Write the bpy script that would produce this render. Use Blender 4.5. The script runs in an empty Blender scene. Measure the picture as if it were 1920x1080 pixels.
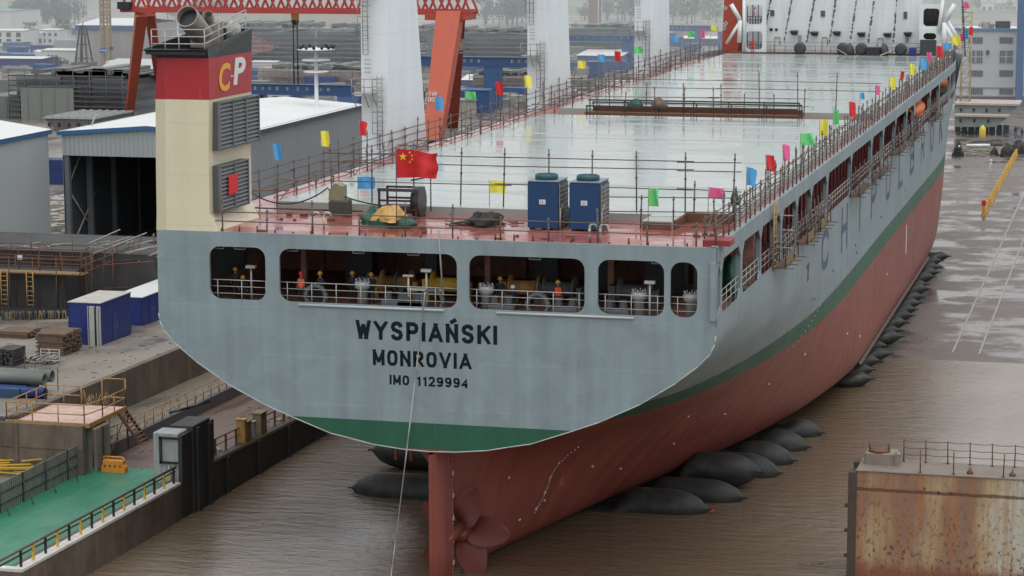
import bpy, bmesh, math, random
from mathutils import Vector, Matrix
random.seed(7)
SC = bpy.context.scene
COL = SC.collection
rad = math.radians

# ------------------------------------------------------------------ camera
CAM = (37.83, -125.77, 37.58); YAW, PIT, ROL, FOC = .2570, .1538, -.0023, 4500.0
_fw = Vector((-math.sin(YAW)*math.cos(PIT), math.cos(YAW)*math.cos(PIT), -math.sin(PIT)))
_r0 = Vector((math.cos(YAW), math.sin(YAW), 0)); _u0 = _r0.cross(_fw)
_rt = _r0*math.cos(ROL) + _u0*math.sin(ROL); _up = -_r0*math.sin(ROL) + _u0*math.cos(ROL)
_cam = bpy.data.cameras.new('camera'); cam = bpy.data.objects.new('camera', _cam); COL.objects.link(cam)
_cam.sensor_width = 36; _cam.lens = FOC/1920*36; _cam.clip_start = 1; _cam.clip_end = 9000
_m = Matrix((( _rt.x,_up.x,-_fw.x,CAM[0]),(_rt.y,_up.y,-_fw.y,CAM[1]),(_rt.z,_up.z,-_fw.z,CAM[2]),(0,0,0,1)))
cam.matrix_world = _m; SC.camera = cam
# measuring helpers: where a sight line of the survey photograph meets a plane of the site
CV = Vector(CAM)
def ray(px, py): return _rt*((px-960)/FOC) - _up*((py-540)/FOC) + _fw
def onx(px, py, x): d = ray(px,py); return CV + d*((x-CV.x)/d.x)
def ony(px, py, y): d = ray(px,py); return CV + d*((y-CV.y)/d.y)
def onz(px, py, z): d = ray(px,py); return CV + d*((z-CV.z)/d.z)
SL = 1/68.0
YARD = 5.3
def gp(px, py, z0=YARD):
    d = ray(px,py); t = (z0-SL*CV.y-CV.z)/(d.z+SL*d.y); return CV + d*t
def gz(y, z0=YARD): return z0 - SL*y
def proj(p):
    d = Vector(p)-CV; w = d.dot(_fw); return (960+FOC*d.dot(_rt)/w, 540-FOC*d.dot(_up)/w, FOC/w)
def zat(x, y, py):
    lo, hi = -60, 400
    for _ in range(50):
        m = (lo+hi)/2
        if proj((x,y,m))[1] > py: lo = m
        else: hi = m
    return lo

# ------------------------------------------------------------------ materials
MATS = {}
def nmat(name):
    m = bpy.data.materials.new(name); m.use_nodes = True; nt = m.node_tree
    b = nt.nodes['Principled BSDF']; MATS[name] = m; return m, nt, b
def N(nt, t, **k):
    n = nt.nodes.new(t)
    for a, v in k.items(): setattr(n, a, v)
    return n
def mixc(nt, fac, a, b, mode='MIX'):
    n = N(nt, 'ShaderNodeMix', data_type='RGBA', blend_type=mode)
    for s, v in ((0,fac),(6,a),(7,b)):
        if isinstance(v, bpy.types.NodeSocket): nt.links.new(v, n.inputs[s])
        elif s == 0: n.inputs[0].default_value = v
        else: n.inputs[s].default_value = (*v, 1) if len(v) == 3 else v
    return n.outputs[2]
def mth(nt, op, a, b=0.0, clamp=False):
    n = N(nt, 'ShaderNodeMath', operation=op, use_clamp=clamp)
    for i, v in ((0,a),(1,b)):
        if isinstance(v, bpy.types.NodeSocket): nt.links.new(v, n.inputs[i])
        else: n.inputs[i].default_value = v
    return n.outputs[0]
def noise(nt, scale=(1,1,1), detail=4, rough=.55, s=1.0, loc=(0,0,0), src=None):
    if src is None: src = N(nt, 'ShaderNodeNewGeometry').outputs['Position']
    mp = N(nt, 'ShaderNodeMapping'); mp.inputs['Scale'].default_value = scale; mp.inputs['Location'].default_value = loc
    nt.links.new(src, mp.inputs['Vector'])
    n = N(nt, 'ShaderNodeTexNoise'); n.inputs['Scale'].default_value = s; n.inputs['Detail'].default_value = detail; n.inputs['Roughness'].default_value = rough
    nt.links.new(mp.outputs[0], n.inputs['Vector']); return n.outputs['Fac']
def ramp(nt, fac, stops, interp='LINEAR'):
    r = N(nt, 'ShaderNodeValToRGB'); r.color_ramp.interpolation = interp
    e = r.color_ramp.elements
    while len(e) < len(stops): e.new(.5)
    for i, (p, c) in enumerate(stops):
        e[i].position = p; e[i].color = (*c, 1) if len(c) == 3 else c
    nt.links.new(fac, r.inputs[0]); return r.outputs[0]
def bump(nt, b, h, strength=.2, dist=.1):
    n = N(nt, 'ShaderNodeBump'); n.inputs['Strength'].default_value = strength; n.inputs['Distance'].default_value = dist
    nt.links.new(h, n.inputs['Height']); nt.links.new(n.outputs[0], b.inputs['Normal']); return n
def pos(nt):
    g = N(nt, 'ShaderNodeNewGeometry'); s = N(nt, 'ShaderNodeSeparateXYZ'); nt.links.new(g.outputs['Position'], s.inputs[0]); return g, s
def setc(nt, b, v):
    if isinstance(v, bpy.types.NodeSocket): nt.links.new(v, b.inputs['Base Color'])
    else: b.inputs['Base Color'].default_value = (*v, 1)

def paint(name, col, rough=.5, var=.18, scale=.6, dirt=None, dirt_amt=.5, streak=False, metal=0.0, bmp=.0, rvar=.15, spec=.5):
    """weathered paint: low-frequency tone drift, optional dirt / rust runs"""
    if name in MATS: return MATS[name]
    m, nt, b = nmat(name)
    n1 = noise(nt, (1,1,1), 5, .6, scale)
    f = mth(nt, 'ADD', mth(nt, 'MULTIPLY', mth(nt, 'SUBTRACT', n1, .5), var*2.4), 1.0)
    comb = N(nt, 'ShaderNodeCombineColor'); [nt.links.new(f, comb.inputs[i]) for i in range(3)]
    c = mixc(nt, 1.0, col, comb.outputs[0], 'MULTIPLY')
    if dirt is not None:
        sc = (scale*3, scale*3, scale*.35) if streak else (scale*1.6,)*3
        n2 = noise(nt, sc, 6, .65, 1.0, (13.1,4.2,7.7))
        msk = ramp(nt, n2, [(.5,(0,0,0)),(.72,(1,1,1))])
        c = mixc(nt, mth(nt, 'MULTIPLY', msk, dirt_amt), c, dirt)
    if name in ('crane_white','white_paint','funnel_cream','funnel_red'):
        g,s=pos(nt); l=mth(nt,'LESS_THAN',mth(nt,'PINGPONG',s.outputs[2],1.45),.018); l2=mth(nt,'LESS_THAN',mth(nt,'PINGPONG',s.outputs[1],2.6),.018)
        c=mixc(nt,mth(nt,'MULTIPLY',mth(nt,'MAXIMUM',l,l2),.35),c,tuple(x*.55 for x in col))
        gr=ramp(nt,noise(nt,(1.6,1.6,.12),6,.7,1.0,(4,9,2)),[(.58,(0,0,0)),(.75,(1,1,1))]); c=mixc(nt,mth(nt,'MULTIPLY',gr,.3),c,(.34,.30,.25))
    setc(nt, b, c)
    n3 = noise(nt, (1,1,1), 3, .5, scale*2.3, (5,9,2))
    nt.links.new(mth(nt, 'ADD', mth(nt, 'MULTIPLY', mth(nt,'SUBTRACT',n3,.5), rvar*2), rough, True), b.inputs['Roughness'])
    b.inputs['Metallic'].default_value = metal; b.inputs['Specular IOR Level'].default_value = spec
    if bmp: bump(nt, b, noise(nt, (1,1,1), 6, .6, scale*6), bmp, .05)
    return m
def ribbed(name, col, axis=0, pitch=.25, rough=.5, depth=.06, var=.12, dirt=None, amt=.3, scale=.25):
    """corrugated sheet: ribs as bump along one axis"""
    if name in MATS: return MATS[name]
    m, nt, b = nmat(name)
    g, s = pos(nt)
    w = mth(nt, 'SINE', mth(nt, 'MULTIPLY', s.outputs[axis], 2*math.pi/pitch))
    n1 = noise(nt, (1,1,.3), 5, .6, scale)
    f = mth(nt, 'ADD', mth(nt, 'MULTIPLY', mth(nt,'SUBTRACT',n1,.5), var*2.4), mth(nt, 'ADD', mth(nt,'MULTIPLY',w,.05), 1.0))
    comb = N(nt, 'ShaderNodeCombineColor'); [nt.links.new(f, comb.inputs[i]) for i in range(3)]
    c = mixc(nt, 1.0, col, comb.outputs[0], 'MULTIPLY')
    if dirt is not None:
        msk = ramp(nt, noise(nt, (scale*6,scale*6,scale), 6, .65, 1, (3,8,1)), [(.5,(0,0,0)),(.75,(1,1,1))])
        c = mixc(nt, mth(nt,'MULTIPLY',msk,amt), c, dirt)
    setc(nt, b, c); b.inputs['Roughness'].default_value = rough
    bump(nt, b, w, .6, depth); return m

# ------------------------------------------------------------------ mesh builder
class MB:
    def __init__(s): s.v = []; s.f = []; s.sm = []
    def add(s, vs, fs, smooth=False):
        o = len(s.v); s.v += [tuple(v) for v in vs]; s.f += [tuple(i+o for i in f) for f in fs]; s.sm += [smooth]*len(fs); return s
    def box(s, x0,x1,y0,y1,z0,z1):
        if x0>x1: x0,x1=x1,x0
        if y0>y1: y0,y1=y1,y0
        if z0>z1: z0,z1=z1,z0
        return s.add([(x0,y0,z0),(x1,y0,z0),(x1,y1,z0),(x0,y1,z0),(x0,y0,z1),(x1,y0,z1),(x1,y1,z1),(x0,y1,z1)],
            [(0,3,2,1),(4,5,6,7),(0,1,5,4),(1,2,6,5),(2,3,7,6),(3,0,4,7)])
    def bbox(s, x0,x1,y0,y1,z0,z1,b=.05):
        """box with chamfered vertical and top edges"""
        pts=[(x0+b,y0),(x1-b,y0),(x1,y0+b),(x1,y1-b),(x1-b,y1),(x0+b,y1),(x0,y1-b),(x0,y0+b)]
        cx,cy=(x0+x1)/2,(y0+y1)/2
        top=[(cx+(p[0]-cx)*(1-2*b/max(.01,abs(x1-x0))),cy+(p[1]-cy)*(1-2*b/max(.01,abs(y1-y0)))) for p in pts]
        v=[(*p,z0) for p in pts]+[(*p,z1-b) for p in pts]+[(*p,z1) for p in top]
        f=[tuple(range(7,-1,-1)),tuple(range(16,24))]
        for k in (0,8):
            for i in range(8): j=(i+1)%8; f.append((k+i,k+j,k+8+j,k+8+i))
        return s.add(v,f)
    def obox(s, c, sz, rz=0.0, rx=0.0, ry=0.0):
        M = Matrix.Rotation(rz,3,'Z') @ Matrix.Rotation(ry,3,'Y') @ Matrix.Rotation(rx,3,'X'); hx,hy,hz=[a/2 for a in sz]; c=Vector(c)
        vs=[c+M@Vector((x,y,z)) for z in (-hz,hz) for x,y in ((-hx,-hy),(hx,-hy),(hx,hy),(-hx,hy))]
        return s.add(vs,[(0,3,2,1),(4,5,6,7),(0,1,5,4),(1,2,6,5),(2,3,7,6),(3,0,4,7)])
    def beam(s, p, q, w, h=None, w2=None, h2=None):
        p,q=Vector(p),Vector(q); h=h or w; w2=w2 or w; h2=h2 or h; d=(q-p).normalized()
        a=Vector((0,0,1)) if abs(d.z)<.95 else Vector((0,1,0))
        sx=d.cross(a).normalized(); sy=sx.cross(d)
        vs=[p+sx*(i*w/2)+sy*(j*h/2) for i,j in ((-1,-1),(1,-1),(1,1),(-1,1))]+[q+sx*(i*w2/2)+sy*(j*h2/2) for i,j in ((-1,-1),(1,-1),(1,1),(-1,1))]
        return s.add(vs,[(3,2,1,0),(4,5,6,7),(0,1,5,4),(1,2,6,5),(2,3,7,6),(3,0,4,7)])
    def tube(s, p, q, r, r2=None, n=6, caps=True):
        p,q=Vector(p),Vector(q); r2=r if r2 is None else r2; d=(q-p).normalized()
        a=Vector((0,0,1)) if abs(d.z)<.95 else Vector((0,1,0)); u=d.cross(a).normalized(); w=u.cross(d)
        vs=[]
        for c,rr in ((p,r),(q,r2)):
            for i in range(n): t=2*math.pi*i/n; vs.append(c+(u*math.cos(t)+w*math.sin(t))*rr)
        s.add(vs,[(i,i+n,(i+1)%n+n,(i+1)%n) for i in range(n)],True)
        if caps: s.add(vs,[tuple(range(n)),tuple(range(2*n-1,n-1,-1))])
        return s
    def path(s, pts, r, n=5):
        for a,b in zip(pts,pts[1:]): s.tube(a,b,r,n=n)
        return s
    def lathe(s, prof, c, axis='Z', n=16, smooth=True, sx=1, sy=1):
        c=Vector(c); vs=[]; fs=[]
        for r,h in prof:
            for i in range(n):
                t=2*math.pi*i/n; a,b=r*math.cos(t)*sx,r*math.sin(t)*sy
                vs.append(c+Vector({'Z':(a,b,h),'X':(h,a,b),'Y':(a,h,b)}[axis]))
        for k in range(len(prof)-1):
            for i in range(n): j=(i+1)%n; fs.append((k*n+i,k*n+j,(k+1)*n+j,(k+1)*n+i))
        s.add(vs,fs,smooth); s.add(vs,[tuple(range(n-1,-1,-1)),tuple(range(len(vs)-n,len(vs)))]); return s
    def prism(s, pts, plane, a, b):
        """polygon pts in 'XZ'|'YZ'|'XY' extruded a..b along the third axis"""
        mk={'XZ':lambda p,t:(p[0],t,p[1]),'YZ':lambda p,t:(t,p[0],p[1]),'XY':lambda p,t:(p[0],p[1],t)}[plane]
        n=len(pts); vs=[mk(p,a) for p in pts]+[mk(p,b) for p in pts]
        return s.add(vs,[tuple(range(n)),tuple(range(2*n-1,n-1,-1))]+[(i,(i+1)%n,(i+1)%n+n,i+n) for i in range(n)])
    def quad(s, *p): return s.add(p,[tuple(range(len(p)))])
    def grid(s, rows, smooth=True):
        n=len(rows[0]); vs=[p for r in rows for p in r]
        return s.add(vs,[(i*n+j,i*n+j+1,(i+1)*n+j+1,(i+1)*n+j) for i in range(len(rows)-1) for j in range(n-1)],smooth)
    def mesh(s, name, mat=None, o=(0,0,0), fix=True):
        me=bpy.data.meshes.new(name); o=Vector(o)
        me.from_pydata([Vector(v)-o for v in s.v],[],s.f)
        me.polygons.foreach_set('use_smooth',s.sm)
        if fix:
            bm=bmesh.new(); bm.from_mesh(me); bmesh.ops.remove_doubles(bm,verts=bm.verts,dist=1e-4) if any(s.sm) else None
            bmesh.ops.recalc_face_normals(bm,faces=bm.faces); bm.to_mesh(me); bm.free()
        if mat is not None: me.materials.append(mat)
        me.update(); return me
ORG = {}
def tag(o, label=None, cat=None, group=None, kind=None):
    if label: o['label']=label
    if cat: o['category']=cat
    if group: o['group']=group
    if kind: o['kind']=kind
    return o
def thing(name, label, cat, loc=(0,0,0), group=None, rz=0.0):
    o=bpy.data.objects.new(name,None); COL.objects.link(o); o.location=loc; o.rotation_euler[2]=rz; o.empty_display_size=.5
    ORG[o.name]=Vector(loc); return tag(o,label,cat,group)
def part(mb, name, mat, parent, label=None, fix=True, mark=None):
    """world-space mesh linked under its thing (or under a part of it)"""
    o=bpy.data.objects.new(name, mb.mesh(name,mat,ORG[parent.name],fix)); COL.objects.link(o); o.parent=parent
    ORG[o.name]=ORG[parent.name]
    if label: o['label']=label
    return o
def single(mb, name, mat, label, cat, loc, group=None):
    o=bpy.data.objects.new(name, mb.mesh(name,mat,loc)); COL.objects.link(o); o.location=loc; ORG[o.name]=Vector(loc)
    return tag(o,label,cat,group)
def struct(mb, name, mat, fix=True, kind='structure'):
    o=bpy.data.objects.new(name, mb.mesh(name,mat,(0,0,0),fix)); COL.objects.link(o); o['kind']=kind; ORG[o.name]=Vector((0,0,0)); return o
def link(name, me, parent=None, loc=(0,0,0), rot=(0,0,0), scl=(1,1,1)):
    o=bpy.data.objects.new(name,me); COL.objects.link(o); o.location=loc; o.rotation_euler=rot; o.scale=scl
    if parent is not None: o.parent=parent; ORG[o.name]=ORG[parent.name]
    return o
def dup(root, loc, rz=None, label=None, group=None):
    r=root.copy(); COL.objects.link(r); r.location=loc
    if rz is not None: r.rotation_euler[2]=rz
    if label: r['label']=label
    if group: r['group']=group
    ORG[r.name]=Vector(loc)
    for ch in list(root.children):
        c=ch.copy(); COL.objects.link(c); c.parent=r
        for g in ch.children:
            d=g.copy(); COL.objects.link(d); d.parent=c
    return r
def curve_mesh(splines, ext):
    """flat outline with holes, thickened; returns verts/faces in the XY plane"""
    cu=bpy.data.curves.new('outline','CURVE'); cu.dimensions='2D'; cu.fill_mode='BOTH'; cu.extrude=ext
    for pts in splines:
        sp=cu.splines.new('POLY'); sp.points.add(len(pts)-1); sp.use_cyclic_u=True
        for i,p in enumerate(pts): sp.points[i].co=(p[0],p[1],0,1)
    return _eval_curve(cu)
def _eval_curve(cu):
    ob=bpy.data.objects.new('tmp',cu); COL.objects.link(ob); dg=bpy.context.evaluated_depsgraph_get(); dg.update()
    me=bpy.data.meshes.new_from_object(ob.evaluated_get(dg)); v=[tuple(x.co) for x in me.vertices]; f=[tuple(p.vertices) for p in me.polygons]
    bpy.data.objects.remove(ob); bpy.data.meshes.remove(me); bpy.data.curves.remove(cu); return v,f
def text_mesh(txt, bold=0.0, ext=.01, shear=0.0, space=1.0):
    """lettering: returns verts (x,y), faces, bounds"""
    cu=bpy.data.curves.new('letters','FONT'); cu.body=txt; cu.size=1; cu.offset=bold; cu.extrude=ext; cu.shear=shear; cu.space_character=space; cu.resolution_u=4
    v,f=_eval_curve(cu)
    xs=[p[0] for p in v]; ys=[p[1] for p in v]; return v,f,(min(xs),max(xs),min(ys),max(ys))
def letters(txt, fit, to3d, bold=.0, ext=.01, shear=0.0, space=1.0):
    """fit=(u0,u1,v0,v1); to3d(u,v,w) -> point"""
    v,f,b=text_mesh(txt,bold,ext,shear,space); mb=MB()
    su=(fit[1]-fit[0])/(b[1]-b[0]); sv=(fit[3]-fit[2])/(b[3]-b[2])
    mb.add([to3d(fit[0]+(p[0]-b[0])*su, fit[2]+(p[1]-b[2])*sv, p[2]) for p in v], f); return mb
GLY={'W':(1.1,[[(0,1),(.25,0)],[(.25,0),(.5,.86)],[(.5,.86),(.75,0)],[(.75,0),(1,1)]]),'Y':(.95,[[(0,1),(.5,.46),(1,1)],[(.5,.5),(.5,0)]]),
'S':(.85,[[(.97,.76),(.87,.93),(.66,1),(.34,1),(.11,.92),(.03,.75),(.14,.59),(.5,.51),(.86,.42),(.97,.25),(.89,.08),(.66,0),(.34,0),(.11,.08),(.02,.24)]]),
'P':(.82,[[(0,0),(0,1),(.68,1),(.92,.91),(1,.73),(.92,.55),(.68,.46),(.05,.46)]]),'I':(.0,[[(0,0),(0,1)]]),'A':(.98,[[(0,0),(.5,1)],[(.5,1),(1,0)],[(.2,.26),(.8,.26)]]),
'N':(.82,[[(0,0),(0,1)],[(0,1),(1,0)],[(1,0),(1,1)]]),'Ń':(.82,[[(0,0),(0,1)],[(0,1),(1,0)],[(1,0),(1,1)],[(.30,1.19),(1.0,1.42)]]),'K':(.85,[[(0,0),(0,1)],[(1,1),(.06,.40)],[(.36,.60),(1,0)]]),
'M':(.98,[[(0,0),(0,1)],[(0,1),(.5,.12)],[(.5,.12),(1,1)],[(1,1),(1,0)]]),'O':(.82,[[(.5,0),(.24,.02),(.06,.16),(0,.36),(0,.64),(.06,.84),(.24,.98),(.5,1),(.76,.98),(.94,.84),(1,.64),(1,.36),(.94,.16),(.76,.02),(.5,0)]]),
'R':(.82,[[(0,0),(0,1),(.68,1),(.92,.91),(1,.74),(.92,.57),(.68,.48),(.05,.48)],[(.5,.46),(1,0)]]),'V':(.95,[[(0,1),(.5,0)],[(.5,0),(1,1)]]),
'C':(.82,[[(1,.72),(.92,.9),(.7,1),(.3,1),(.07,.87),(0,.66),(0,.34),(.07,.13),(.3,0),(.7,0),(.92,.1),(1,.28)]]),'H':(.82,[[(0,0),(0,1)],[(1,0),(1,1)],[(.05,.5),(.95,.5)]]),
'L':(.7,[[(0,1),(0,0),(1,0)]]),'B':(.8,[[(.1,.53),(.68,.53),(.93,.64),(.95,.86),(.68,1),(0,1),(0,0),(.72,0),(1,.13),(1,.4),(.7,.52)]]),
'1':(.4,[[(0,.74),(.9,1),(.9,0)]]),'2':(.8,[[(.02,.72),(.1,.92),(.34,1),(.66,1),(.92,.9),(.98,.7),(.86,.48),(.04,.0),(1,0)]]),
'9':(.8,[[(.04,.16),(.14,.04),(.4,0),(.66,.01),(.9,.16),(1,.46),(1,.74),(.86,.94),(.5,1),(.15,.95),(0,.74),(.1,.52),(.45,.42),(.8,.48),(.97,.62)]]),'4':(.85,[[(.75,0),(.75,1),(0,.26),(1,.26)]]),' ':(.35,[])}
def stroke_text(txt,u0,u1,v0,v1,sw,to3d,gap=.17,th=.01):
    """sign-painter's block letters: even strokes with mitred corners"""
    h=v1-v0; tot=sum(GLY[c][0] for c in txt); sp=h*gap; nl=len(txt); k=(u1-u0-nl*sw-(nl-1)*sp)/max(tot,.01); mb=MB(); u=u0+sw/2; lay=0
    for c in txt:
        w,pl=GLY[c]
        for p in pl:
            pts=[(u+x*w*k, v0+sw/2+y*(h-sw)) for x,y in p]; n=len(pts)
            if math.dist(pts[0],pts[-1])>1e-6:
                for e,o2 in ((0,1),(-1,-2)):
                    if p[e][1] in (0,1): 
                        dd=Vector((pts[e][0]-pts[o2][0],pts[e][1]-pts[o2][1])).normalized(); pts[e]=(pts[e][0]+dd.x*sw*.62,pts[e][1]+dd.y*sw*.62)
            n=len(pts); L=[];R_=[]; closed=math.dist(pts[0],pts[-1])<1e-6
            for i in range(n):
                a=pts[i-1] if i>0 else (pts[n-2] if closed else None); b=pts[i+1] if i<n-1 else (pts[1] if closed else None); q=pts[i]
                d1=None if a is None else Vector((q[0]-a[0],q[1]-a[1])).normalized(); d2=None if b is None else Vector((b[0]-q[0],b[1]-q[1])).normalized()
                if d1 is None: d1=d2
                if d2 is None: d2=d1
                n1=Vector((-d1.y,d1.x)); n2=Vector((-d2.y,d2.x)); mm=(n1+n2); 
                mm=mm.normalized() if mm.length>1e-4 else n1
                s_=min(2.2,1/max(.3,mm.dot(n1)))*sw/2; L.append((q[0]+mm.x*s_,q[1]+mm.y*s_)); R_.append((q[0]-mm.x*s_,q[1]-mm.y*s_))
            cl=lambda z:(z[0],min(max(z[1],v0),v1) if c!='Ń' or max(y for x,y in p)<=1 else z[1])
            o=lay*.0012; lay=(lay+1)%5
            vs=[to3d(*cl(z),o) for z in L]+[to3d(*cl(z),o) for z in R_]
            mb.add(vs,[(i,i+1,n+i+1,n+i) for i in range(n-1)])
        u+=w*k+sw+sp
    return mb
def rrect(x0,x1,z0,z1,r,n=5):
    pts=[]
    for cx,cz,a in ((x1-r,z0+r,-90),(x1-r,z1-r,0),(x0+r,z1-r,90),(x0+r,z0+r,180)):
        for i in range(n+1): t=rad(a+90*i/n); pts.append((cx+r*math.cos(t),cz+r*math.sin(t)))
    return pts
def lerp(a,b,t): return a+(b-a)*t
def interp(x, xs, ys):
    """monotone cubic interpolation"""
    n=len(xs)
    if x<=xs[0]: return ys[0]
    if x>=xs[-1]: return ys[-1]
    d=[(ys[i+1]-ys[i])/(xs[i+1]-xs[i]) for i in range(n-1)]
    m=[d[0]]+[0 if d[i-1]*d[i]<=0 else 2*d[i-1]*d[i]/(d[i-1]+d[i]) for i in range(1,n-1)]+[d[-1]]
    i=max(k for k in range(n-1) if xs[k]<=x); h=xs[i+1]-xs[i]; t=(x-xs[i])/h
    return ys[i]*(1+2*t)*(1-t)**2+h*m[i]*t*(1-t)**2+ys[i+1]*t*t*(3-2*t)+h*m[i+1]*t*t*(t-1)
# ------------------------------------------------------------------ named materials
STEEL=paint('galvanised_steel',(.30,.29,.28),.5,.25,1.5,(.16,.08,.045),.7)
SCAF=paint('scaffold_tube',(.11,.095,.085),.6,.3,2.0,(.16,.075,.04),.6)
WHITE=paint('white_paint',(.68,.71,.72),.42,.06,.25,(.42,.40,.36),.35,streak=True)
CRANEW=paint('crane_white',(.72,.76,.79),.4,.05,.15,(.5,.52,.53),.3,streak=True)
RAILW=paint('rail_white',(.40,.41,.39),.5,.12,2)
BLACK=paint('black_paint',(.018,.02,.024),.4,.2,1)
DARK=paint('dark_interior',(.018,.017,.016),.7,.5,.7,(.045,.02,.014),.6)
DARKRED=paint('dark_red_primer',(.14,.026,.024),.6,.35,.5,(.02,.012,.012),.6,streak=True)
YELLOW=paint('yellow_paint',(.62,.40,.05),.5,.2,1.5)
OCHRE=paint('ochre_rail',(.40,.23,.075),.6,.3,2,(.18,.075,.03),.8)
ORANGE=paint('orange_plastic',(.70,.27,.035),.5,.15,1.5)
REDCR=paint('crane_red',(.42,.075,.035),.5,.15,.3,(.25,.07,.04),.35,streak=True)
REDCR2=paint('crane_red_shade',(.30,.05,.03),.5,.15,.3)
BLUECR=paint('crane_blue',(.012,.065,.19),.5,.25,.3)
NAVY=paint('cabin_blue',(.012,.028,.16),.45,.12,.6)
ACBLUE=paint('unit_blue',(.006,.045,.135),.38,.12,1.2)
CREAM=paint('funnel_cream',(.66,.61,.44),.42,.05,.35,(.5,.45,.32),.25,streak=True)
FRED=paint('funnel_red',(.38,.017,.024),.4,.06,.4)
PIPE=paint('exhaust_steel',(.27,.24,.21),.5,.2,1.2,(.15,.11,.08),.5)
LOUV=paint('louvre_grey',(.085,.095,.10),.5,.2,1.5)
CONC=paint('concrete',(.21,.19,.165),.75,.45,.5,(.09,.07,.05),.8,streak=True,bmp=.25)
CONCD=paint('concrete_dark',(.115,.090,.070),.8,.7,.5,(.19,.145,.10),.8,streak=True,bmp=.3)
CONCL=paint('concrete_light',(.33,.31,.28),.7,.2,.6,(.16,.13,.10),.6,streak=True,bmp=.2)
DOCKST=paint('dock_steel',(.030,.032,.036),.55,.35,.4,(.055,.045,.035),.5,streak=True)
RUBBER=paint('airbag_rubber',(.019,.021,.021),.55,.6,.8,(.075,.068,.054),.6,bmp=.15)
RUST=paint('rust_steel',(.13,.06,.032),.75,.35,1,(.06,.03,.02),.6,bmp=.2)
DKSTEEL=paint('dark_steel',(.045,.05,.055),.6,.35,.4,(.09,.055,.035),.5)
GSTEEL=paint('primer_greygreen',(.15,.165,.155),.6,.15,.3,(.08,.075,.065),.5)
ROOFW=paint('roof_white',(.62,.64,.63),.4,.06,.2)
TRIM=paint('trim_blue',(.03,.115,.26),.5,.15,.5)
SHEETX=ribbed('cladding_grey_x',(.34,.37,.37),0,.5)
SHEETY=ribbed('cladding_grey_y',(.27,.295,.31),1,.5)
SHEETL=ribbed('cladding_light',(.40,.43,.44),0,1.1,var=.08)
BOXBLUE=ribbed('container_blue',(.012,.03,.13),1,.3)
GLASS=paint('window_dark',(.03,.035,.04),.12,.2,.5)
WOOD=paint('timber',(.16,.105,.075),.8,.4,1.5,(.07,.045,.035),.7,bmp=.3)
ROPE=paint('rope',(.36,.35,.32),.8,.15,4)
TARPG=paint('tarp_green',(.012,.075,.045),.5,.4,2)
TARPO=paint('tarp_tan',(.5,.30,.10),.6,.3,3)
SKIN=paint('skin',(.32,.17,.11),.6,.1,8)
CLOTHD=paint('cloth_dark',(.022,.025,.035),.85,.3,5)
CLOTHW=paint('cloth_white',(.6,.6,.58),.8,.1,5)
CLOTHR=paint('cloth_red',(.45,.03,.03),.8,.2,5)
VEST=paint('hi_vis_orange',(.85,.09,.03),.6,.1,5)
HELR=paint('helmet_red',(.55,.02,.02),.35,.05,3)
HELY=paint('helmet_yellow',(.48,.29,.04),.35,.05,3)
HELW=paint('helmet_white',(.7,.7,.7),.35,.05,3)
LETTER=paint('letter_black',(.008,.014,.018),.7,.2,3,spec=.12)
LETNAVY=paint('letter_navy',(.095,.125,.19),.6,.3,.6,spec=.2)
MARKW=paint('mark_white',(.62,.52,.48),.6,.3,6)
FLAGC={'red':(.62,.025,.035),'blue':(.08,.36,.72),'green':(.13,.62,.20),'yellow':(.82,.76,.09),'pink':(.75,.12,.32)}
for k,c in FLAGC.items(): FLAGC[k]=paint('flag_'+k,c,.7,.12,4)
CNRED=paint('national_flag_red',(.50,.008,.012),.6,.08,2)
CNYEL=paint('national_flag_yellow',(.80,.52,.03),.6,.05,2)
LEAF=[paint('leaf_%s'%n,c,.7,.35,.4) for n,c in (('dark',(.035,.06,.035)),('mid',(.055,.085,.045)),('pale',(.08,.11,.06)))]
BARK=paint('bark',(.09,.065,.045),.9,.2,3)

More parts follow.
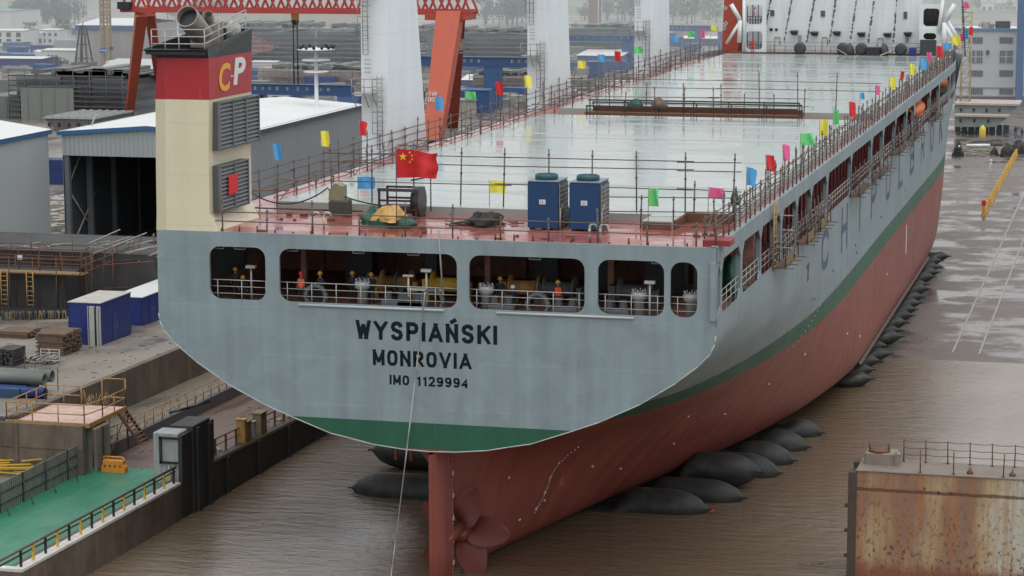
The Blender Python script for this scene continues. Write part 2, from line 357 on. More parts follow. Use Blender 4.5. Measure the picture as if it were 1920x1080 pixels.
# ship's hull: paint bands by height, plate seams, frame marks, dirt
def hull_mat(name, seams):
    m,nt,b=nmat(name); g,s=pos(nt); Z=s.outputs[2]; Y=s.outputs[1]; X=s.outputs[0]
    grey=(.225,.290,.312); green=(.014,.095,.055); red=(.235,.056,.040)
    dy=mth(nt,'MULTIPLY',mth(nt,'MINIMUM',Y,90.0),.0045)
    zz=mth(nt,'SUBTRACT',Z,dy)
    up=mth(nt,'GREATER_THAN',zz,9.6); mid=mth(nt,'GREATER_THAN',zz,8.1)
    nz=noise(nt,(.5,.12,.5),6,.62,1.0)
    tone=mth(nt,'ADD',mth(nt,'MULTIPLY',mth(nt,'SUBTRACT',nz,.5),.34),1.0)
    st=noise(nt,(1.3,.9,.07),5,.6,1.0,(3,1,7))
    tone=mth(nt,'ADD',tone,mth(nt,'MULTIPLY',mth(nt,'SUBTRACT',st,.5),.55))
    # frames showing through the plating, strongest on the red bottom paint
    fr=mth(nt,'SINE',mth(nt,'MULTIPLY',Y,2*math.pi/2.4))
    fr2=noise(nt,(.02,1.1,.02),3,.6,1.0,(9,2,2))
    redk=mth(nt,'SUBTRACT',1.0,mid)
    tone=mth(nt,'ADD',tone,mth(nt,'MULTIPLY',redk,mth(nt,'ADD',mth(nt,'MULTIPLY',fr,.07),mth(nt,'MULTIPLY',mth(nt,'SUBTRACT',fr2,.5),.9))))
    c=mixc(nt,mid,red,green); c=mixc(nt,up,c,grey)
    comb=N(nt,'ShaderNodeCombineColor'); [nt.links.new(tone,comb.inputs[i]) for i in range(3)]
    c=mixc(nt,1.0,c,comb.outputs[0],'MULTIPLY')
    # pale scuffs on the grey
    sc=ramp(nt,noise(nt,(.9,.5,.10),7,.7,1.0,(31,7,3)),[(.64,(0,0,0)),(.80,(1,1,1))])
    c=mixc(nt,mth(nt,'MULTIPLY',sc,.42),c,(.42,.46,.46))
    # weld seams
    se=mth(nt,'LESS_THAN',mth(nt,'PINGPONG',mth(nt,'ADD',Z,.4),1.35),.022)
    c=mixc(nt,mth(nt,'MULTIPLY',mth(nt,'MULTIPLY',se,up),.22),c,(.40,.44,.45))
    # rust weeping from fittings and grime under the openings
    rs=ramp(nt,noise(nt,(2.6,1.1,.11),7,.72,1.0,(17,3,40)),[(.66,(0,0,0)),(.76,(1,1,1))])
    c=mixc(nt,mth(nt,'MULTIPLY',rs,.30),c,(.20,.13,.085))
    pt=ramp(nt,noise(nt,(.33,.22,.42),2,.4,1.0,(7,1,1)),[(.50,(0,0,0)),(.51,(1,1,1))])
    c=mixc(nt,mth(nt,'MULTIPLY',pt,.07),c,(.02,.03,.03))
    setc(nt,b,c)
    nt.links.new(mth(nt,'ADD',mth(nt,'MULTIPLY',nz,.3),.34),b.inputs['Roughness'])
    h=mth(nt,'ADD',mth(nt,'MULTIPLY',fr,.016),mth(nt,'MULTIPLY',noise(nt,(.5,.5,.5),3,.5,1.0),.12))
    bump(nt,b,h,.5,.6); return m
HULL=hull_mat('hull_paint',True)

def wet(name, dry, wetc, sc, thr, r_dry=.45, r_wet=.06, bmp=.12, bs=3.0, lines=None, spec=.5):
    """wet surface: glossy water film in an irregular mask over duller, damp ground"""
    m,nt,b=nmat(name)
    n=noise(nt,sc,6,.6,1.0); msk=ramp(nt,n,[(thr-.06,(0,0,0)),(thr+.06,(1,1,1))])
    n2=noise(nt,(sc[0]*4,sc[1]*4,1),5,.6,1.0,(4,4,4))
    d=mixc(nt,n2,tuple(x*.65 for x in dry),tuple(x*1.35 for x in dry))
    c=mixc(nt,msk,d,wetc)
    if name in ('hatch_paint','deck_red'):
        k1=ramp(nt,noise(nt,(.9,2.6,1),4,.7,1.0,(2,5,1)),[(.655,(0,0,0)),(.68,(1,1,1))]); c=mixc(nt,mth(nt,'MULTIPLY',k1,.55),c,tuple(x*.35 for x in dry))
        k2=ramp(nt,noise(nt,(.10,1.6,1),5,.7,1.0,(8,2,1)),[(.58,(0,0,0)),(.70,(1,1,1))]); c=mixc(nt,mth(nt,'MULTIPLY',k2,.30),c,tuple(x*.55 for x in dry))
    if lines:
        g,s=pos(nt)
        for ax,pit,wd,col in lines:
            l=mth(nt,'LESS_THAN',mth(nt,'PINGPONG',s.outputs[ax],pit/2),wd); c=mixc(nt,mth(nt,'MULTIPLY',l,.6),c,col)
    setc(nt,b,c)
    nt.links.new(mth(nt,'ADD',mth(nt,'MULTIPLY',msk,r_wet-r_dry),r_dry),b.inputs['Roughness'])
    b.inputs['Specular IOR Level'].default_value=spec
    hh=mth(nt,'MULTIPLY',noise(nt,(1,1,1),5,.6,bs),mth(nt,'SUBTRACT',1.05,msk)); bump(nt,b,hh,bmp,.08); return m
SLIP=wet('wet_slipway',(.125,.103,.090),(.105,.092,.083),(.15,.16,.1),.53,.5,.085,lines=[(1,11.0,.05,(.2,.19,.18))])
YARDM=wet('yard_concrete',(.20,.175,.145),(.13,.115,.10),(.10,.07,.1),.60,.6,.18)
TERR=wet('terrace_concrete',(.15,.13,.10),(.11,.10,.08),(.22,.07,.1),.53,.5,.16)
RAMPM=wet('ramp_brown',(.12,.075,.058),(.10,.062,.05),(.5,.06,.1),.58,.55,.22)
GREENF=wet('green_floor',(.024,.175,.105),(.035,.20,.125),(.25,.12,.1),.55,.5,.25,lines=[(0,3.3,.035,(.10,.26,.19)),(1,4.0,.02,(.015,.10,.06))])
DECKR=wet('deck_red',(.33,.10,.082),(.30,.09,.075),(.25,.35,.1),.47,.34,.07,lines=[(1,2.6,.02,(.18,.06,.05))])
HATCH=wet('hatch_paint',(.30,.345,.33),(.33,.375,.36),(.05,.35,.1),.47,.30,.09,.05,1.5,lines=[(1,1.35,.014,(.36,.38,.38))])

# muddy water
m,nt,b=nmat('muddy_water'); WATER=m
setc(nt,b,mixc(nt,noise(nt,(.05,.03,.1),4,.6,1.0),(.135,.098,.063),(.190,.142,.095)))
b.inputs['Roughness'].default_value=.06; b.inputs['IOR'].default_value=1.5; b.inputs['Specular IOR Level'].default_value=.95
w1=noise(nt,(.45,1.3,1),4,.6,1.0); w2=noise(nt,(2.2,5.0,1),4,.6,1.0,(3,3,3))
_g,_s=pos(nt); shel=ramp(nt,mth(nt,'MULTIPLY',mth(nt,'SUBTRACT',_s.outputs[0],14.0),.06,True),[(0,(1,1,1)),(.8,(.16,.16,.16))])
calm=ramp(nt,noise(nt,(.03,.02,1),3,.5,1.0,(2,8,1)),[(.38,(.18,.18,.18)),(.62,(1,1,1))])
bump(nt,b,mth(nt,'MULTIPLY',mth(nt,'ADD',mth(nt,'MULTIPLY',w1,1.0),mth(nt,'MULTIPLY',w2,.34)),mth(nt,'MULTIPLY',calm,shel)),.75,.6)

# rust-streaked caisson steel
m,nt,b=nmat('rusted_caisson'); CAIS=m; g,s=pos(nt)
base=ramp(nt,mth(nt,'ADD',mth(nt,'MULTIPLY',mth(nt,'SUBTRACT',s.outputs[0],27.0),.022),noise(nt,(.22,.1,.07),4,.6,1.0,(1.3,0,0))),[(.40,(.24,.145,.105)),(.52,(.41,.33,.20)),(.64,(.45,.46,.39))])
stk=ramp(nt,noise(nt,(3.2,1,.16),7,.7,1.0),[(.45,(0,0,0)),(.66,(1,1,1))])
c=mixc(nt,mth(nt,'MULTIPLY',stk,.8),base,(.34,.14,.045))
sp=ramp(nt,noise(nt,(4.2,1,2.8),7,.78,1.0,(7,7,7)),[(.54,(0,0,0)),(.60,(1,1,1))])
lo=mth(nt,'MULTIPLY',mth(nt,'SUBTRACT',4.6,s.outputs[2]),.25,True)
c=mixc(nt,mth(nt,'MULTIPLY',sp,mth(nt,'ADD',mth(nt,'MULTIPLY',lo,.6),.4)),c,(.10,.04,.02))
for z0,wd in ((4.75,.10),(1.0,.0)):
    if wd:
        ln=mth(nt,'LESS_THAN',mth(nt,'ABSOLUTE',mth(nt,'SUBTRACT',mth(nt,'ADD',s.outputs[2],mth(nt,'MULTIPLY',noise(nt,(2,1,2),4,.6,1.0),.18)),z0)),wd); c=mixc(nt,mth(nt,'MULTIPLY',ln,.8),c,(.085,.035,.02))
rd=mth(nt,'MULTIPLY',mth(nt,'SUBTRACT',1.1,mth(nt,'ADD',s.outputs[2],mth(nt,'MULTIPLY',noise(nt,(1.5,1,1),4,.6,1.0),1.2))),1.6,True)
c=mixc(nt,mth(nt,'MULTIPLY',rd,.8),c,(.20,.055,.035)); setc(nt,b,c); b.inputs['Roughness'].default_value=.7
bump(nt,b,noise(nt,(2,2,1),6,.6,1.5),.25,.05)

# distant yard steelwork: horizontal stage boards and tubes read as streaks
m,nt,b=nmat('staged_hull_steel'); STAGE=m
c=ramp(nt,noise(nt,(.035,.035,.9),6,.7,1.0),[(.30,(.06,.072,.09)),(.46,(.12,.135,.155)),(.62,(.23,.24,.24)),(.8,(.09,.12,.17))])
c=mixc(nt,ramp(nt,noise(nt,(.5,.5,.06),5,.7,1.0,(4,4,4)),[(.55,(0,0,0)),(.8,(.5,.5,.5))]),c,(.17,.13,.11)); setc(nt,b,c); b.inputs['Roughness'].default_value=.8
# far country: fields and woods by patches
m,nt,b=nmat('far_country'); FAR=m; g,s=pos(nt)
n=noise(nt,(.0035,.012,.01),5,.6,1.0)
c=ramp(nt,n,[(.34,(.045,.075,.05)),(.47,(.09,.12,.07)),(.55,(.21,.20,.13)),(.62,(.11,.14,.08)),(.75,(.05,.08,.055))]); setc(nt,b,c); b.inputs['Roughness'].default_value=.95
m,nt,b=nmat('yard_ground'); GROUND=m
c=ramp(nt,noise(nt,(.06,.03,.1),6,.65,1.0),[(.32,(.05,.047,.045)),(.5,(.14,.125,.11)),(.68,(.24,.22,.20))])
setc(nt,b,c); nt.links.new(ramp(nt,noise(nt,(.08,.05,.1),5,.6,1.0,(8,1,1)),[(.45,(.6,.6,.6)),(.6,(.12,.12,.12))]),b.inputs['Roughness'])

# ------------------------------------------------------------------ world, sun, haze
W=bpy.data.worlds.new('World'); SC.world=W; W.use_nodes=True; nt=W.node_tree; bg=nt.nodes['Background']
sky=N(nt,'ShaderNodeTexSky',sky_type='NISHITA'); sky.sun_disc=False; sky.sun_elevation=rad(72); sky.sun_rotation=rad(150); sky.air_density=1.0; sky.dust_density=4.0; sky.ozone_density=1.0
hs=N(nt,'ShaderNodeHueSaturation'); hs.inputs['Saturation'].default_value=.22; hs.inputs['Value'].default_value=1.45
nt.links.new(sky.outputs[0],hs.inputs['Color']); nt.links.new(mixc(nt,.5,hs.outputs[0],(6.3,6.5,6.6)),bg.inputs[0]); bg.inputs[1].default_value=.15
L=bpy.data.lights.new('sun','SUN'); L.energy=.85; L.angle=rad(60); L.color=(1,.97,.93); lo=bpy.data.objects.new('sun',L); COL.objects.link(lo)
lo.rotation_euler=(rad(90-72),0,rad(30))   # veiled sun high behind the viewer
SC.view_settings.view_transform='Standard'; SC.view_settings.look='None'; SC.view_settings.exposure=0
SC.cycles.use_denoising=True; SC.cycles.max_bounces=6; SC.cycles.diffuse_bounces=3; SC.cycles.glossy_bounces=3; SC.cycles.volume_bounces=1; SC.cycles.caustics_reflective=False
m=bpy.data.materials.new('haze'); m.use_nodes=True; nt=m.node_tree; nt.nodes.remove(nt.nodes['Principled BSDF'])
vs=N(nt,'ShaderNodeVolumeScatter'); vs.inputs['Color'].default_value=(.84,.95,1.0,1); vs.inputs['Density'].default_value=.0009; vs.inputs['Anisotropy'].default_value=.0
nt.links.new(vs.outputs[0],nt.nodes['Material Output'].inputs['Volume']); HAZE=m
# ================================================================== THE SHIP
DECK=20.0; BW=16.1
ship=thing('cargo_ship','grey cargo ship with green and red bottom paint on the slipway, stern to the water','ship',(0,80,-.5))
ZL=[-.5,0,1,2.3,4,6,8,9.6,11,13,15,16.1]
TB={7:[.25,.35,.5,.75,.7,.9,5.5,9.8,12.4,15.0,16.05,16.1],12:[1.2,1.6,2.0,2.5,3.2,5.0,9.0,11.8,13.6,15.5,16.1,16.1],
20:[3.2,3.9,4.8,5.8,7.2,9.2,11.8,13.5,14.8,15.9,16.1,16.1],32:[6.6,7.6,8.8,10.0,11.4,12.8,14.2,15.0,15.6,16.1,16.1,16.1],
45:[10.2,11.2,12.3,13.3,14.2,15.0,15.6,15.9,16.1,16.1,16.1,16.1],60:[13,13.9,14.7,15.3,15.7,16.0,16.1,16.1,16.1,16.1,16.1,16.1],
76:[14.6,15.3,15.8,16.1,16.1,16.1,16.1,16.1,16.1,16.1,16.1,16.1],140:[14.6,15.3,15.8,16.1,16.1,16.1,16.1,16.1,16.1,16.1,16.1,16.1],
160:[12.6,13.4,14.2,14.8,15.2,15.4,15.5,15.6,15.7,15.85,16.05,16.1],172:[9.3,10,11,11.6,12.2,12.6,13,13.3,13.6,14.3,15.2,15.7],
184:[4.5,5,5.5,6,6.5,7,7.6,8.2,9,10.4,12.2,13.3],193:[.8,1,1.2,1.5,1.8,2.2,2.8,3.4,4.2,5.8,7.8,9.2],199:[.05,.05,.05,.1,.1,.15,.3,.6,1.0,2.0,3.4,4.6]}
YS=sorted(TB)
def hb(y,z):
    col=[interp(y,YS,[TB[k][i] for k in YS]) for i in range(len(ZL))]
    return interp(z,ZL,col)
def bdeck(y): return hb(y,16.1)
TRC=[(0,7.98),(1.5,8.03),(3.3,8.22),(4.45,8.46),(5.84,8.73),(8.25,9.6),(9.7,10.15),(11.95,11.25),(13.9,12.5),(15.15,13.5),(15.8,14.2),(16.05,14.75),(16.1,15.2)]
def resample(pts,n):
    d=[0]
    for a,b in zip(pts,pts[1:]): d.append(d[-1]+math.dist(a,b))
    out=[]
    for k in range(n):
        t=d[-1]*k/(n-1); i=max(j for j in range(len(d)-1) if d[j]<=t+1e-9) if t<d[-1] else len(d)-2
        u=(t-d[i])/max(1e-9,d[i+1]-d[i]); out.append((lerp(pts[i][0],pts[i+1][0],u),lerp(pts[i][1],pts[i+1][1],u)))
    return out
NS=46
def secB(y):
    zs=[-.5+.0*0]+[-.5+16.6*(k/60)**1.25 for k in range(1,61)]
    return resample([(0,-.5)]+[(max(.02,hb(y,z)),z) for z in zs],NS)
def secA(y):
    t=y/7.0; zc=lerp(7.98,6.9,t)
    s7=[(0,6.9)]+[(hb(7,z),z) for z in [6.9+9.2*k/40 for k in range(41)]]
    s7=resample(s7,NS); s0=resample([(p[0],p[1]) for p in TRC]+[(16.1,16.1)],NS)
    k=t*t*(3-2*t)*.35+t*.65
    return [(lerp(a[0],b[0],k),lerp(a[1],b[1],k)) for a,b in zip(s0,s7)]
hull=MB()
for side in (1,-1):
    hull.grid([[(side*x,y,z) for x,z in secA(y)] for y in (0,1,2,3,4,5,6,7)])
    ys=[7,8,9,10.5,12,14,16,18,20,23,26,29,32,36,40,45,50,55,60,66,72,80,90,100,110,120,130,138,144,148,152,156,160,164,168,171,174,177,180,183,186,189,192,195,197,199]
    hull.grid([[(side*x,y,z) for x,z in secB(y)] for y in ys])
s=secB(7); s=[p for p in s if p[1]<=7.2]; hull.add([(x,7,z) for x,z in s]+[(-x,7,z) for x,z in s[::-1]],[tuple(range(2*len(s)))])
# forecastle plating above the gallery line, and the plain port side
yf=[174.7+ (199-174.7)*k/10 for k in range(11)]
for side in (1,-1): hull.grid([[(side*bdeck(y)*(1+.012*(z-16.1)),y,z) for z in (16.1,18,20,20.5)] for y in yf])
hull.grid([[(-bdeck(y),y,z) for z in (16.1,18,20)] for y in [0,40,80,120,140,150,160,168,174.7]],False)
hull_o=part(hull,'hull',HULL,ship)
# bilge keel strip seen along the turn of the bilge
bk=MB(); bk.grid([[(hb(y,.35)+.02,y,.35),(hb(y,.35)+.2,y,.12)] for y in (74,76,90,110,130,140)],False); part(bk,'bilge_keel',paint('keel_red',(.09,.03,.027),.6,.2,1),ship)
# transom with five mooring openings
WIN=[(-12.94,-9.57),(-8.75,1.64),(2.33,8.86),(9.59,13.26),(13.59,15.07)]
outl=[(-16.1,DECK)]+[(-x,z) for x,z in TRC[::-1]]+TRC[1:]+[(16.1,DECK)]
v,f=curve_mesh([outl]+[rrect(a,b,16.15,19.17,.62) for a,b in WIN],.09)
tr=MB(); tr.add([(p[0],.08-p[2],p[1]) for p in v],f); part(tr,'transom_plate',HULL,ship)
rim=MB(); c=[(-x,z) for x,z in TRC[::-1]]+TRC[1:]; rim.path([(x,-.01,z) for x,z in c],.034,6); part(rim,'transom_rim',paint('rim_highlight',(.40,.44,.45),.45,.1,1),ship)  # thin paler tube along the plate chamfer paints in its edge highlight
sill=MB()
for x0,x1 in ((-7.6,.9),(3.9,11.6)): sill.tube((x0,-.06,16.02),(x1,-.06,16.02),.07,n=8)
part(sill,'rubbing_bar',paint('bar_paint',(.42,.46,.47),.45,.1,1),ship)
# transom lettering
LT=lambda u,v,w:(u,-.016-w,v)
for txt,fit,nm in (('WYSPIAŃSKI',(-4.26,3.93,14.22,15.29,.225),'name_lettering'),('MONROVIA',(-3.28,2.45,12.77,13.66,.185),'port_lettering'),('IMO 1129994',(-2.31,2.27,11.70,12.26,.12),'number_lettering')):
    part(stroke_text(txt,fit[0],fit[1],fit[2],fit[3],fit[4],LT),nm,LETTER,ship,fix=False)
# starboard gallery: top strake, pillars, inner bulkhead
PIL=[.15,1.66,8.46,15.57,21.35,24.06,31.03,38.09,46.69,61.3,75.6,84.83,95.45,106.06,113.67,131.83,143.34,158.17,174.66]
gal=MB()
yy=[0,40,80,120,140,150,160,168,174.7]
gal.grid([[(bdeck(y),y,19.15),(bdeck(y),y,DECK+.04),(bdeck(y)-.35,y,DECK+.04),(bdeck(y)-.35,y,19.15),(bdeck(y),y,19.15)] for y in yy],False)
gal.grid([[(bdeck(y),y,16.1),(bdeck(y)-.12,y,16.1),(bdeck(y)-.12,y,15.0)] for y in yy],False)
G=part(gal,'side_strake',HULL,ship)
pm=MB()
for i,y in enumerate(PIL):
    x=bdeck(y)
    w=.16 if i in (1,3,4,6,7,9,12,14) else .32
    p=MB(); p.box(x-.32,x-.02,y-w,y+w,16.05,19.2)
    for sg in ((1,) if i==0 else (-1,1)):   # corner brackets
        p.prism([(y+sg*w,19.17),(y+sg*(w+.75),19.17),(y+sg*w,18.45)],'YZ',x-.14,x-.02)
        p.prism([(y+sg*w,16.12),(y+sg*(w+.5),16.12),(y+sg*w,16.6)],'YZ',x-.14,x-.02)
    part(p,'gallery_pillar',HULL,ship)
inn=MB(); inn.grid([[(bdeck(y)-2.4,y,15.8),(bdeck(y)-2.4,y,19.7)] for y in [14,40,80,120,140,150,160,168,174.7]],False)
y=16.
while y<172:   # stiffeners and doors on the inner bulkhead
    inn.box(bdeck(y)-2.42,bdeck(y)-2.25,y,y+.12,15.8,19.7); y+=2.2
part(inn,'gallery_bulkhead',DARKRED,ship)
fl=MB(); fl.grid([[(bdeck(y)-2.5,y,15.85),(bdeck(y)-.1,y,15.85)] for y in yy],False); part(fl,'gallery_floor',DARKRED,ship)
# mooring deck inside the stern
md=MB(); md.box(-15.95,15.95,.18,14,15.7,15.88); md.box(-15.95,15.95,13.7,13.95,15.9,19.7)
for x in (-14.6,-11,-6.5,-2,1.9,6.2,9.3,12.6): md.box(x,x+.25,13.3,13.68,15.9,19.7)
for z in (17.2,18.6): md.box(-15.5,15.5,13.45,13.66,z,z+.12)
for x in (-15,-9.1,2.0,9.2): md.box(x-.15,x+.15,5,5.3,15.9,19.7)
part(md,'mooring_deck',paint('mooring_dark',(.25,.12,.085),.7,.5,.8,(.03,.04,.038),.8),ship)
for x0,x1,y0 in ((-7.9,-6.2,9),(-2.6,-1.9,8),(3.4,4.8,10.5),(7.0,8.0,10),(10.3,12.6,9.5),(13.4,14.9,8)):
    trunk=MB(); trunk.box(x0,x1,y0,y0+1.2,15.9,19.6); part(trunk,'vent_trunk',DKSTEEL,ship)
# weather deck
dk=MB(); pts=[(bdeck(y)-.3 if y>0 else 16.0,max(y,.0)) for y in [0.2]+yy[1:]+yf[1:]]
dk.prism([(-x,y) for x,y in pts[::-1]]+pts,'XY',19.72,DECK); part(dk,'weather_deck',DECKR,ship)
# hatch covers
h1=MB(); h1.prism([(-12.9,11.1),(-5,10.6),(3,10.4),(7.5,10.3),(7.6,10.0),(10.6,10.0),(10.6,6.9),(12.4,6.9),(12.5,10.9),(15.3,11.2),(15.3,77.6),(-12.9,77.6)][::1],'XY',DECK,20.46)
for y in (24,40,56): h1.box(-12.9,15.3,y,y+.12,20.463,20.475)
part(h1,'hatch_cover',HATCH,ship)
h2=MB(); h2.box(-13,15.2,84.5,174,DECK,20.46); 
for y in (100,118,136,154): h2.box(-13,15.2,y,y+.14,20.463,20.477)
part(h2,'hatch_cover',HATCH,ship)
# dark trough and raised brown walkway between the covers
tw=MB(); tw.box(-13,15.2,77.9,79.0,DECK,20.12); part(tw,'hatch_trough',paint('trough_black',(.02,.02,.02),.4,.3,1),ship)
wk=MB(); wk.box(-9.5,9.2,80.2,82.2,DECK,20.42); wk.box(-9.5,9.2,79.6,80.1,DECK,20.55); wk.box(-9.5,9.2,83.0,83.4,DECK,20.75); part(wk,'cross_walkway',RUST,ship)
for yb,zb_ in ((80.0,21.0),(82.6,21.15),(81.2,21.45)):
    w2=MB(); w2.box(-9.5,9.2,yb-.08,yb+.08,zb_,zb_+.13)
    for k in range(7): x=-9.4+3.1*k; w2.box(x-.05,x+.05,yb-.05,yb+.05,DECK+.3,zb_)
    part(w2,'walkway_beam',DKSTEEL,ship)
cm=MB(); cm.box(12.45,15.2,10.2,10.6,DECK,20.55); cm.box(10.7,12.3,6.55,6.82,DECK,20.42); cm.box(12.4,12.55,7,10.2,DECK,20.5); part(cm,'hatch_coaming',RUST,ship)
# deck fittings on the poop: goosenecks, pads
for x,y in ((-7.6,2.4),(-6.9,2.4),(8.9,1.0),(9.5,1.0)):
    g=MB(); g.tube((x,y,DECK),(x,y,20.75),.07,n=8); g.path([(x+.22*(1-math.cos(t)),y,20.75+.22*math.sin(t)) for t in [math.pi*k/6 for k in range(7)]],.07,7); part(g,'gooseneck_vent',RAILW,ship)
rr=random.Random(3)
for k in range(26):
    x,y=rr.uniform(-12,15),rr.uniform(.5,9); pad=MB(); pad.bbox(x,x+rr.uniform(.15,.5),y,y+rr.uniform(.1,.3),DECK,DECK+rr.uniform(.05,.22),.02); part(pad,'deck_pad',RUST,ship)
for k in range(30): x=-15.5+31*k/29; pad=MB(); pad.tube((x,.35,DECK),(x,.35,DECK+rr.choice((.1,.18,.35))),.05,n=6); part(pad,'deck_peg',RUST,ship)
# ---- funnel
FX0,FX1,FY1=-16.1,-12.8,6.75
def slab(mb,z0,z1,x0a,x1a,x0b,x1b,y1=FY1): 
    v=[(x0a,0,z0),(x1a,0.1,z0),(x1a,y1,z0),(x0a,y1,z0),(x0b,0,z1),(x1b,.1,z1),(x1b,y1,z1),(x0b,y1,z1)]
    mb.add(v,[(0,1,5,4),(1,2,6,5),(2,3,7,6),(3,0,4,7),(4,5,6,7),(3,2,1,0)])
fn=MB(); slab(fn,DECK,20.9,-16.12,-12.45,-16.08,-12.9); slab(fn,20.9,24.1,-16.08,-12.9,-16.04,-12.9); slab(fn,24.1,27.42,-16.04,-12.9,-15.98,-12.8)
F=part(fn,'funnel',CREAM,ship)
fr=MB(); slab(fr,27.42,29.75,-16.0,-12.78,-15.8,-12.76); part(fr,'funnel_band',FRED,F)
ft=MB()   # black top: bulwark flaring aft-port, rising forward
P0=[(-15.8,0,29.75),(-12.76,.08,29.75),(-12.76,FY1,29.75),(-15.8,FY1,29.75)]
P1=[(-16.45,-.7,30.25),(-12.62,-.35,30.25),(-12.7,FY1+.05,31.1),(-15.9,FY1+.05,31.1)]
P2=[(-16.3,-.5,30.27),(-12.78,-.2,30.27),(-12.85,FY1-.1,31.12),(-15.75,FY1-.1,31.12)]; P3=[(x,y,29.95) for x,y,z in P2]
vv=P0+P1+P2+P3; ft.add(vv,[(a+i,a+(i+1)%4,a+4+(i+1)%4,a+4+i) for a in (0,4,8) for i in range(4)]+[(12,13,14,15)]); part(ft,'funnel_top',BLACK,F)
for c0,c1,r0,nm in ((tuple(ony(379,88,2.4)),tuple(ony(350,30,.2)),.66,'exhaust_pipe'),(tuple(ony(397,70,4.0)),tuple(ony(390,26,3.2)),.27,'exhaust_pipe'),(tuple(ony(381,70,3.4)),tuple(ony(374,24,2.6)),.2,'exhaust_pipe')):
    e=MB(); c0,c1=Vector(c0),Vector(c1); mid=Vector((c0.x,c0.y,lerp(c0.z,c1.z,.35)))
    e.tube(c0,mid,r0,n=20,caps=False); d=(c1-mid).normalized(); e.tube(mid-d*r0*.2,c1,r0,n=20,caps=False); e.tube(c1,c1-d*.02,r0,r0*.9,n=20,caps=False); e.tube(c1-d*.02,c1-d*.9,r0*.9,n=20,caps=False)
    eo=part(e,nm,PIPE,F,fix=False)
    ml=MB(); ml.lathe([(r0*.89,0),(r0*.89,.01)],(0,0,0),n=20); 
    sb=MB(); u=d.cross(Vector((1,0,0))).normalized(); w=d.cross(u)
    sb.add([c1-d*.5+(u*math.cos(t)+w*math.sin(t))*r0*.9 for t in [2*math.pi*k/20 for k in range(20)]],[tuple(range(20))]); part(sb,'mouth_shade',BLACK,F)  # black disc stands in for the shade inside the pipe mouth
bx=MB(); bx.bbox(ony(384,80,3.4).x,ony(406,80,3.4).x,3.4,4.6,29.95,ony(395,38,3.4).z,.1); part(bx,'silencer_box',PIPE,F)
dm=MB(); dm.lathe([(.0,0),(.4,0),(.42,.6),(.36,.9),(.2,1.08),(0,1.12)],(-13.3,5.4,30.5),n=14); dm.tube((-13.3,5.4,29.95),(-13.3,5.4,30.6),.12); part(dm,'vent_dome',RAILW,F)
rl=MB(); rp=[(-16.0,-.3,30.2),(-12.9,-.1,30.2),(-12.95,2.2,30.5),(-12.95,4.5,30.8),(-13,6.6,31.05)]
for z in (.45,.85,1.25): rl.path([(x,y,30.1+z if i<2 else zz-.1+z) for i,(x,y,zz) in enumerate(rp)],.035)
for x,y,z in rp+[(-14.4,-.2,30.2),(-15.2,-.25,30.2)]: rl.tube((x,y,29.95),(x,y,z+1.15),.035)
part(rl,'funnel_rail',RAILW,F)
def louvre(y0,y1,z0,z1,x,cols):
    b=MB(); b.box(x,x+.38,y0,y1,z0,z1); lo=part(b,'louvre',LOUV,F)
    sl=MB(); w=(y1-y0)/cols
    for c in range(cols):
        a=y0+c*w+.1; e=y0+(c+1)*w-.1; n=int((z1-z0)/.24)
        for k in range(n):
            z=z0+.1+(z1-z0-.2)*k/n; sl.add([(x+.40,a,z),(x+.40,e,z),(x+.52,e,z+.03),(x+.52,a,z+.03),(x+.40,a,z+.17),(x+.40,e,z+.17)],[(0,1,2,3),(3,2,5,4)])
    for c in range(cols+1): sl.box(x+.38,x+.53,y0+c*w-.06,y0+c*w+.06,z0,z1)
    sl.box(x+.38,x+.53,y0,y1,z0,z0+.08); sl.box(x+.38,x+.53,y0,y1,z1-.08,z1); part(sl,'louvre_slat',paint('slat_grey',(.14,.15,.155),.5,.2,2),F)
louvre(.7,6.9,24.5,27.25,-12.9,3); louvre(.65,5.0,21.0,23.65,-12.9,2)
pc=MB(); pc.box(-12.36,-12.33,1.7,3.1,21.9,23.0); part(pc,'red_cloth_patch',FLAGC['red'],F)
# company letters
FL=lambda u,v,w:(-12.74+w*.5,u,v)
part(letters('C',(1.55,3.35,27.75,29.35),FL,.03,.02,shear=.16),'letter',paint('logo_gold',(.72,.36,.03),.4,.08,2),F,'gold letter C',fix=False)
part(letters('P',(3.75,5.75,28.0,29.55),FL,.035,.02,shear=.16),'letter',WHITE,F,'white letter P',fix=False)
hy=MB(); hy.box(-12.74,-12.72,3.3,3.75,28.5,28.58); part(hy,'letter_dash',MARKW,F)
for x in (-2.4,-1.5,.9):
    m=MB(); m.tube((x,1.3,7.1),(x,1.3,8.1),.09,n=7); part(m,'drain_pipe',HULL,ship)
# ---- rudder and propeller
rd=MB()
prof=[(-.05,-.8),(.26,.2),(.34,1.4),(.30,2.6),(.1,3.7),(-.1,3.7),(-.30,2.6),(-.34,1.4),(-.26,.2)]
prof=[(.05,-.9),(.26,.1),(.34,1.4),(.30,2.6),(.12,3.6),(-.12,3.6),(-.30,2.6),(-.34,1.4),(-.26,.1),(-.05,-.9)]
ZS=(-1.6,2.2,6.0,7.9); n=len(prof); vs=[(.12+x,y+.4,z) for z in ZS for x,y in prof]
rd.add(vs,[(k*n+i,k*n+(i+1)%n,(k+1)*n+(i+1)%n,(k+1)*n+i) for k in range(3) for i in range(n)],True); rd.add(vs,[tuple(range(n))])
part(rd,'rudder',HULL,ship)
bl=MB(); bl.lathe([(0.02,-.9),(.34,-.5),(.44,.2),(.44,2.6)],(.1,2.6,2.3),'Y',14); part(bl,'rudder_bulb',HULL,ship)
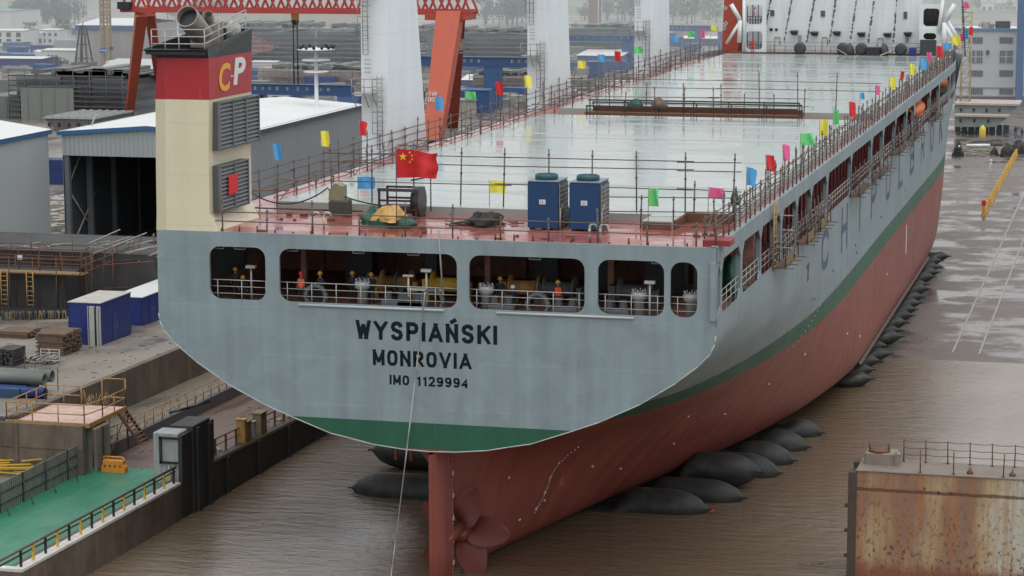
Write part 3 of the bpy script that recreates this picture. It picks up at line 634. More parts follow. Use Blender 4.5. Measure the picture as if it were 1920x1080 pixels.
pp=MB(); pp.lathe([(.05,3.6),(.38,3.9),(.52,4.4),(.56,5.4),(.5,7.1)],(.2,1.2,1.85),'Y',18)
PRM=paint('propeller_paint',(.165,.037,.028),.45,.2,1.5); PR=part(pp,'propeller',PRM,ship)
for k in range(5):
    a0=rad(82+72*k); b=MB(); rows=[]
    for j in range(9):
        r=.4+2.5*j/8; w=.55+1.35*math.sin(math.pi*min(1,(j+1)/8.8))**.8 if j<8 else .25; sk=.45*(j/8)**2; row=[]
        for i in range(7):
            c=(i/6-.5)*w-sk; pa=math.atan2(3.0,2*math.pi*r)
            ang=a0+c*math.cos(pa)/max(r,.6); row.append((.2+r*math.cos(ang),5.9+c*math.sin(pa)+.02*math.sin(i),1.85+r*math.sin(ang)))
        rows.append(row)
    b.grid(rows); part(b,'blade',PRM,PR,fix=False)
# draught marks and numerals: small pale dabs down the rudder and the run aft
z=7.2; k=0
while z>-.4:
    dm=MB(); dm.box(.12+.27,.12+.275,3.1,3.1+(.12 if k%6 else .34),z,z+(.1 if k%6 else .3)); part(dm,'draught_mark',MARKW,ship); z-=.22; k+=1
for k in range(26):
    z=5.6-.17*k; y=13.4-.2*math.sin(k*.25); x=hb(y,z); e=.05 if k%6 else .14
    if z>.8: dh=MB(); dh.box(x-.02,x+.06,y-e,y+e,z,z+e*1.6); part(dh,'draught_mark',MARKW,ship)
for y,z in ((9.5,4.4),(14,2.0),(12,1.2),(21,2.6),(26,3.3),(31,4.4),(17,3.6),(24,5.6),(37,5.4),(44,6.3),(90,5.5),(70,3.2),(62,4.8)):
    x=hb(y,z); dh=MB(); dh.box(x-.03,x+.05,y-.22,y+.22,z,z+.12); part(dh,'draught_mark',MARKW,ship)
for i,(yy0,zz0) in enumerate(((30,6.5),)):
    for k in range(26): 
        y=26+k*.85; z=4.8+k*.225; x=hb(y,z); s2=MB(); s2.box(x-.01,x+.03,y,y+.3,z,z+.05); part(s2,'draught_mark',MARKW,ship)
wl=MB(); p=onx(1700,427,BW+.03); wl.box(BW+.0,BW+.04,p.y-.25,p.y+.25,5.0,7.8); part(wl,'white_mark',WHITE,ship)
# side lettering and small marks on the grey
for ch,(px,py0,py1) in zip('CHIPOLBROK',((1547,505,430),(1583,469,386),(1612.5,433,352),(1638,406,333),(1665,375,309),(1688.5,352,285),(1710,326,265),(1730,303,243),(1747,285,226),(1764,266,209))):
    a=onx(px,py0,BW+.02); b2=onx(px,py1,BW+.02); w=1.95 if ch!='I' else .5
    part(stroke_text(ch,a.y-w,a.y+w,a.z,b2.z,.62,lambda u,v,w:(BW+.012+w,u,v)),'side_letter',LETNAVY,ship,fix=False)
for px,py in ((1515,505),(1515,520),(1562,507),(1604,459),(1652,406),(1697,356),(1606,473),(1527,560),(1590,560)):
    a=onx(px,py,BW); mk=MB(); mk.box(BW,BW+.03,a.y-.22,a.y+.22,a.z-.12,a.z+.06); part(mk,'side_mark',LETNAVY,ship)
a=onx(1515,500,BW); mk=MB(); mk.box(BW,BW+.03,a.y-.15,a.y+.15,a.z-1.0,a.z); mk.box(BW,BW+.03,a.y-.7,a.y+.7,a.z-.05,a.z+.2)
part(mk,'side_mark',LETNAVY,ship)
# ---- three heavy-lift crane pedestals on the port side
def pedestal(y0,y1,xw,top,ytop):
    m=MB(); x1=-16.15; x0=x1-xw
    prof=[(y0,15.5),(y1,15.5),(lerp(y1,ytop,.0),DECK),(ytop,33.2),(ytop+.6,36),(y0+.2,36),(y0+.05,DECK)]
    m.prism(prof,'YZ',x0,x1)
    P=part(m,'crane_pedestal',CRANEW,ship)
    pl=MB(); ld=MB()
    for z in (24.6,32.5):
        pl.box(x0-.35,x0+xw*.62,y0-1.15,y0-.02,z,z+.08)
        for x in (x0-.35,x0+xw*.3,x0+xw*.62): pl.tube((x,y0-1.12,z),(x,y0-1.12,z+1.15),.035); pl.tube((x,y0-.05,z-1.0),(x,y0-1.1,z),.04)
        for h in (.55,1.15): pl.path([(x0-.35,y0-.05,z+h),(x0-.35,y0-1.12,z+h),(x0+xw*.62,y0-1.12,z+h),(x0+xw*.62,y0-.05,z+h)],.03)
    for xx,za,zb in ((x1-.55,20.5,26.0),(x0+.45,27.5,33.0)):
        for s_ in (-.2,.2): ld.tube((xx+s_,y0-.18,za),(xx+s_,y0-.18,zb),.03)
        z=za
        while z<zb: ld.tube((xx-.2,y0-.18,z),(xx+.2,y0-.18,z),.022,n=4); z+=.35
        z=za+1.2
        while z<zb: ld.path([(xx-.38,y0-.12,z),(xx-.38,y0-.8,z),(xx+.38,y0-.8,z),(xx+.38,y0-.12,z)],.025,4); z+=.8
        for s_ in (-.38,0,.38): ld.tube((xx+s_,y0-.8,za+1.2),(xx+s_,y0-.8,zb),.022,n=4)
    z=26.2
    while z<27.4: ld.tube((x0+.3,y0-.1,z),(x0+.8,y0-.1,z),.025,n=4); z+=.3
    part(pl,'platform',STEEL,P); part(ld,'caged_ladder',STEEL,P)
    return P
def ped_at(pxc,pyb,pxr,xw,pxrt):
    a=onx(pxc,pyb,-16.15); 
    def yfor(px,z):
        lo,hi=0,260
        for _ in range(40):
            m_=(lo+hi)/2
            if proj((-16.15,m_,z))[0]<px: lo=m_
            else: hi=m_
        return lo
    y0=yfor(pxc,22); pedestal(y0,yfor(pxr,DECK),xw,36,yfor(pxrt,33))
ped_at(727,285,800,2.05,778); ped_at(1028,200,1071,2.05,1062); ped_at(1223,130,1256,2.1,1253)
# ---- forward house
HY=176.0; hs_=MB(); hx0=ony(1396,97,HY).x; hx1=ony(1728,97,HY).x; hs_.box(hx0,hx1,HY,HY+14,DECK,36)
H=part(hs_,'deckhouse',WHITE,ship)
base=MB(); base.box(-12.5,13.4,HY-1.9,HY-.4,DECK,20.62); part(base,'house_coaming',RUST,H)
def onh(px,py): return ony(px,py,HY-.05)
def hbx(px0,px1,py0,py1,d=.12):
    a=onh(px0,py1); b2=onh(px1,py0); m=MB(); m.box(a.x,b2.x,HY-d,HY-.005,a.z,b2.z); return m
for r in ((1444.5,1452,19,30),(1539,1547,20,31),(1694,1701,22,35)): part(hbx(*r),'window',LOUV,H)
for r in ((1496,1503,66,77),(1697,1704,69,80)): part(hbx(*r),'house_door',paint('door_grey',(.3,.31,.31),.5,.1,2),H)
for r in ((1443,1449,53,58),(1453.5,1458,53,58)): part(hbx(*r),'square_port',BLACK,H)
for px,py in ((1490,59),(1528,61),(1570,60.5),(1616,62.5),(1665,63.5),(1703,62)):
    a=onh(px,py); m=MB(); m.add([(a.x-.45,HY-.02,a.z+.15),(a.x+.45,HY-.02,a.z+.15),(a.x+.55,HY-1.1,a.z+.05),(a.x-.55,HY-1.1,a.z+.05),(a.x-.3,HY-.02,a.z-.45),(a.x+.35,HY-.02,a.z-.45),(a.x+.35,HY-.9,a.z-.2),(a.x-.3,HY-.9,a.z-.2)],[(0,1,2,3),(4,7,6,5),(0,4,5,1),(1,5,6,2),(2,6,7,3),(3,7,4,0)]); part(m,'flood_lamp',DKSTEEL,H)
for px,py in ((1458,70),(1547,70),(1651,72)):
    a=onh(px,py); m=MB(); m.path([(a.x-.35,HY-.1,20),(a.x-.35,HY-.1,a.z),(a.x+.3,HY-.1,a.z),(a.x+.3,HY-.1,a.z-.9)],.06); part(m,'vent_pipe',STEEL,H)
rl=MB()
for z in (20.9,21.4,21.9): rl.tube((-9.5,HY-1.2,z),(11.8,HY-1.2,z),.04)
x=-9.5
while x<12: rl.tube((x,HY-1.2,20.4),(x,HY-1.2,21.9),.045); x+=1.9
part(rl,'house_rail',STEEL,H)
# drums, hoses and gear in front of the house
for px,kind in ((1500,'d'),(1580,'d'),(1593,'c'),(1615,'d'),(1658,'c'),(1689,'d')):
    a=ony(px,97,HY-2.6); m=MB()
    if kind=='d': m.lathe([(.35,-.25),(.75,-.22),(.75,-.12),(.4,-.1),(.4,.1),(.75,.12),(.75,.22),(.35,.25)],(a.x,HY-2.6,20.46+.75),'Y',16)
    else: m.lathe([(.5,0),(.62,.5),(.35,1.2),(.05,1.5)],(a.x,HY-2.6,20.46),'Z',12)
    o=single(m,'cable_drum' if kind=='d' else 'covered_gear',DKSTEEL,None,None,(a.x,HY-2.6,20.46))
    tag(o,'%s before the white deckhouse, %s'%('dark cable drum' if kind=='d' else 'dark pointed bundle',{1500:'beside the grey house door',1580:'left of a pointed bundle',1593:'beside a pale plank',1615:'ring shaped with white core',1658:'by the dark box',1689:'rightmost of the row'}[px]),'cable drum' if kind=='d' else 'covered bundle')
for px,py,px1 in ((1625,97,1650),(1705,97,1718)):
    a=ony(px,py,HY-2.8); b2=ony(px1,py,HY-2.8); m=MB(); m.bbox(a.x,b2.x,HY-3.4,HY-2.4,20.46,21.5,.06)
    single(m,'equipment_box',NAVY if px==1705 else BLACK,'navy box on the deck beside the dark house opening' if px==1705 else 'black equipment box among drums before the white house','equipment box',(a.x,HY-2.9,20.46))
for px0,py0,px1,py1,nm in ((1562,88,1588,104,'pale plank leaning left of the dark pointed bundle'),(1650,105,1672,95,'pale plank lying right of the black equipment box')):
    a=ony(px0,py0,HY-3.6); b2=ony(px1,py1,HY-3.2); m=MB(); m.beam((a.x,a.y,max(20.5,a.z)),(b2.x,b2.y,max(20.52,b2.z)),.35,.1); single(m,'plank',paint('pale_timber',(.4,.36,.3),.8,.2,2),nm,'plank',(a.x,a.y,20.46))
# side galleries of the house
def framed(px0,px1,py0,py1,dep,name):
    a=ony(px0,py1,HY-dep); b2=ony(px1,py0,HY-dep); o=rrect(a.x-.5,b2.x+.5,a.z-.5,b2.z+.5,.05); i=rrect(a.x,b2.x,a.z,b2.z,.45)
    v,f=curve_mesh([o,i],.1); m=MB(); m.add([(p[0],HY-dep-p[2],p[1]) for p in v],f); fo=part(m,name,WHITE,H)
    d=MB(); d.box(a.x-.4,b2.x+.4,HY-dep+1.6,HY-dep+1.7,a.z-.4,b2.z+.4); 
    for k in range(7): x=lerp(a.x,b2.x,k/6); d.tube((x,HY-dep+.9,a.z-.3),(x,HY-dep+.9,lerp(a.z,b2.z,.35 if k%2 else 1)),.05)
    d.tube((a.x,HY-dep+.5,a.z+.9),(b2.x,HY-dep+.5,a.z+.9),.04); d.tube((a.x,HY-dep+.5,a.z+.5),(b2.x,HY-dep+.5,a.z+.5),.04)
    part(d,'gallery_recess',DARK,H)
framed(1399,1430,9,45,1.2,'gallery_frame'); framed(1399,1430,59,92,1.3,'gallery_frame')
framed(1731,1762,16,49,1.2,'gallery_frame'); framed(1731,1756,62,74,1.3,'gallery_frame')
a=ony(1725,103,HY-2); b2=ony(1755,75,HY-2); m=MB(); m.box(a.x,b2.x,HY-2.3,HY-1.35,20.46,b2.z); part(m,'dark_locker',DKSTEEL,H)
# raking white struts either side
for p,q,r in (((1371,8),(1388,38),.28),((1388,38),(1386,80),.3),((1388,40),(1362,82),.2),((1395,0),(1395,98),.16),((1790,8),(1771,42),.3),((1771,42),(1771,95),.34),((1773,48),(1797,92),.26),((1768,0),(1760,60),.22),((1778,40),(1800,80),.18)):
    A=ony(*p,HY-1.6); B=ony(*q,HY-1.6); lt=MB(); lt.tube(A,B,r,n=8); part(lt,'raking_strut',WHITE,H)
# bunting of dark pennants strung from the house top down to the deck
PEN=paint('pennant_dark',(.03,.04,.07),.7,.4,4)
for i,(x0,y0,x1,y1) in enumerate(((1433,62,1453,-2),(1470,79,1492,-2),(1513,77,1534,-2),(1555,80,1573,-2),(1594,77,1613,-2),(1628,78,1645,-2),(1675,77,1685,-2))):
    A=ony(x0,y0,HY-1.0); B=ony(x1,y1-40,HY-.3); m=MB(); m.tube(A,B,.008,n=3); n=34; rr=random.Random(i)
    for k in range(n):
        p=A.lerp(B,(k+.3)/n); s_=rr.uniform(.09,.2)*(.4 if rr.random()<.2 else 1); m.add([p+Vector((-s_,-.05,0)),p+Vector((s_,-.05,.04)),p+Vector((rr.uniform(-.1,.1),-.1,-s_*1.8))],[(0,1,2)])
    lab=['leftmost of the dark pennant strings, ending by two square ports','second dark pennant string from the left on the white house','third dark pennant string from the left, above a flood lamp','middle dark pennant string on the white house front','third dark pennant string from the right','second dark pennant string from the right','rightmost dark pennant string, nearly upright'][i]
    single(m,'bunting_string',PEN,lab,'bunting',A,'pennant strings across the white house')
# ---- mooring gear just inside the transom openings
WG=paint('gear_grey',(.30,.32,.32),.5,.2,2); DG=paint('gear_dark',(.10,.11,.115),.5,.3,2)
for px,py in ((680,570),(912,577),(1198,592),(1295,597)):
    a=ony(px,py,.95); x=a.x; m=MB(); m.lathe([(.30,0),(.28,1.0),(.42,1.08),(.44,1.42),(.30,1.45)],(x,.95,15.88),n=14)
    for k in range(8): t=k*math.pi/4; m.tube((x+.36*math.cos(t),.95+.36*math.sin(t),17.3),(x+.36*math.cos(t),.95+.36*math.sin(t),17.48),.04,n=5)
    part(m,'mooring_bollard',WG,ship)
for px in (740,815-38,1000-60,1060,1125+30,770):
    x=ony(px,560,.7).x; m=MB(); m.bbox(x-.75,x+.75,.45,1.05,15.88,16.35,.05)
    for dx in (-.4,.4): m.lathe([(.2,0),(.26,.1),(.2,.4),(.26,.5)],(x+dx,.75,16.35),n=12)
    part(m,'roller_fairlead',DG,ship)
for px in (592,811,1008):
    x=ony(px,550,.5).x; m=MB(); pts=[(x+.6*math.cos(t),.5,16.45+.6*math.sin(t)) for t in [2*math.pi*k/18 for k in range(19)]]; m.path(pts,.13,8); m.box(x-.7,x+.7,.3,.7,15.88,16.0); part(m,'chock_ring',DG,ship)
for px,col in ((745,OCHRE),(840,YELLOW),(985,OCHRE),(720,DG),(1050,DG),(1190,DG)):
    x=ony(px,545,4.5).x; m=MB(); m.lathe([(.75,-.9),(.75,-.8),(.42,-.75),(.42,.75),(.75,.8),(.75,.9)],(x,4.5,16.75),'X',14); m.box(x-1.4,x-1.0,4,5.1,15.88,17.1); m.box(x+1.0,x+1.3,4.1,5,15.88,16.9); part(m,'winch',col,ship)
for a,b in WIN:
    m=MB()
    for z in (16.45,16.85,17.22): m.tube((a,.32,z),(b,.32,z),.02 if z<17 else .027,n=5)
    x=a+.35
    while x<b: m.tube((x,.32,15.9),(x,.32,17.22),.026,n=5); x+=1.45
    part(m,'window_rail',RAILW,ship)
for px,py,top in ((472,565,17.9),(1218,600,17.85),(800,575,18.05)):
    x=ony(px,py,.6).x; m=MB(); m.tube((x,.6,15.9),(x,.6,top),.06,n=8); m.box(x-.28,x+.28,.45,.75,top,top+.16); 
    if px==800: m.box(x-1.1,x+1.0,.55,.65,16.98,17.1); m.tube((x-1.05,.6,15.9),(x-1.05,.6,17.75),.06); m.box(x-1.35,x-.75,.5,.7,17.75,17.85); m.tube((x+.95,.6,15.9),(x+.95,.6,17.1),.06)
    part(m,'lamp_post',RAILW if px!=472 else STEEL,ship)
for px in (548,672,775,1003,1233,410,450): 
    x=ony(px,475,.7).x; m=MB(); m.path([(x-.32,.7,19.6),(x-.32,.7,18.95),(x+.32,.7,18.95),(x+.32,.7,19.6)],.035); part(m,'hanging_frame',RAILW,ship)
# gallery rails and green tarpaulin along the starboard side
for i in range(1,len(PIL)-1):
    a,b=PIL[i],PIL[i+1]; m=MB()
    for z in (16.6,17.0,17.35): m.tube((bdeck(a)-.12,a,z),(bdeck(b)-.12,b,z),.026,n=5)
    y=a+.8
    while y<b-.3: m.tube((bdeck(y)-.12,y,16.05),(bdeck(y)-.12,y,17.35),.025,n=5); y+=1.5
    part(m,'gallery_rail',RAILW if i%3 else STEEL,ship)
# ================================================================== THINGS ON THE SHIP
# scaffold tube railings
def post_mesh(h,r=.045):
    m=MB(); m.tube((0,0,0),(0,0,h),r,n=6); m.obox((0,0,h*.55),(.13,.13,.1)); m.obox((0,0,h*.9),(.12,.12,.09)); return m.mesh('post',SCAF)
PM={h:post_mesh(h) for h in (1.3,1.9,2.4,3.5)}
def railing(label, cat, pts, hs, rails, step_jit=.0, seed=1, z=DECK, group=None, braces=0, rr_=.033, name='scaffold_railing'):
    rr=random.Random(seed); c=Vector((pts[0][0],pts[0][1],z)); t=thing(name,label,cat,c,group)
    for k,(x,y) in enumerate(pts):
        h=rr.choice(hs); link('post',PM[h],t,Vector((x+rr.uniform(-.05,.05),y,z))-c,(rr.uniform(-.02,.02),rr.uniform(-.03,.03),0))
    for hh in rails:
        m=MB()
        for k in range(0,len(pts)-1,4):
            seg=pts[k:k+5]; a,b=seg[0],seg[-1]; dz=rr.uniform(-.06,.06)
            dx,dy=b[0]-a[0],b[1]-a[1]; l=max(.1,math.hypot(dx,dy)); ex=.5/l
            m.tube((a[0]-dx*ex,a[1]-dy*ex,z+hh+dz),(b[0]+dx*ex,b[1]+dy*ex,z+hh+rr.uniform(-.06,.06)),rr_,n=5)
        part(m,'rail',SCAF,t)
    if braces:
        for k in range(0,len(pts)-1,braces): a,b=pts[k],pts[k+1]; m=MB(); m.tube((a[0],a[1],z+.1),(b[0],b[1],z+1.3),rr_,n=5); part(m,'brace',SCAF,t)
    return t
ys=[1.2]; 
while ys[-1]<172: ys.append(ys[-1]+(1.9 if ys[-1]<40 else 2.1))
railing('scaffold tube railing along the outer starboard deck edge','scaffold railing',[(bdeck(y)-.2,y) for y in ys],(1.9,1.9,2.4),(.5,1.0,1.6),seed=2)
ys=[3.5+3.1*k for k in range(54)]
railing('second scaffold tube railing inside the starboard edge, beside the hatch covers','scaffold railing',[(15.0 if y>12 else bdeck(y)-1.3,y) for y in ys if y<171],(1.3,1.9),(.55,1.1),seed=3,braces=3)
ys=[10+3.1*k for k in range(53)]
railing('scaffold tube railing along the outer port deck edge, past the white crane pedestals','scaffold railing',[(-15.95,y) for y in ys if y<173],(1.9,1.9,2.4),(.55,1.15,1.65),seed=4,braces=5)
ys=[12+3.6*k for k in range(45)]
railing('inner port scaffold railing between red deck strip and hatch covers','scaffold railing',[(-13.3,y) for y in ys if y<172],(1.3,1.9),(.6,1.1),seed=5,braces=4)
railing('low scaffold railing along the stern edge of the red deck','scaffold railing',[(-12.3+2.72*k,.45) for k in range(11)]+[(15.9,.5)],(1.3,1.3,1.9),(.55,1.12),seed=6)
railing('tall scaffold railing across the after end of the hatch cover','scaffold railing',[(x,11.6) for x in (-9.6,-7.0,-4.3,-1.4,1.2,4.0,6.6,9.3,12.2,15.0)],(3.5,),(2.45,2.95,1.3),seed=7,z=20.46)
railing('scaffold railing around the notch in the hatch cover near the starboard quarter','scaffold railing',[(8.0,9.6),(10.5,7.2),(12.4,7.0),(12.9,10.6),(15.2,10.9)],(1.9,2.4),(.6,1.4),seed=8)
railing('scaffold railing over the brown cross walkway, stern side','scaffold railing',[(-8.5+2.6*k,80.0) for k in range(8)],(1.9,2.4),(.8,1.45),seed=9,z=20.5)
railing('scaffold railing over the brown cross walkway, bow side','scaffold railing',[(-12+3.4*k,85.5) for k in range(9)],(3.5,2.4),(1.9,2.6),seed=10,z=20.46)
# red and rusty planks laid over the port deck strip
rr=random.Random(12); bo=[]
pm_=MB(); pm_.box(-1.3,1.3,-.14,.14,0,.06); pme=pm_.mesh('plank',paint('stage_plank',(.17,.075,.06),.8,.4,2))
for k in range(26):
    y=14+k*6.0+rr.uniform(-1,1)
    o=link('stage_plank',pme,None,(-14.5+rr.uniform(-.2,.2),y,DECK+.62+rr.uniform(0,.15)),(0,rr.uniform(-.05,.05),rr.uniform(-.12,.12)))
    tag(o,'rusty stage plank laid across the tubes of the port scaffold',"plank",'stage planks on the port scaffold')
# flags
def cloth_mesh(mat,w,h,seed,nx=14,ny=8):
    rr=random.Random(seed); ph=rr.uniform(0,6); m=MB(); rows=[]
    for j in range(ny+1):
        v=j/ny; row=[]
        for i in range(nx+1):
            u=i/nx; amp=.20*u*h
            row.append((u*w*(.95-.05*math.sin(3*v+ph)-.05*u*v), amp*math.sin(5.5*u+ph+1.6*v)+.07*u*math.sin(11*u+3*v), v*h-.16*h*u*u*(.4+.6*math.sin(ph))-.04*h*u*math.sin(7*u+ph)+.05*h*u*math.sin(5*v+ph)))
        rows.append(row)
    m.grid(rows); return m.mesh('cloth',mat,fix=False)
CL={}
def flag(col,px,py,wpx,hpx,X=None,Y=None,label='',rz=None,pole=1.9,zb=None,group='coloured flags along the ship'):
    p=onx(px-wpx/2,py+hpx/2,X) if X is not None else ony(px-wpx/2,py+hpx/2,Y)
    sc=proj(p)[2]; w,h=wpx/sc,hpx/sc; k=(col,len(CL)%4); 
    key=(col,(int(px)*7)%3)
    if key not in CL: CL[key]=cloth_mesh(FLAGC[col],1,1,hash(key[0])%7+key[1] if False else sum(map(ord,col))+key[1])
    zb=(DECK+.2) if zb is None else zb
    t=thing('signal_flag',label,'flag',(p.x,p.y,zb),group)
    m=MB(); m.tube((p.x,p.y,zb),(p.x,p.y,p.z+h+.05),.022,n=6); part(m,'pole',paint('bamboo',(.25,.2,.13),.7,.2,4),t)
    link('cloth',CL[key],t,(0,0,p.z-zb),(random.uniform(-.12,.12),random.uniform(-.10,.10),YAW+(rz or 0)+random.uniform(-.25,.25)),(w*random.uniform(.92,1.06),h*.9,h))
    return t
PF=[('blue',522,285,17,30,'blue flag nearest the cream funnel on the port rail'),('yellow',611,260,18,28,'yellow flag right of the white light mast'),('red',682,240,17,28,'red flag before the first white crane pedestal'),
('blue',824,193,16,26,'blue flag in front of the orange-red gantry leg'),('green',883,178,22,15,'green flag on the port rail right of the red gantry leg'),('red',938,166,15,24,'red flag before the blue gantry leg'),
('yellow',991,153,14,23,'yellow flag at the left edge of the second white crane pedestal'),('yellow',1091,121,17,14,'yellow flag just right of the second white crane pedestal'),('blue',1129,109,15,13,'small blue flag between a yellow and a red one on the port rail'),
('red',1159,105,13,19,'red flag left of the third white crane pedestal'),('green',1197,94,17,13,'green flag across the left edge of the third white crane pedestal'),('blue',1265,73,15,11,'blue flag right of the third crane pedestal'),
('green',1297,65,14,11,'green flag far up the port rail beside a pink one'),('pink',1318,63,9,16,'pink flag far up the port rail'),('yellow',1339,52,13,11,'farthest yellow flag on the port rail, by the red leg')]
for c,px,py,w,h,l in PF: flag(c,px,py,w,h,X=-15.95,label=l,zb=DECK)
for c,px,py,w,h,Y,l in (('blue',688,343,34,23,12.2,'blue flag standing on the hatch cover left of the national flag'),('yellow',934,350,33,23,12.0,'yellow flag left of the two blue units'),('green',1226,369,21,34,6.5,'green flag over the hatch notch right of the blue units'),('pink',1345,361,34,21,11.3,'pink flag near the starboard quarter')):
    flag(c,px,py,w,h,Y=Y,label=l)
SF=[('blue',1409,330,19,34),('red',1445,306,17,30),('pink',1475,286,14,30),('green',1514,261,27,22),('yellow',1544,239,15,30),('green',1567,219,10,28),('red',1599,205,13,28),('blue',1617,180,9,12),('pink',1647,169,9,18),('yellow',1674,156,14,22),('red',1691,142,7,18),('yellow',1710,130,10,20),('blue',1732,120,15,20),('pink',1744,107,11,18),('red',1762,97,13,22),('blue',1777,87,16,12),('yellow',1793,77,17,17),('pink',1804,70,9,15),('blue',1812,64,8,18),('red',1821,58,9,16)]
SL_=['blue flag nearest the stern on the starboard rail','red flag second from the stern on the starboard rail','pink flag third from the stern on the starboard rail','wide green flag fourth from the stern on the starboard rail','yellow flag fifth from the stern on the starboard rail','narrow green flag between a yellow and a red flag','red flag seventh from the stern on the starboard rail','small blue flag between a red and a pink flag on the starboard rail','narrow pink flag left of a yellow one, starboard rail amidships','yellow flag tenth from the stern on the starboard rail','thin red flag between two yellow flags','yellow flag left of a large blue one toward the bow','large blue flag toward the bow between yellow and pink','pink flag toward the bow before the dark opening of the house','red flag at the right foot of the white house','blue flag under the white struts at the bow','yellow flag under the white struts at the bow','pink flag at the bow beside the ladder tower','narrow blue flag at the bow next to the red one','red flag at the very bow in front of the white office building']
for (c,px,py,w,h),l in zip(SF,SL_): 
    X=15.6 if px<1765 else 15.0
    flag(c,px,py,w,h,X=X,label=l,zb=DECK)
# national flag
p=ony(743,334,3.0); sc=proj(p)[2]; w,h=79/sc,55/sc
t=thing('national_flag','large red national flag with yellow stars on a pole at the stern','flag',(p.x,p.y,DECK))
m=MB(); m.tube((p.x,p.y,DECK),(p.x,p.y,p.z+h+.15),.03,n=8); part(m,'pole',DKSTEEL,t)
def fl(u,v,off=0.0):
    x=u*w; dz=-.12*h*(u**1.5)*math.sin(u*2.2)-.05*h*u*math.sin(8*u+1.5*v); x-=.05*w*u*(.5+.5*math.sin(9*v+1)); y=.34*u**.7*math.sin(7.5*u+1.3*v)+.08*u*math.sin(15*u-2*v)+off
    return Vector((p.x,p.y,p.z))+Vector((math.cos(YAW)*x-math.sin(YAW)*y,math.sin(YAW)*x+math.cos(YAW)*y,v*h*(1-.16*u)+.10*h*u+dz))
m=MB(); m.grid([[fl(i/24,j/12) for i in range(25)] for j in range(13)]); CN=part(m,'cloth',CNRED,t,fix=False)
def star(cu,cv,r,rot):
    pts=[]
    for k in range(10):
        a=rot+math.pi/2+k*math.pi/5; q=r if k%2==0 else r*.40; pts.append((cu+q*math.cos(a)*h/w,cv+q*math.sin(a)))
    for off in (-.025,.025):
        m=MB(); m.add([fl(u,v,off) for u,v in pts]+[fl(cu,cv,off)],[(i,(i+1)%10,10) for i in range(10)]); part(m,'star',CNYEL,CN,fix=False)
star(.17,.74,.155,0)
for cu,cv,ro in ((.335,.90,.4),(.40,.795,.1),(.40,.66,.0),(.335,.56,.3)): star(cu,cv,.055,ro)
# two blue air-conditioning units
def ac(px0,px1,pyb,label):
    a=ony(px0,pyb,5.0); b2=ony(px1,pyb,5.0); x0,x1=a.x,b2.x; y0,y1=5.0,7.3; z0=DECK+.12; z1=z0+2.62
    t=thing('cooling_unit',label,'cooling unit',((x0+x1)/2,6.1,DECK),None)
    m=MB(); m.bbox(x0,x1,y0,y1,z0,z1,.05); B=part(m,'casing',ACBLUE,t)
    m=MB(); m.bbox(x0+.1,x0+.35,y0+.1,y1-.1,DECK,z0,.01); m.bbox(x1-.35,x1-.1,y0+.1,y1-.1,DECK,z0,.01); part(m,'skid',BLACK,t)
    m=MB(); m.bbox(x0+.02,x1+.03,y0-.02,y1+.03,z1,z1+.07,.02); part(m,'roof_edge',paint('unit_edge',(.16,.2,.24),.4,.1,2),t)
    m=MB(); m.lathe([(.62,0),(.66,.05),(.66,.24),(.6,.3),(.56,.2),(.1,.16)],((x0+x1)/2,(y0+y1)/2-.2,z1+.07),n=20); part(m,'fan_cowl',paint('cowl_teal',(.02,.075,.10),.45,.1,2),t)
    m=MB(); m.box(x1+.005,x1+.05,y0+.15,y1-.15,z0+.2,z1-.15); G_=part(m,'side_grille',LOUV,t)
    m=MB()
    for k in range(9): z=z0+.3+k*.25; m.box(x1+.05,x1+.075,y0+.15,y1-.15,z,z+.05)
    for yy_ in (y0+.12,(y0+y1)/2,y1-.17): m.box(x1+.05,x1+.08,yy_,yy_+.07,z0+.15,z1-.1)
    part(m,'grille_bar',STEEL,G_)
    m=MB(); xc=(x0+x1)/2+.0; m.box(xc-.2,xc+.17,y0-.012,y0-.002,z0+1.35,z0+1.62); L_=part(m,'notice',paint('notice_white',(.6,.62,.62),.5,.1,3),t)
    m=MB()
    for k in range(3): m.box(xc-.15,xc+.1-.03*k,y0-.016,y0-.0125,z0+1.41+k*.065,z0+1.43+k*.065)
    part(m,'notice_line',paint('notice_ink',(.2,.25,.35),.5,.1,3),L_)
    m=MB(); m.path([(x1+.12,y0+.1,DECK),(x1+.12,y0+.1,z0+1.0),(x1+.12,y0+.7,z0+1.35)],.04); part(m,'pipe',STEEL,t)
ac(989,1046,414,'left one of the two dark blue cooling units on the stern deck')
ac(1067,1124,417,'right one of the two dark blue cooling units on the stern deck')
# gear on the stern deck
from mathutils import noise as mnoise
def blob(c,r,h,seed,n=24,rings=9,jit=.18,sy=1.0):
    rr=random.Random(seed); m=MB(); rows=[]
    for j in range(rings+1):
        v=j/rings; row=[]
        for i in range(n+1):
            a=2*math.pi*(i%n)/n; k=1+jit*math.sin(3*a+seed)+jit*.6*math.sin(7*a+2*seed+3*v)
            q=r*(1-v**2.2)*k+.01; nz_=1+jit*1.9*mnoise.noise(Vector((math.cos(a)*1.7+seed,math.sin(a)*1.7,v*2.3)))+jit*1.1*mnoise.noise(Vector((math.cos(a)*5+seed,math.sin(a)*5,v*7))); row.append((c[0]+q*nz_*math.cos(a),c[1]+q*nz_*sy*math.sin(a),c[2]+h*v*(nz_ if v<.99 else 1)))
        rows.append(row)
    m.grid(rows); return m
a=ony(637,390,9.0); t=thing('capstan_hood','olive canvas hood over a deck machine near the port quarter','machine hood',(a.x,9,DECK))
m=MB(); m.bbox(a.x-.55,a.x+.6,8.5,9.6,DECK,DECK+.9,.08); part(m,'base',paint('olive_dark',(.06,.065,.05),.7,.3,2),t)
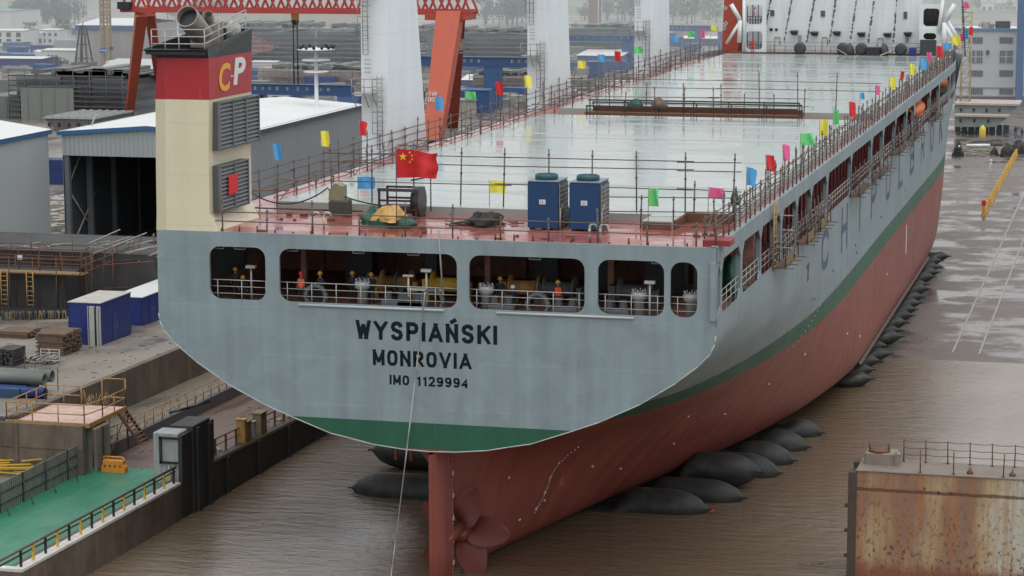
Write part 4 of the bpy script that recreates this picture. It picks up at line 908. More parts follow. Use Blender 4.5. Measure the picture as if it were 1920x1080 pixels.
m=MB(); m.prism([(a.x-.55,DECK+.9),(a.x+.3,DECK+.9),(a.x+.3,DECK+1.75),(a.x-.1,DECK+1.95),(a.x-.5,DECK+1.55)],'XZ',8.55,9.5); part(m,'hood',paint('olive_canvas',(.23,.23,.15),.8,.25,2),t)
a=ony(735,410,4.8); t=thing('tarpaulin_bundle','green and tan tarpaulin bundle lying on the red stern deck','tarpaulin bundle',(a.x,4.8,DECK))
m=blob((a.x,4.8,DECK),1.5,.75,3,sy=.8); part(m,'green_tarpaulin',TARPG,t); m=blob((a.x+.0,4.5,DECK+.35),.85,.85,5); part(m,'tan_tarpaulin',TARPO,t)
m=blob((a.x-1.4,5.6,DECK),.7,1.0,8); part(m,'green_bag',TARPG,t)
a=ony(765,392,8.6); t=thing('steel_rack','dark steel rack with a drum behind the green and tan tarpaulin','rack',(a.x,8.6,DECK)); m=MB()
x0,x1=ony(717,390,8.6).x,ony(786,390,8.6).x
for x in (x0,x1):
    for y in (8.0,9.6): m.box(x-.06,x+.06,y-.06,y+.06,DECK,DECK+1.75)
for z in (.5,1.0,1.65): m.box(x0,x1,7.98,8.06,DECK+z,DECK+z+.12); m.box(x0,x1,9.54,9.62,DECK+z,DECK+z+.12)
m.box(x0,x1,8.1,9.5,DECK+.3,DECK+.7); part(m,'frame',paint('rack_dark',(.05,.025,.022),.6,.3,2),t)
m=MB(); m.lathe([(.9,-.25),(.9,.25)],(x1-.1,8.8,DECK+.95),'X',18); part(m,'drum',BLACK,t)
m=MB(); m.box(x0-.1,x1+.1,7.95,8.1,DECK+1.6,DECK+1.78); m.tube((x0+2.0,7.9,DECK+2.3),(x0+3.4,7.9,DECK+2.6),.05); m.tube((x0+3.2,7.9,DECK+.5),(x0+3.2,7.9,DECK+2.6),.04); part(m,'top_beam',DKSTEEL,t)
a=ony(905,412,6.2); single(blob((a.x,6.2,DECK),1.0,.75,11,jit=.3),'net_heap',paint('net_dark',(.03,.028,.025),.9,.4,4),'dark heap of netting left of the two blue units','net heap',(a.x,6.2,DECK))
m=MB(); rr=random.Random(4)
for k in range(14): x=a.x+rr.uniform(-2.2,1.9); y=rr.uniform(5,8); m.tube((x,y,DECK+.08),(x+rr.uniform(-1,1),y+rr.uniform(-.3,.3),DECK+.12),.04)
single(m,'loose_rods',SCAF,'loose scaffold rods scattered around the dark netting heap','rods',(a.x,6.2,DECK))
m=MB(); p0=(-14.2,11.8,DECK+1.2)
for s0,s1,sag in (((-14.5,11,DECK+.9),(-8.9,9,DECK+1.6),.8),((-8.9,9,DECK+1.5),(-3.2,9.5,DECK+.8),.5),((-14,9.5,DECK+.2),(-7,9.8,DECK+.15),.0)):
    pts=[tuple(lerp(s0[i],s1[i],k/12)-(sag*4*(k/12)*(1-k/12) if i==2 else 0) for i in range(3)) for k in range(13)]; m.path([(x,y,max(DECK+.06,z)) for x,y,z in pts],.045)
single(m,'slack_cable',BLACK,'slack black cable hanging between deck posts at the port quarter','cable',(-12,10,DECK))
a=ony(1058,384,7.9); single(blob((a.x,7.7,DECK),.42,1.6,6,jit=.1),'gas_bottle_cover',TARPG,'dark green covered bundle wedged between the two blue units','covered bundle',(a.x,7.7,DECK))
a=ony(1350,455,1.0); m=MB(); m.bbox(a.x-.9,a.x+.6,.7,2.2,DECK,DECK+.35,.05); single(m,'hatch_lid',paint('lid_red',(.25,.03,.035),.5,.2,1),'dark red small hatch lid at the starboard quarter of the stern deck','hatch lid',(a.x,1.2,DECK))
a=ony(1378,372,12); single(blob((a.x,12,DECK+.9),.28,.9,3),'life_buoy_light',TARPG,'small green bag hung on the scaffold at the starboard quarter','bag',(a.x,12,DECK+.9))
# gear on the cross walkway
for px,w,c,l,sd in ((1192,30,TARPG,'dark green bundle on the brown cross walkway',5),(1236,36,WOOD,'brown coil of cable on the cross walkway beside the green bundle',9),(1123,9,TARPG,'small green bundle at the port end of the cross walkway',2)):
    p=ony(px,214,81); r=w/2/proj(p)[2]*.9; single(blob((p.x,81,20.9),r,r*1.25,sd,jit=.12,sy=.6),'covered_gear' if c is TARPG else 'cable_coil',c,l,'covered bundle' if c is TARPG else 'cable coil',(p.x,81,20.9))
# orange tarpaulined lifeboats hanging in the gallery near the bow
for px,py,l,L_ in ((1729,203,'orange rescue boat hung in the gallery amidships',4.2),(1791,150,'orange rescue boat hung in the gallery nearest the bow',3.2)):
    p=onx(px,py,BW-.5); x=bdeck(p.y+L_)-1.3; t=thing('rescue_boat',l,'boat',(x,p.y,16.9)); m=MB(); rows=[]
    for i in range(13):
        u=i/12; q=math.sin(math.pi*min(max(u,.04),.96))**.55; y=p.y-L_*1.6+L_*3.2*u; rows.append([(x+1.0*q*math.cos(a),y,17.6+1.0*q*math.sin(a)*(1 if math.sin(a)<0 else .75)) for a in [2*math.pi*k/14 for k in range(15)]])
    m.grid(rows); part(m,'hull',paint('boat_orange',(.72,.17,.02),.5,.2,2),t)
    m=MB(); m.bbox(x-.45,x+.45,p.y-L_*.5,p.y+L_*.7,18.1,18.75,.2); part(m,'canopy',paint('boat_orange2',(.62,.14,.02),.5,.2,2),t)
    m=MB()
    for dy in (-L_*1.1,L_*1.1): m.tube((x,p.y+dy,18.2),(x,p.y+dy,19.2),.04)
    part(m,'fall_wire',DKSTEEL,t)
# hanging scaffold stages outside the gallery
stz=((1453,455,1497,495,'first'),(1520,398,1553,430,'second'),(1495,423,1522,458,'third'),(1595,327,1632,362,'fourth'),(1635,300,1672,327,'fifth'),(1672,255,1700,285,'sixth'),(1742,200,1762,226,'seventh'),(1702,238,1722,263,'eighth'))
for k,(px0,py0,px1,py1,w_) in enumerate(stz):
    a=onx(px0,py1,BW+.1); b2=onx(px1,py1,BW+.1); y0,y1=a.y,min(b2.y,a.y+5.5 if k<3 else a.y+9); z=onx((px0+px1)/2,py1,BW+.6).z; z=max(14.9,min(z,16.3)); xo=bdeck(y0)+.02
    t=thing('hanging_stage',['hanging scaffold stage nearest the stern, below the gallery','hanging scaffold stage above the large letter C','hanging scaffold stage just astern of the letter C','hanging scaffold stage beside the first letter O','hanging scaffold stage beyond the first letter O','small hanging stage above the letter B','hanging stage beside the bow orange boat','hanging stage astern of the midship orange boat'][k],'scaffold stage',(xo,y0,z),'hanging stages on the ship side')
    m=MB(); m.box(xo,xo+.8,y0,y1,z,z+.07)
    for i in range(4): yy_=lerp(y0,y1,i/3); m.tube((xo-.3,yy_,z-.05),(xo+1.25,yy_,z-.05),.04)
    part(m,'boards',WOOD,t); m=MB()
    for i in range(4):
        yy_=lerp(y0,y1,i/3)
        for xx in (xo+.08,xo+.75): m.tube((xx,yy_,z-.1),(xx,yy_,z+2.0),.035)
    for h in (.5,1.0,1.5): m.path([(xo+.08,y0,z+h),(xo+.75,y0,z+h),(xo+.75,y1,z+h),(xo+.08,y1,z+h)],.03)
    m.tube((xo+.75,y0,z),(xo+.75,y1,z+1.5),.03); part(m,'guard_tube',SCAF,t)
    m=MB(); rr=random.Random(k); rows=[[(xo+.8,lerp(y0,y1,i/6),z+j*.35+.03*rr.random()) for i in range(4)] for j in range(3)]; m.grid(rows); part(m,'screen',paint('net_ochre',(.20,.15,.07),.9,.4,3) if k in (0,1,2) else paint('net_brown',(.10,.085,.06),.9,.4,3),t)
p=onx(1405,470,15.2); single(blob((15.0,11,16),.9,2.1,4,jit=.08,sy=1.6),'green_bin',TARPG,'green tarpaulined bin inside the second side opening','bin',(15.0,11,16))
m=MB(); m.lathe([(.55,0),(.55,3.0)],(14.6,14.4,16),n=16); single(m,'white_post',RAILW,'stout white post inside the second side opening','post',(14.6,14.4,16))
t=thing('ladder_stack','ochre ladder tower standing in the side openings near the stern','ladder',(15.95,19.6,16)); m=MB()
for y in (19.2,20.2): m.tube((16.3,y,16),(16.3,y,20.3),.05)
part(m,'stile',OCHRE,t); m=MB()
for k in range(11): m.tube((16.3,19.2,16.2+k*.38),(16.3,20.2,16.2+k*.38),.035)
for z in (17.4,18.5,19.4): m.tube((16.0,19.7,z),(17.5,19.7,z),.035)
part(m,'rung',STEEL,t)
# rope from the stern down to the water, and the pole on the rail
a=ony(797,548,-.2); m=MB(); e=onz(728,1120,-.45); pts=[]
for k in range(25):
    u=k/24; q=a.lerp(e,u); q.z-=.9*math.sin(math.pi*u)*.35; pts.append(q)
m.path(pts,.036,6); single(m,'mooring_rope',ROPE,'long white mooring rope running from the stern opening down to the water','rope',a)
A=ony(822,430,-.05); B=ony(830,548,.1); m=MB(); m.tube(A,B,.05); single(m,'stern_pole',STEEL,'thin grey pole leaning down the stern into the wide opening','pole',B)
# ------------------------------------------------------------------ launching airbags
def airbag(y,x0,x1,z0,label,R=1.05,flat=None):
    t_=[]; m=MB(); n=18; L_=x1-x0; N_=40
    rows=[]
    for i in range(N_+1):
        s_=i/N_; x=x0+L_*s_; dl=max(0.0,min(x-x0,x1-x))
        r=R*min(1,max(.03,math.sin(min(1,dl/2.3)*math.pi/2)**.62)) if dl<2.3 else R
        if dl<.25: r=max(.07,r*.5*dl/.25+.07)
        hbw=hb(max(7,y),.2) if 7<y<190 else 0
        under=max(0,min(1,(hbw+.8-abs(x))/1.2)); top=-.56; bot=-1.78
        cz=z0; ry=r; rz_=r
        if flat: 
            H_=(top-bot)/2; c2=(top+bot)/2
            rz_=lerp(r,min(r,H_),under); ry=lerp(r,r*1.3,under); cz=lerp(z0,c2,under)
            if z0-rz_<-1.78 and flat=='dry': cz=max(cz,-1.78+rz_)
        rows.append([(x,y+ry*math.cos(a),cz+rz_*math.sin(a)) for a in [2*math.pi*k/n for k in range(n+1)]])
    m.grid(rows)
    for sx,xx in ((-1,x0),(1,x1)): m.tube((xx,y,z0),(xx+sx*.28,y,z0),.07,n=8)
    return m
tips=[(24.6,-12.9,11.5,'airbag afloat nearest the stern, its right tip with a red cord'),(28.6,-9.0,13.2,'airbag second from the stern on the right side, just behind the nearest'),(32.6,-14.1,13.7,'dark airbag riding above the nearest one on the left'),(36.8,-9,14.4,'airbag fourth from the stern on the right side'),(41.2,-9,14.8,'airbag fifth from the stern on the right side'),(46.2,-9,15.1,'airbag sixth from the stern on the right side'),(51.6,-9,15.4,'airbag seventh from the stern, under the turn of the bilge')]
for i,(y,x0,x1,l) in enumerate(tips):
    z0=-.25-y/68 if i!=2 else .2; b_=single(airbag(y,x0,x1,z0,l,R=random.uniform(1.1,1.28),flat='wet'),'launching_airbag',RUBBER,l,'airbag',(0,y,-1.5),'launching airbags under the ship')
    if i==0:
        m=MB(); m.tube((11.8,24.5,z0),(11.75,24.0,-.6),.05); part(m,'red_cord',FLAGC['red'],b_)
prot=None; y=73.5; k=0
while y<150:
    if prot is None:
        prot=single(airbag(y,-17.2,16.75,-.9,'',R=.88,flat='dry'),'launching_airbag',RUBBER,'','airbag',(0,y,-1.8),'launching airbags under the ship'); o=prot
    else: o=dup(prot,(random.uniform(-.5,.45),y,-1.8)); o.scale=(1,random.uniform(.85,1.15),random.uniform(.9,1.08)); o.rotation_euler[2]=random.uniform(-.012,.012)
    o['label']='airbag on the slipway, number %d from the water, poking out under the ship'%(k+1) if k else 'airbag at the water edge beside the step in the bilge'
    y+=4.1+random.uniform(-.4,.4); k+=1
# ------------------------------------------------------------------ people
def limbs_mesh(name,J,E,Rd,mat_of,mats,root):
    me=bpy.data.meshes.new(name); me.from_pydata([Vector(v) for v in J],E,[]); ob=bpy.data.objects.new(name,me); COL.objects.link(ob)
    sk=ob.modifiers.new('skin','SKIN'); ob.modifiers.new('sub','SUBSURF').levels=1
    for i,v in enumerate(me.skin_vertices[0].data): v.radius=Rd[i]; v.use_root=(i==root)
    dg=bpy.context.evaluated_depsgraph_get(); dg.update(); m2=bpy.data.meshes.new_from_object(ob.evaluated_get(dg)); bpy.data.objects.remove(ob); bpy.data.meshes.remove(me)
    for mt in mats: m2.materials.append(mt)
    for p_ in m2.polygons: p_.material_index=mat_of(p_.center); p_.use_smooth=True
    m2.name=name; return m2
def body(pose,top,low):
    """standing figure facing -y, 1.75 m, origin at the feet"""
    ln={'stand':0,'lean':.22,'walk':.05,'crouch':.35}[pose]; dz=0 if pose!='crouch' else -.38
    st=.16 if pose=='walk' else .03
    hip=.93+dz
    def T(x,y,z): h=max(0,z-hip); return (x,y-ln*h,z-.15*ln*h)
    knee=(.0 if pose!='crouch' else -.30)
    J=[(0,0,hip),T(0,0,hip+.22),T(0,0,hip+.45),T(0,0,hip+.56),T(0,-.01,hip+.66),T(0,-.01,hip+.78),
       (.10,0,hip-.04),(.11,-st+knee,.50+dz*.3),(.11,st*1.2,.09),(.11,st*1.2-.17,.04),(-.10,0,hip-.04),(-.11,st+knee,.50+dz*.3),(-.11,-st*1.2,.09),(-.11,-st*1.2-.17,.04),
       T(.19,0,hip+.48),T(.25,.02,hip+.20),T(.23,-.16 if pose!='walk' else -.05,hip+.02),T(.22,-.25 if pose!='walk' else -.07,hip-.02 if pose!='walk' else hip-.10),
       T(-.19,0,hip+.48),T(-.25,.02,hip+.20),T(-.23,-.18 if pose!='walk' else .04,hip+.06),T(-.22,-.27 if pose!='walk' else .05,hip+.05 if pose!='walk' else hip-.10)]
    E=[(0,1),(1,2),(2,3),(3,4),(4,5),(0,6),(6,7),(7,8),(8,9),(0,10),(10,11),(11,12),(12,13),(2,14),(14,15),(15,16),(16,17),(2,18),(18,19),(19,20),(20,21)]
    Rd=[(.15,.11),(.145,.105),(.165,.11),(.06,.06),(.075,.09),(.07,.085),(.09,.09),(.065,.07),(.045,.05),(.045,.035),(.09,.09),(.065,.07),(.045,.05),(.045,.035),(.065,.065),(.05,.05),(.038,.038),(.04,.03),(.065,.065),(.05,.05),(.038,.038),(.04,.03)]
    hz=J[3][2]+.02
    def mo(c):
        if c.z>hz and abs(c.x)<.14: return 2
        if c.z<.10: return 3
        if min((Vector(J[17])-c).length,(Vector(J[21])-c).length)<.085: return 2
        return 1 if c.z<hip+.02 and abs(c.x)<.2 and not(c.y<-.12 and pose!='crouch') else 0
    return limbs_mesh('body',J,E,Rd,mo,[top,low,SKIN,BLACK],0),Vector(J[5])
BODYC={}
def person(label,x,y,z,rz,pose,top,low,helmet,vest=None,group=None,s=1.0):
    key=(pose,top.name,low.name)
    if key not in BODYC: BODYC[key]=body(pose,top,low)
    me,hd=BODYC[key]; t=thing('person',label,'person',(x,y,z),group,rz); t.scale=(s,s,s)
    link('body',me,t)
    ln={'stand':0,'lean':.22,'walk':.05,'crouch':.35}[pose]
    m=MB(); m.lathe([(.165,-.01),(.155,.02),(.13,.03),(.125,.09),(.09,.145),(.03,.165)],(hd.x,hd.y-.0,hd.z+.0),n=14,sy=1.15); link('helmet',m.mesh('helmet',helmet),t)
    if vest:
        hip=.93+(0 if pose!='crouch' else -.38); m=MB(); rows=[]
        for zz,rx,ry in ((.0,.20,.155),(.2,.195,.15),(.4,.225,.155),(.52,.17,.13)):
            h=zz; rows.append([(rx*math.cos(a),ry*math.sin(a)-ln*h,hip+zz-.15*ln*h) for a in [2*math.pi*k/14 for k in range(15)]])
        m.grid(rows); v_=link('vest',m.mesh('vest',vest),t)
        m=MB(); rows=[]
        for zz in (.13,.18): rows.append([(.205*math.cos(a),.16*math.sin(a)-ln*zz,hip+zz-.15*ln*zz) for a in [2*math.pi*k/14 for k in range(15)]])
        m.grid(rows); link('reflective_band',m.mesh('band',HELY),v_)
    return t
def onfl(px,y): return ony(px,560,y).x
FLZ=15.88
person('person in orange vest and red helmet standing at the wide stern opening',onfl(565,1.1),1.1,FLZ,.2,'stand',CLOTHD,CLOTHD,HELR,VEST)
person('person in dark work clothes and yellow helmet beside the one in the orange vest',onfl(601,1.4),1.4,FLZ,-.3,'stand',CLOTHD,CLOTHD,HELY)
for px,y,po,he,l in ((662,2.2,'lean',HELY,'left one of the two dim workers bending behind the pale bollard'),(697,2.0,'lean',HELY,'right one of the two dim workers bending behind the pale bollard'),(443,2.0,'lean',HELY,'person in dark clothes bending in the leftmost stern opening'),(458,1.8,'crouch',HELY,'person crouching next to the lamp in the leftmost stern opening'),
    (902,2.4,'crouch',HELY,'person crouching behind the pale bollard of the third opening'),(938,2.2,'lean',HELY,'person in yellow helmet bending left of the middle of the third opening'),(962,2.0,'crouch',HELW,'person in white helmet crouching in the third stern opening')):
    person(l,onfl(px,y),y,FLZ,.2,po,CLOTHD,CLOTHD,he)
person('person in orange vest crouching at the right of the third stern opening',onfl(1047,1.7),1.7,FLZ,.1,'lean',CLOTHD,CLOTHD,HELY,VEST)
for px,py,l in ((1411,90,'person in red work suit on deck at the left foot of the white house'),):
    a=ony(px,98,HY-2.2); person(l,a.x,HY-2.2,20.46,.2,'stand',CLOTHR,CLOTHR,HELR,s=.95)
a=ony(1415,44,HY+.1); person('person in red work suit in the upper left gallery of the white house',a.x,HY+.1,a.z,.2,'stand',CLOTHR,CLOTHR,HELR,s=1.1)
SZ=-1.8
for px,py,l,tp,he,po,rz,s_ in ((1857,324,'person in white overalls walking alone on the wet slipway',CLOTHW,HELW,'walk',2.2,1.12),(1904,256,'dark clothed person on the slipway, left of the pair at the right edge',CLOTHD,BLACK,'walk',.4,1.05),(1916,260,'dark clothed person on the slipway, right of the pair at the right edge',CLOTHD,BLACK,'stand',.4,1.05),(1798,296,'person in dark clothes with white helmet beside the bow of the ship',CLOTHD,HELW,'stand',.6,1.1),(1792,296,'person in black half hidden behind the bow',CLOTHD,BLACK,'stand',.6,1.1)):
    a=onz(px,py,SZ); person(l,a.x,a.y,SZ,rz,po,tp,tp if tp is not CLOTHD else CLOTHD,he,s=s_)
# ================================================================== SETTING
XD=-20.9; DF=1.75
XU=gp(335,656).x; XL=-28.7; TZ=2.6
y00=onx(41,1060,XD).y
# slipway and water
m=MB(); m.quad((XD-.5,-90,SZ),(140,-90,SZ),(140,430,SZ),(XD-.5,430,SZ)); struct(m,'slipway',SLIP)
m=MB(); rows=[[(x,y,-.5-y*SL) for x in (XD-30,XD,0,40,160)] for y in (-130,-60,0,50,89)]; m.grid(rows); struct(m,'water',WATER)
m=MB()   # pale rails let into the slipway
for x in (21.95,24.35,-12): m.box(x-.09,x+.09,92,330,SZ,SZ+.05)
struct(m,'slipway_rail_track',CONCL)
# yard and far ground, dropping away from the raised bow axis like the real level does
def sheet(x0,x1,y0,y1,z0,name,mat,nx=2,ny=6):
    m=MB(); m.grid([[(lerp(x0,x1,i/nx),lerp(y0,y1,j/ny),gz(lerp(y0,y1,j/ny),z0)) for i in range(nx+1)] for j in range(ny+1)],False); return struct(m,name,mat)
sheet(-1200,XU,15.6,60,YARD,'yard_ground',YARDM)
sheet(-1500,XD-.5,60,480,YARD-.004,'yard_ground',GROUND)
sheet(-1500,900,430,1000,YARD-.3,'yard_ground',GROUND)
sheet(XL,XD-.5,18.2,60,DF,'ramp_ground',RAMPM); sheet(XL,XD-.5,y00,18.2,DF-.003,'green_ground',GREENF)
sheet(-70,XL,-5,15.6,DF-.01,'lower_ground',GROUND)
sheet(XU,XL,15.7,60,TZ,'terrace_ground',TERR)
# far country and hazy hills
m=MB(); rows=[]; rr=random.Random(5)
for j in range(30):
    d=900+ (j/29)**1.6*2600; row=[]
    for i in range(41):
        x=-1900+ i*70+ (i>0)*0; 
        h=max(0,(d-1180)/2300)**1.1*150*(.75+.5*math.sin(x*.004+1)+.25*math.sin(x*.011+d*.002)); row.append((x+ (d-900)*-.12,d,gz(min(d,1000),YARD-.5)+max(0,h)))
    rows.append(row)
m.grid(rows); struct(m,'hills',FAR)
# ------------------------------------------------------------------ left dock side
m=MB(); zc=lambda y: 1.95-SL*y
m.add([(XD,y00,-3),(XD,14,-3),(XD,14,zc(14)-.02),(XD,y00,zc(y00)-.02),(XD-1,y00,-3),(XD-1,14,-3),(XD-1,14,zc(14)-.02),(XD-1,y00,zc(y00)-.02)],[(0,1,2,3),(7,6,5,4),(0,3,7,4),(1,5,6,2),(3,2,6,7)])
m.box(-60,XD-1.0,y00-.0,y00+.6,-3,zc(y00)-.02)
dw=thing('dock_wall','brown stained concrete dock wall with a white kerb in the lower left corner','wall',(XD,4,0)); part(m,'wall_face',CONCD,dw)
m=MB(); m.add([(XD+.03,y00-.03,zc(y00)),(XD+.03,14,zc(14)),(XD-.62,14,zc(14)),(XD-.62,y00+.5,zc(y00)),(XD+.03,y00-.03,zc(y00)-.16),(XD+.03,14,zc(14)-.16),(XD-.62,14,zc(14)-.16),(XD-.62,y00+.5,zc(y00)-.16)],[(0,1,2,3),(0,4,5,1),(2,6,7,3),(1,5,6,2)])
m.box(-60,XD+.02,y00-.03,y00+.5,zc(y00)-.17,zc(y00)-.003); part(m,'kerb',paint('kerb_white',(.60,.60,.57),.7,.12,1,(.25,.22,.18),.5),dw)
# rail with alternating black and yellow posts
t=thing('dock_railing','dock edge railing with alternating black and yellow posts and a brown pipe','railing',(XD-.3,4,1.8))
p1=MB(); p1.box(-.06,.06,-.06,.06,0,.95); pb=p1.mesh('post',BLACK); py_=p1.mesh('post',YELLOW)
n=15; ya,yb=y00+.5,13.6
for k in range(n):
    y=lerp(ya,yb,k/(n-1)); link('post',pb if k%2==0 else py_,t,(0,y-4,zc(y)-1.8))
m=MB(); m.tube((XD-.3,y00-2,zc(y00)+1.0),(XD-.3,14,zc(14)+1.0),.075,n=8); part(m,'pipe',paint('pipe_brown',(.085,.055,.045),.5,.2,2),t)
m=MB(); m.tube((XD-.36,y00-2,zc(y00)+.7),(XD-.36,14,zc(14)+.7),.04,n=6); m.tube((XD-.4,y00-2,zc(y00)+.62),(XD-.4,14,zc(14)+.66),.03,n=6); part(m,'hose',RUST,t)
# gate pier
yp=onx(335,905,XD-.3).y; ztop=zat(XD-.9,yp,812)
t=thing('gate_pier','pale concrete gate pier with a dark framed panel and a dark steel column','pier',(XD-1,yp+2,0))
m=MB(); m.bbox(XD-2.0,XD-.25,yp,yp+1.6,-3,ztop,.06); part(m,'block',paint('pier_pale',(.34,.35,.35),.7,.2,.8,(.12,.11,.10),.7,streak=True),t)
m=MB(); m.box(XD-.28,XD-.02,yp-.01,yp+5.5,-3,ztop-.15); part(m,'side_plate',DOCKST,t)
m=MB(); xa,xb=XD-1.55,XD-.3
for b in ((xa,xa+.16,ztop-2.0,ztop-.25),(xa,xb,ztop-2.0,ztop-1.86),(xa,xb,ztop-.40,ztop-.25)): m.box(b[0],b[1],yp-.12,yp-.01,b[2],b[3])
part(m,'panel_frame',BLACK,t)
m=MB(); m.tube((XD-.9,yp-.08,1.8),(XD-.9,yp-.08,ztop-2.1),.06); m.box(XD-1.1,XD-.75,yp-.2,yp-.02,1.75,2.1); part(m,'cable_duct',paint('duct_yellow',(.4,.36,.2),.7,.2,2),t)
yq=onx(395,870,XD+.1).y; zq=zat(XD,yp+1.9,797)
m=MB(); m.bbox(XD-1.5,XD+.12,yp+1.62,yq,-3,zq,.05); m.box(XD+.12,XD+.3,yp+2.0,yp+2.4,-3,zq-.2); m.box(XD+.12,XD+.28,yq-.5,yq-.1,-3,zq-.3); part(m,'column',DOCKST,t)
m=MB(); m.path([(XD-2.3,yp+3.4,zq+.4),(XD-1.2,yp+4.4,zq+.62),(XD-.2,yp+5.4,zq+.9)],.09); part(m,'arm',BLACK,t)
# dark dock wall beyond the pier
a=onx(400,862,XD); b2=onx(545,790,XD); zz=lambda y: lerp(a.z,b2.z,(y-a.y)/(b2.y-a.y))
t=thing('dark_dock_wall','dark dock side wall beyond the gate pier, with a concrete ledge','wall',(XD,60,-1))
m=MB(); m.add([(XD,yq+.1,-3),(XD,175,-5),(XD,175,zz(175)),(XD,yq+.1,zz(yq)),(XD-.6,yq+.1,zz(yq)),(XD-.6,175,zz(175))],[(0,1,2,3),(3,2,5,4)]); 
y=yq+3
while y<60: m.box(XD,XD+.18,y,y+.35,-3,zz(y)-.25); y+=6
part(m,'wall_face',DOCKST,t,fix=False)
m=MB(); m.add([(XD+.03,yq,zz(yq)+.0),(XD+.03,175,zz(175)),(XD-.7,175,zz(175)),(XD-.7,yq,zz(yq)),(XD+.03,yq,zz(yq)-.2),(XD+.03,175,zz(175)-.2)],[(0,1,2,3),(0,4,5,1)]); part(m,'ledge',paint('ledge',(.24,.19,.14),.8,.3,2),t,fix=False)
t=thing('ledge_railing','rusty handrail on the ledge of the dark dock wall','railing',(XD-.5,25,1)); m=MB(); m.tube((XD-.55,yq,zz(yq)+1.05),(XD-.55,58,zz(58)+1.0),.05); m.tube((XD-.55,yq,zz(yq)+.6),(XD-.55,58,zz(58)+.55),.03); part(m,'rail',paint('rail_brown',(.09,.05,.035),.6,.3,2),t)
pm_=MB(); pm_.box(-.06,.06,-.06,.06,0,1.0); pme2=pm_.mesh('post',RUST); y=yq+.6
while y<55: link('post',pme2,t,(-.05,y-25,zz(y)-1)); y+=1.9
for px,py,w,h,c,l in ((462,812,.7,1.35,'yellow',0),(489,805,1.15,1.5,'wood',1),(455,828,.35,1.6,'ochre',2),(472,818,.3,1.15,'pale',3)):
    p=onx(px,py,XD-.35); m=MB(); mt={'yellow':paint('box_olive',(.16,.14,.07),.8,.3,2),'wood':paint('box_tan',(.20,.16,.10),.8,.3,2),'ochre':OCHRE,'pale':CONCL}[c]
    m.bbox(XD-.75,XD-.1,p.y-w/2,p.y+w/2,zz(p.y),zz(p.y)+h,.04); m.box(XD-.8,XD-.05,p.y-w/2-.06,p.y+w/2+.06,zz(p.y)+h,zz(p.y)+h+.08)
    single(m,'cable_box',mt,['olive box with lid on the dock ledge, middle of three','tan box with pale lid on the dock ledge, farthest and largest','narrow ochre post box on the dock ledge, nearest the pier','pale slim box on the dock ledge between the ochre and the olive one'][l],'cable box',(XD-.4,p.y,zz(p.y)))
m=MB(); rr=random.Random(8)
for k in range(70):
    y=rr.uniform(yq+.3,yq+4) if k<45 else rr.uniform(33,41); s_=rr.uniform(.1,.35); m.obox((XD-rr.uniform(.7,1.6),y,zz(y)+s_*.3),(s_,s_*1.4,s_*.5),rr.uniform(0,3),rr.uniform(-.3,.3))
o=struct(m,'rubble',paint('rubble',(.33,.25,.20),.9,.5,4)); o['kind']='stuff'
# low wall with ochre railing, terrace, upper wall
def wall(x0,x1,ya,yb,zb,zt,name,label,mat,thick):
    m=MB(); v=[(x0,ya,zb),(x0,yb,zb),(x0,yb,gz(yb,zt)),(x0,ya,gz(ya,zt)),(x1,ya,zb),(x1,yb,zb),(x1,yb,gz(yb,zt)),(x1,ya,gz(ya,zt))]
    m.add(v,[(0,1,2,3),(7,6,5,4),(3,2,6,7),(0,3,7,4),(1,5,6,2)]); return single(m,name,mat,label,'wall',(x0,(ya+yb)/2,zb))
wall(XL,XL-.35,16.8,60,0,TZ+.05,'low_wall','low dark grey wall between the brown ramp and the terrace',paint('low_wall_grey',(.10,.098,.10),.7,.25,.8),.3)
wall(XU,XU-.5,15.7,60,0,YARD+.06,'quay_wall','high brown stained retaining wall below the yard with the blue cabins',CONCD,.5)
t=thing('terrace_railing','ochre two-bar railing along the terrace edge','railing',(XL,35,2)); pm_=MB(); pm_.tube((0,0,0),(0,0,1.15),.04); pmo=pm_.mesh('post',OCHRE); y=17.5
while y<46: link('post',pmo,t,(-.15,y-35,gz(y,TZ+.05)-2)); y+=1.55
for h in (.55,1.15):
    m=MB(); m.tube((XL-.15,17.5,gz(17.5,TZ)+h),(XL-.15,46,gz(46,TZ)+h),.035); part(m,'rail',OCHRE,t)
m=MB(); rr=random.Random(9)
for k in range(60):
    y=rr.uniform(17.5,45); z=gz(y,TZ)+rr.choice((.5,1.1))+rr.uniform(-.3,.02); m.obox((XL-.13,y,z),(.03,rr.uniform(.03,.09),rr.uniform(.08,.25)),0,rr.uniform(-.5,.5))
part(m,'cloth_scrap',paint('scrap',(.30,.16,.08),.8,.4,4),t)
# retaining wall, column, platform
yr=gp(150,800,5.0).y; 
m=MB(); m.box(-75,-28.15,yr,yr+.5,0,gz(yr,5.0)); 
for x in (-33,-38,-43): m.box(x,x+.25,yr-.08,yr,0,gz(yr,5.0)-.05)
m.box(-75,-28.2,yr-.05,yr,3.2,3.35); single(m,'retaining_wall',CONCD,'brown retaining wall under the ochre railed platform','wall',(-40,yr,1.7))
c0=gp(165,885,DF); zt_=zat(c0.x,c0.y,802)
t=thing('concrete_column','square grey concrete column at the end of the corrugated fence','column',(c0.x,c0.y,DF)); m=MB(); xr=ony(181,885,c0.y).x; xl=ony(148,885,c0.y).x
m.bbox(xl,xr,c0.y,c0.y+2.4,0,zt_,.12); part(m,'shaft',CONC,t); m=MB(); m.box(xr,xr+.05,c0.y+1.0,c0.y+1.25,0,zt_-.1); part(m,'joint_strip',DKSTEEL,t)
PA,PB,PC=gp(20,785,5.05),gp(165,797,5.05),gp(230,765,5.05); px0,px1_,py0_,py1_=PA.x,PB.x,PB.y+.1,PC.y; pz=PB.z
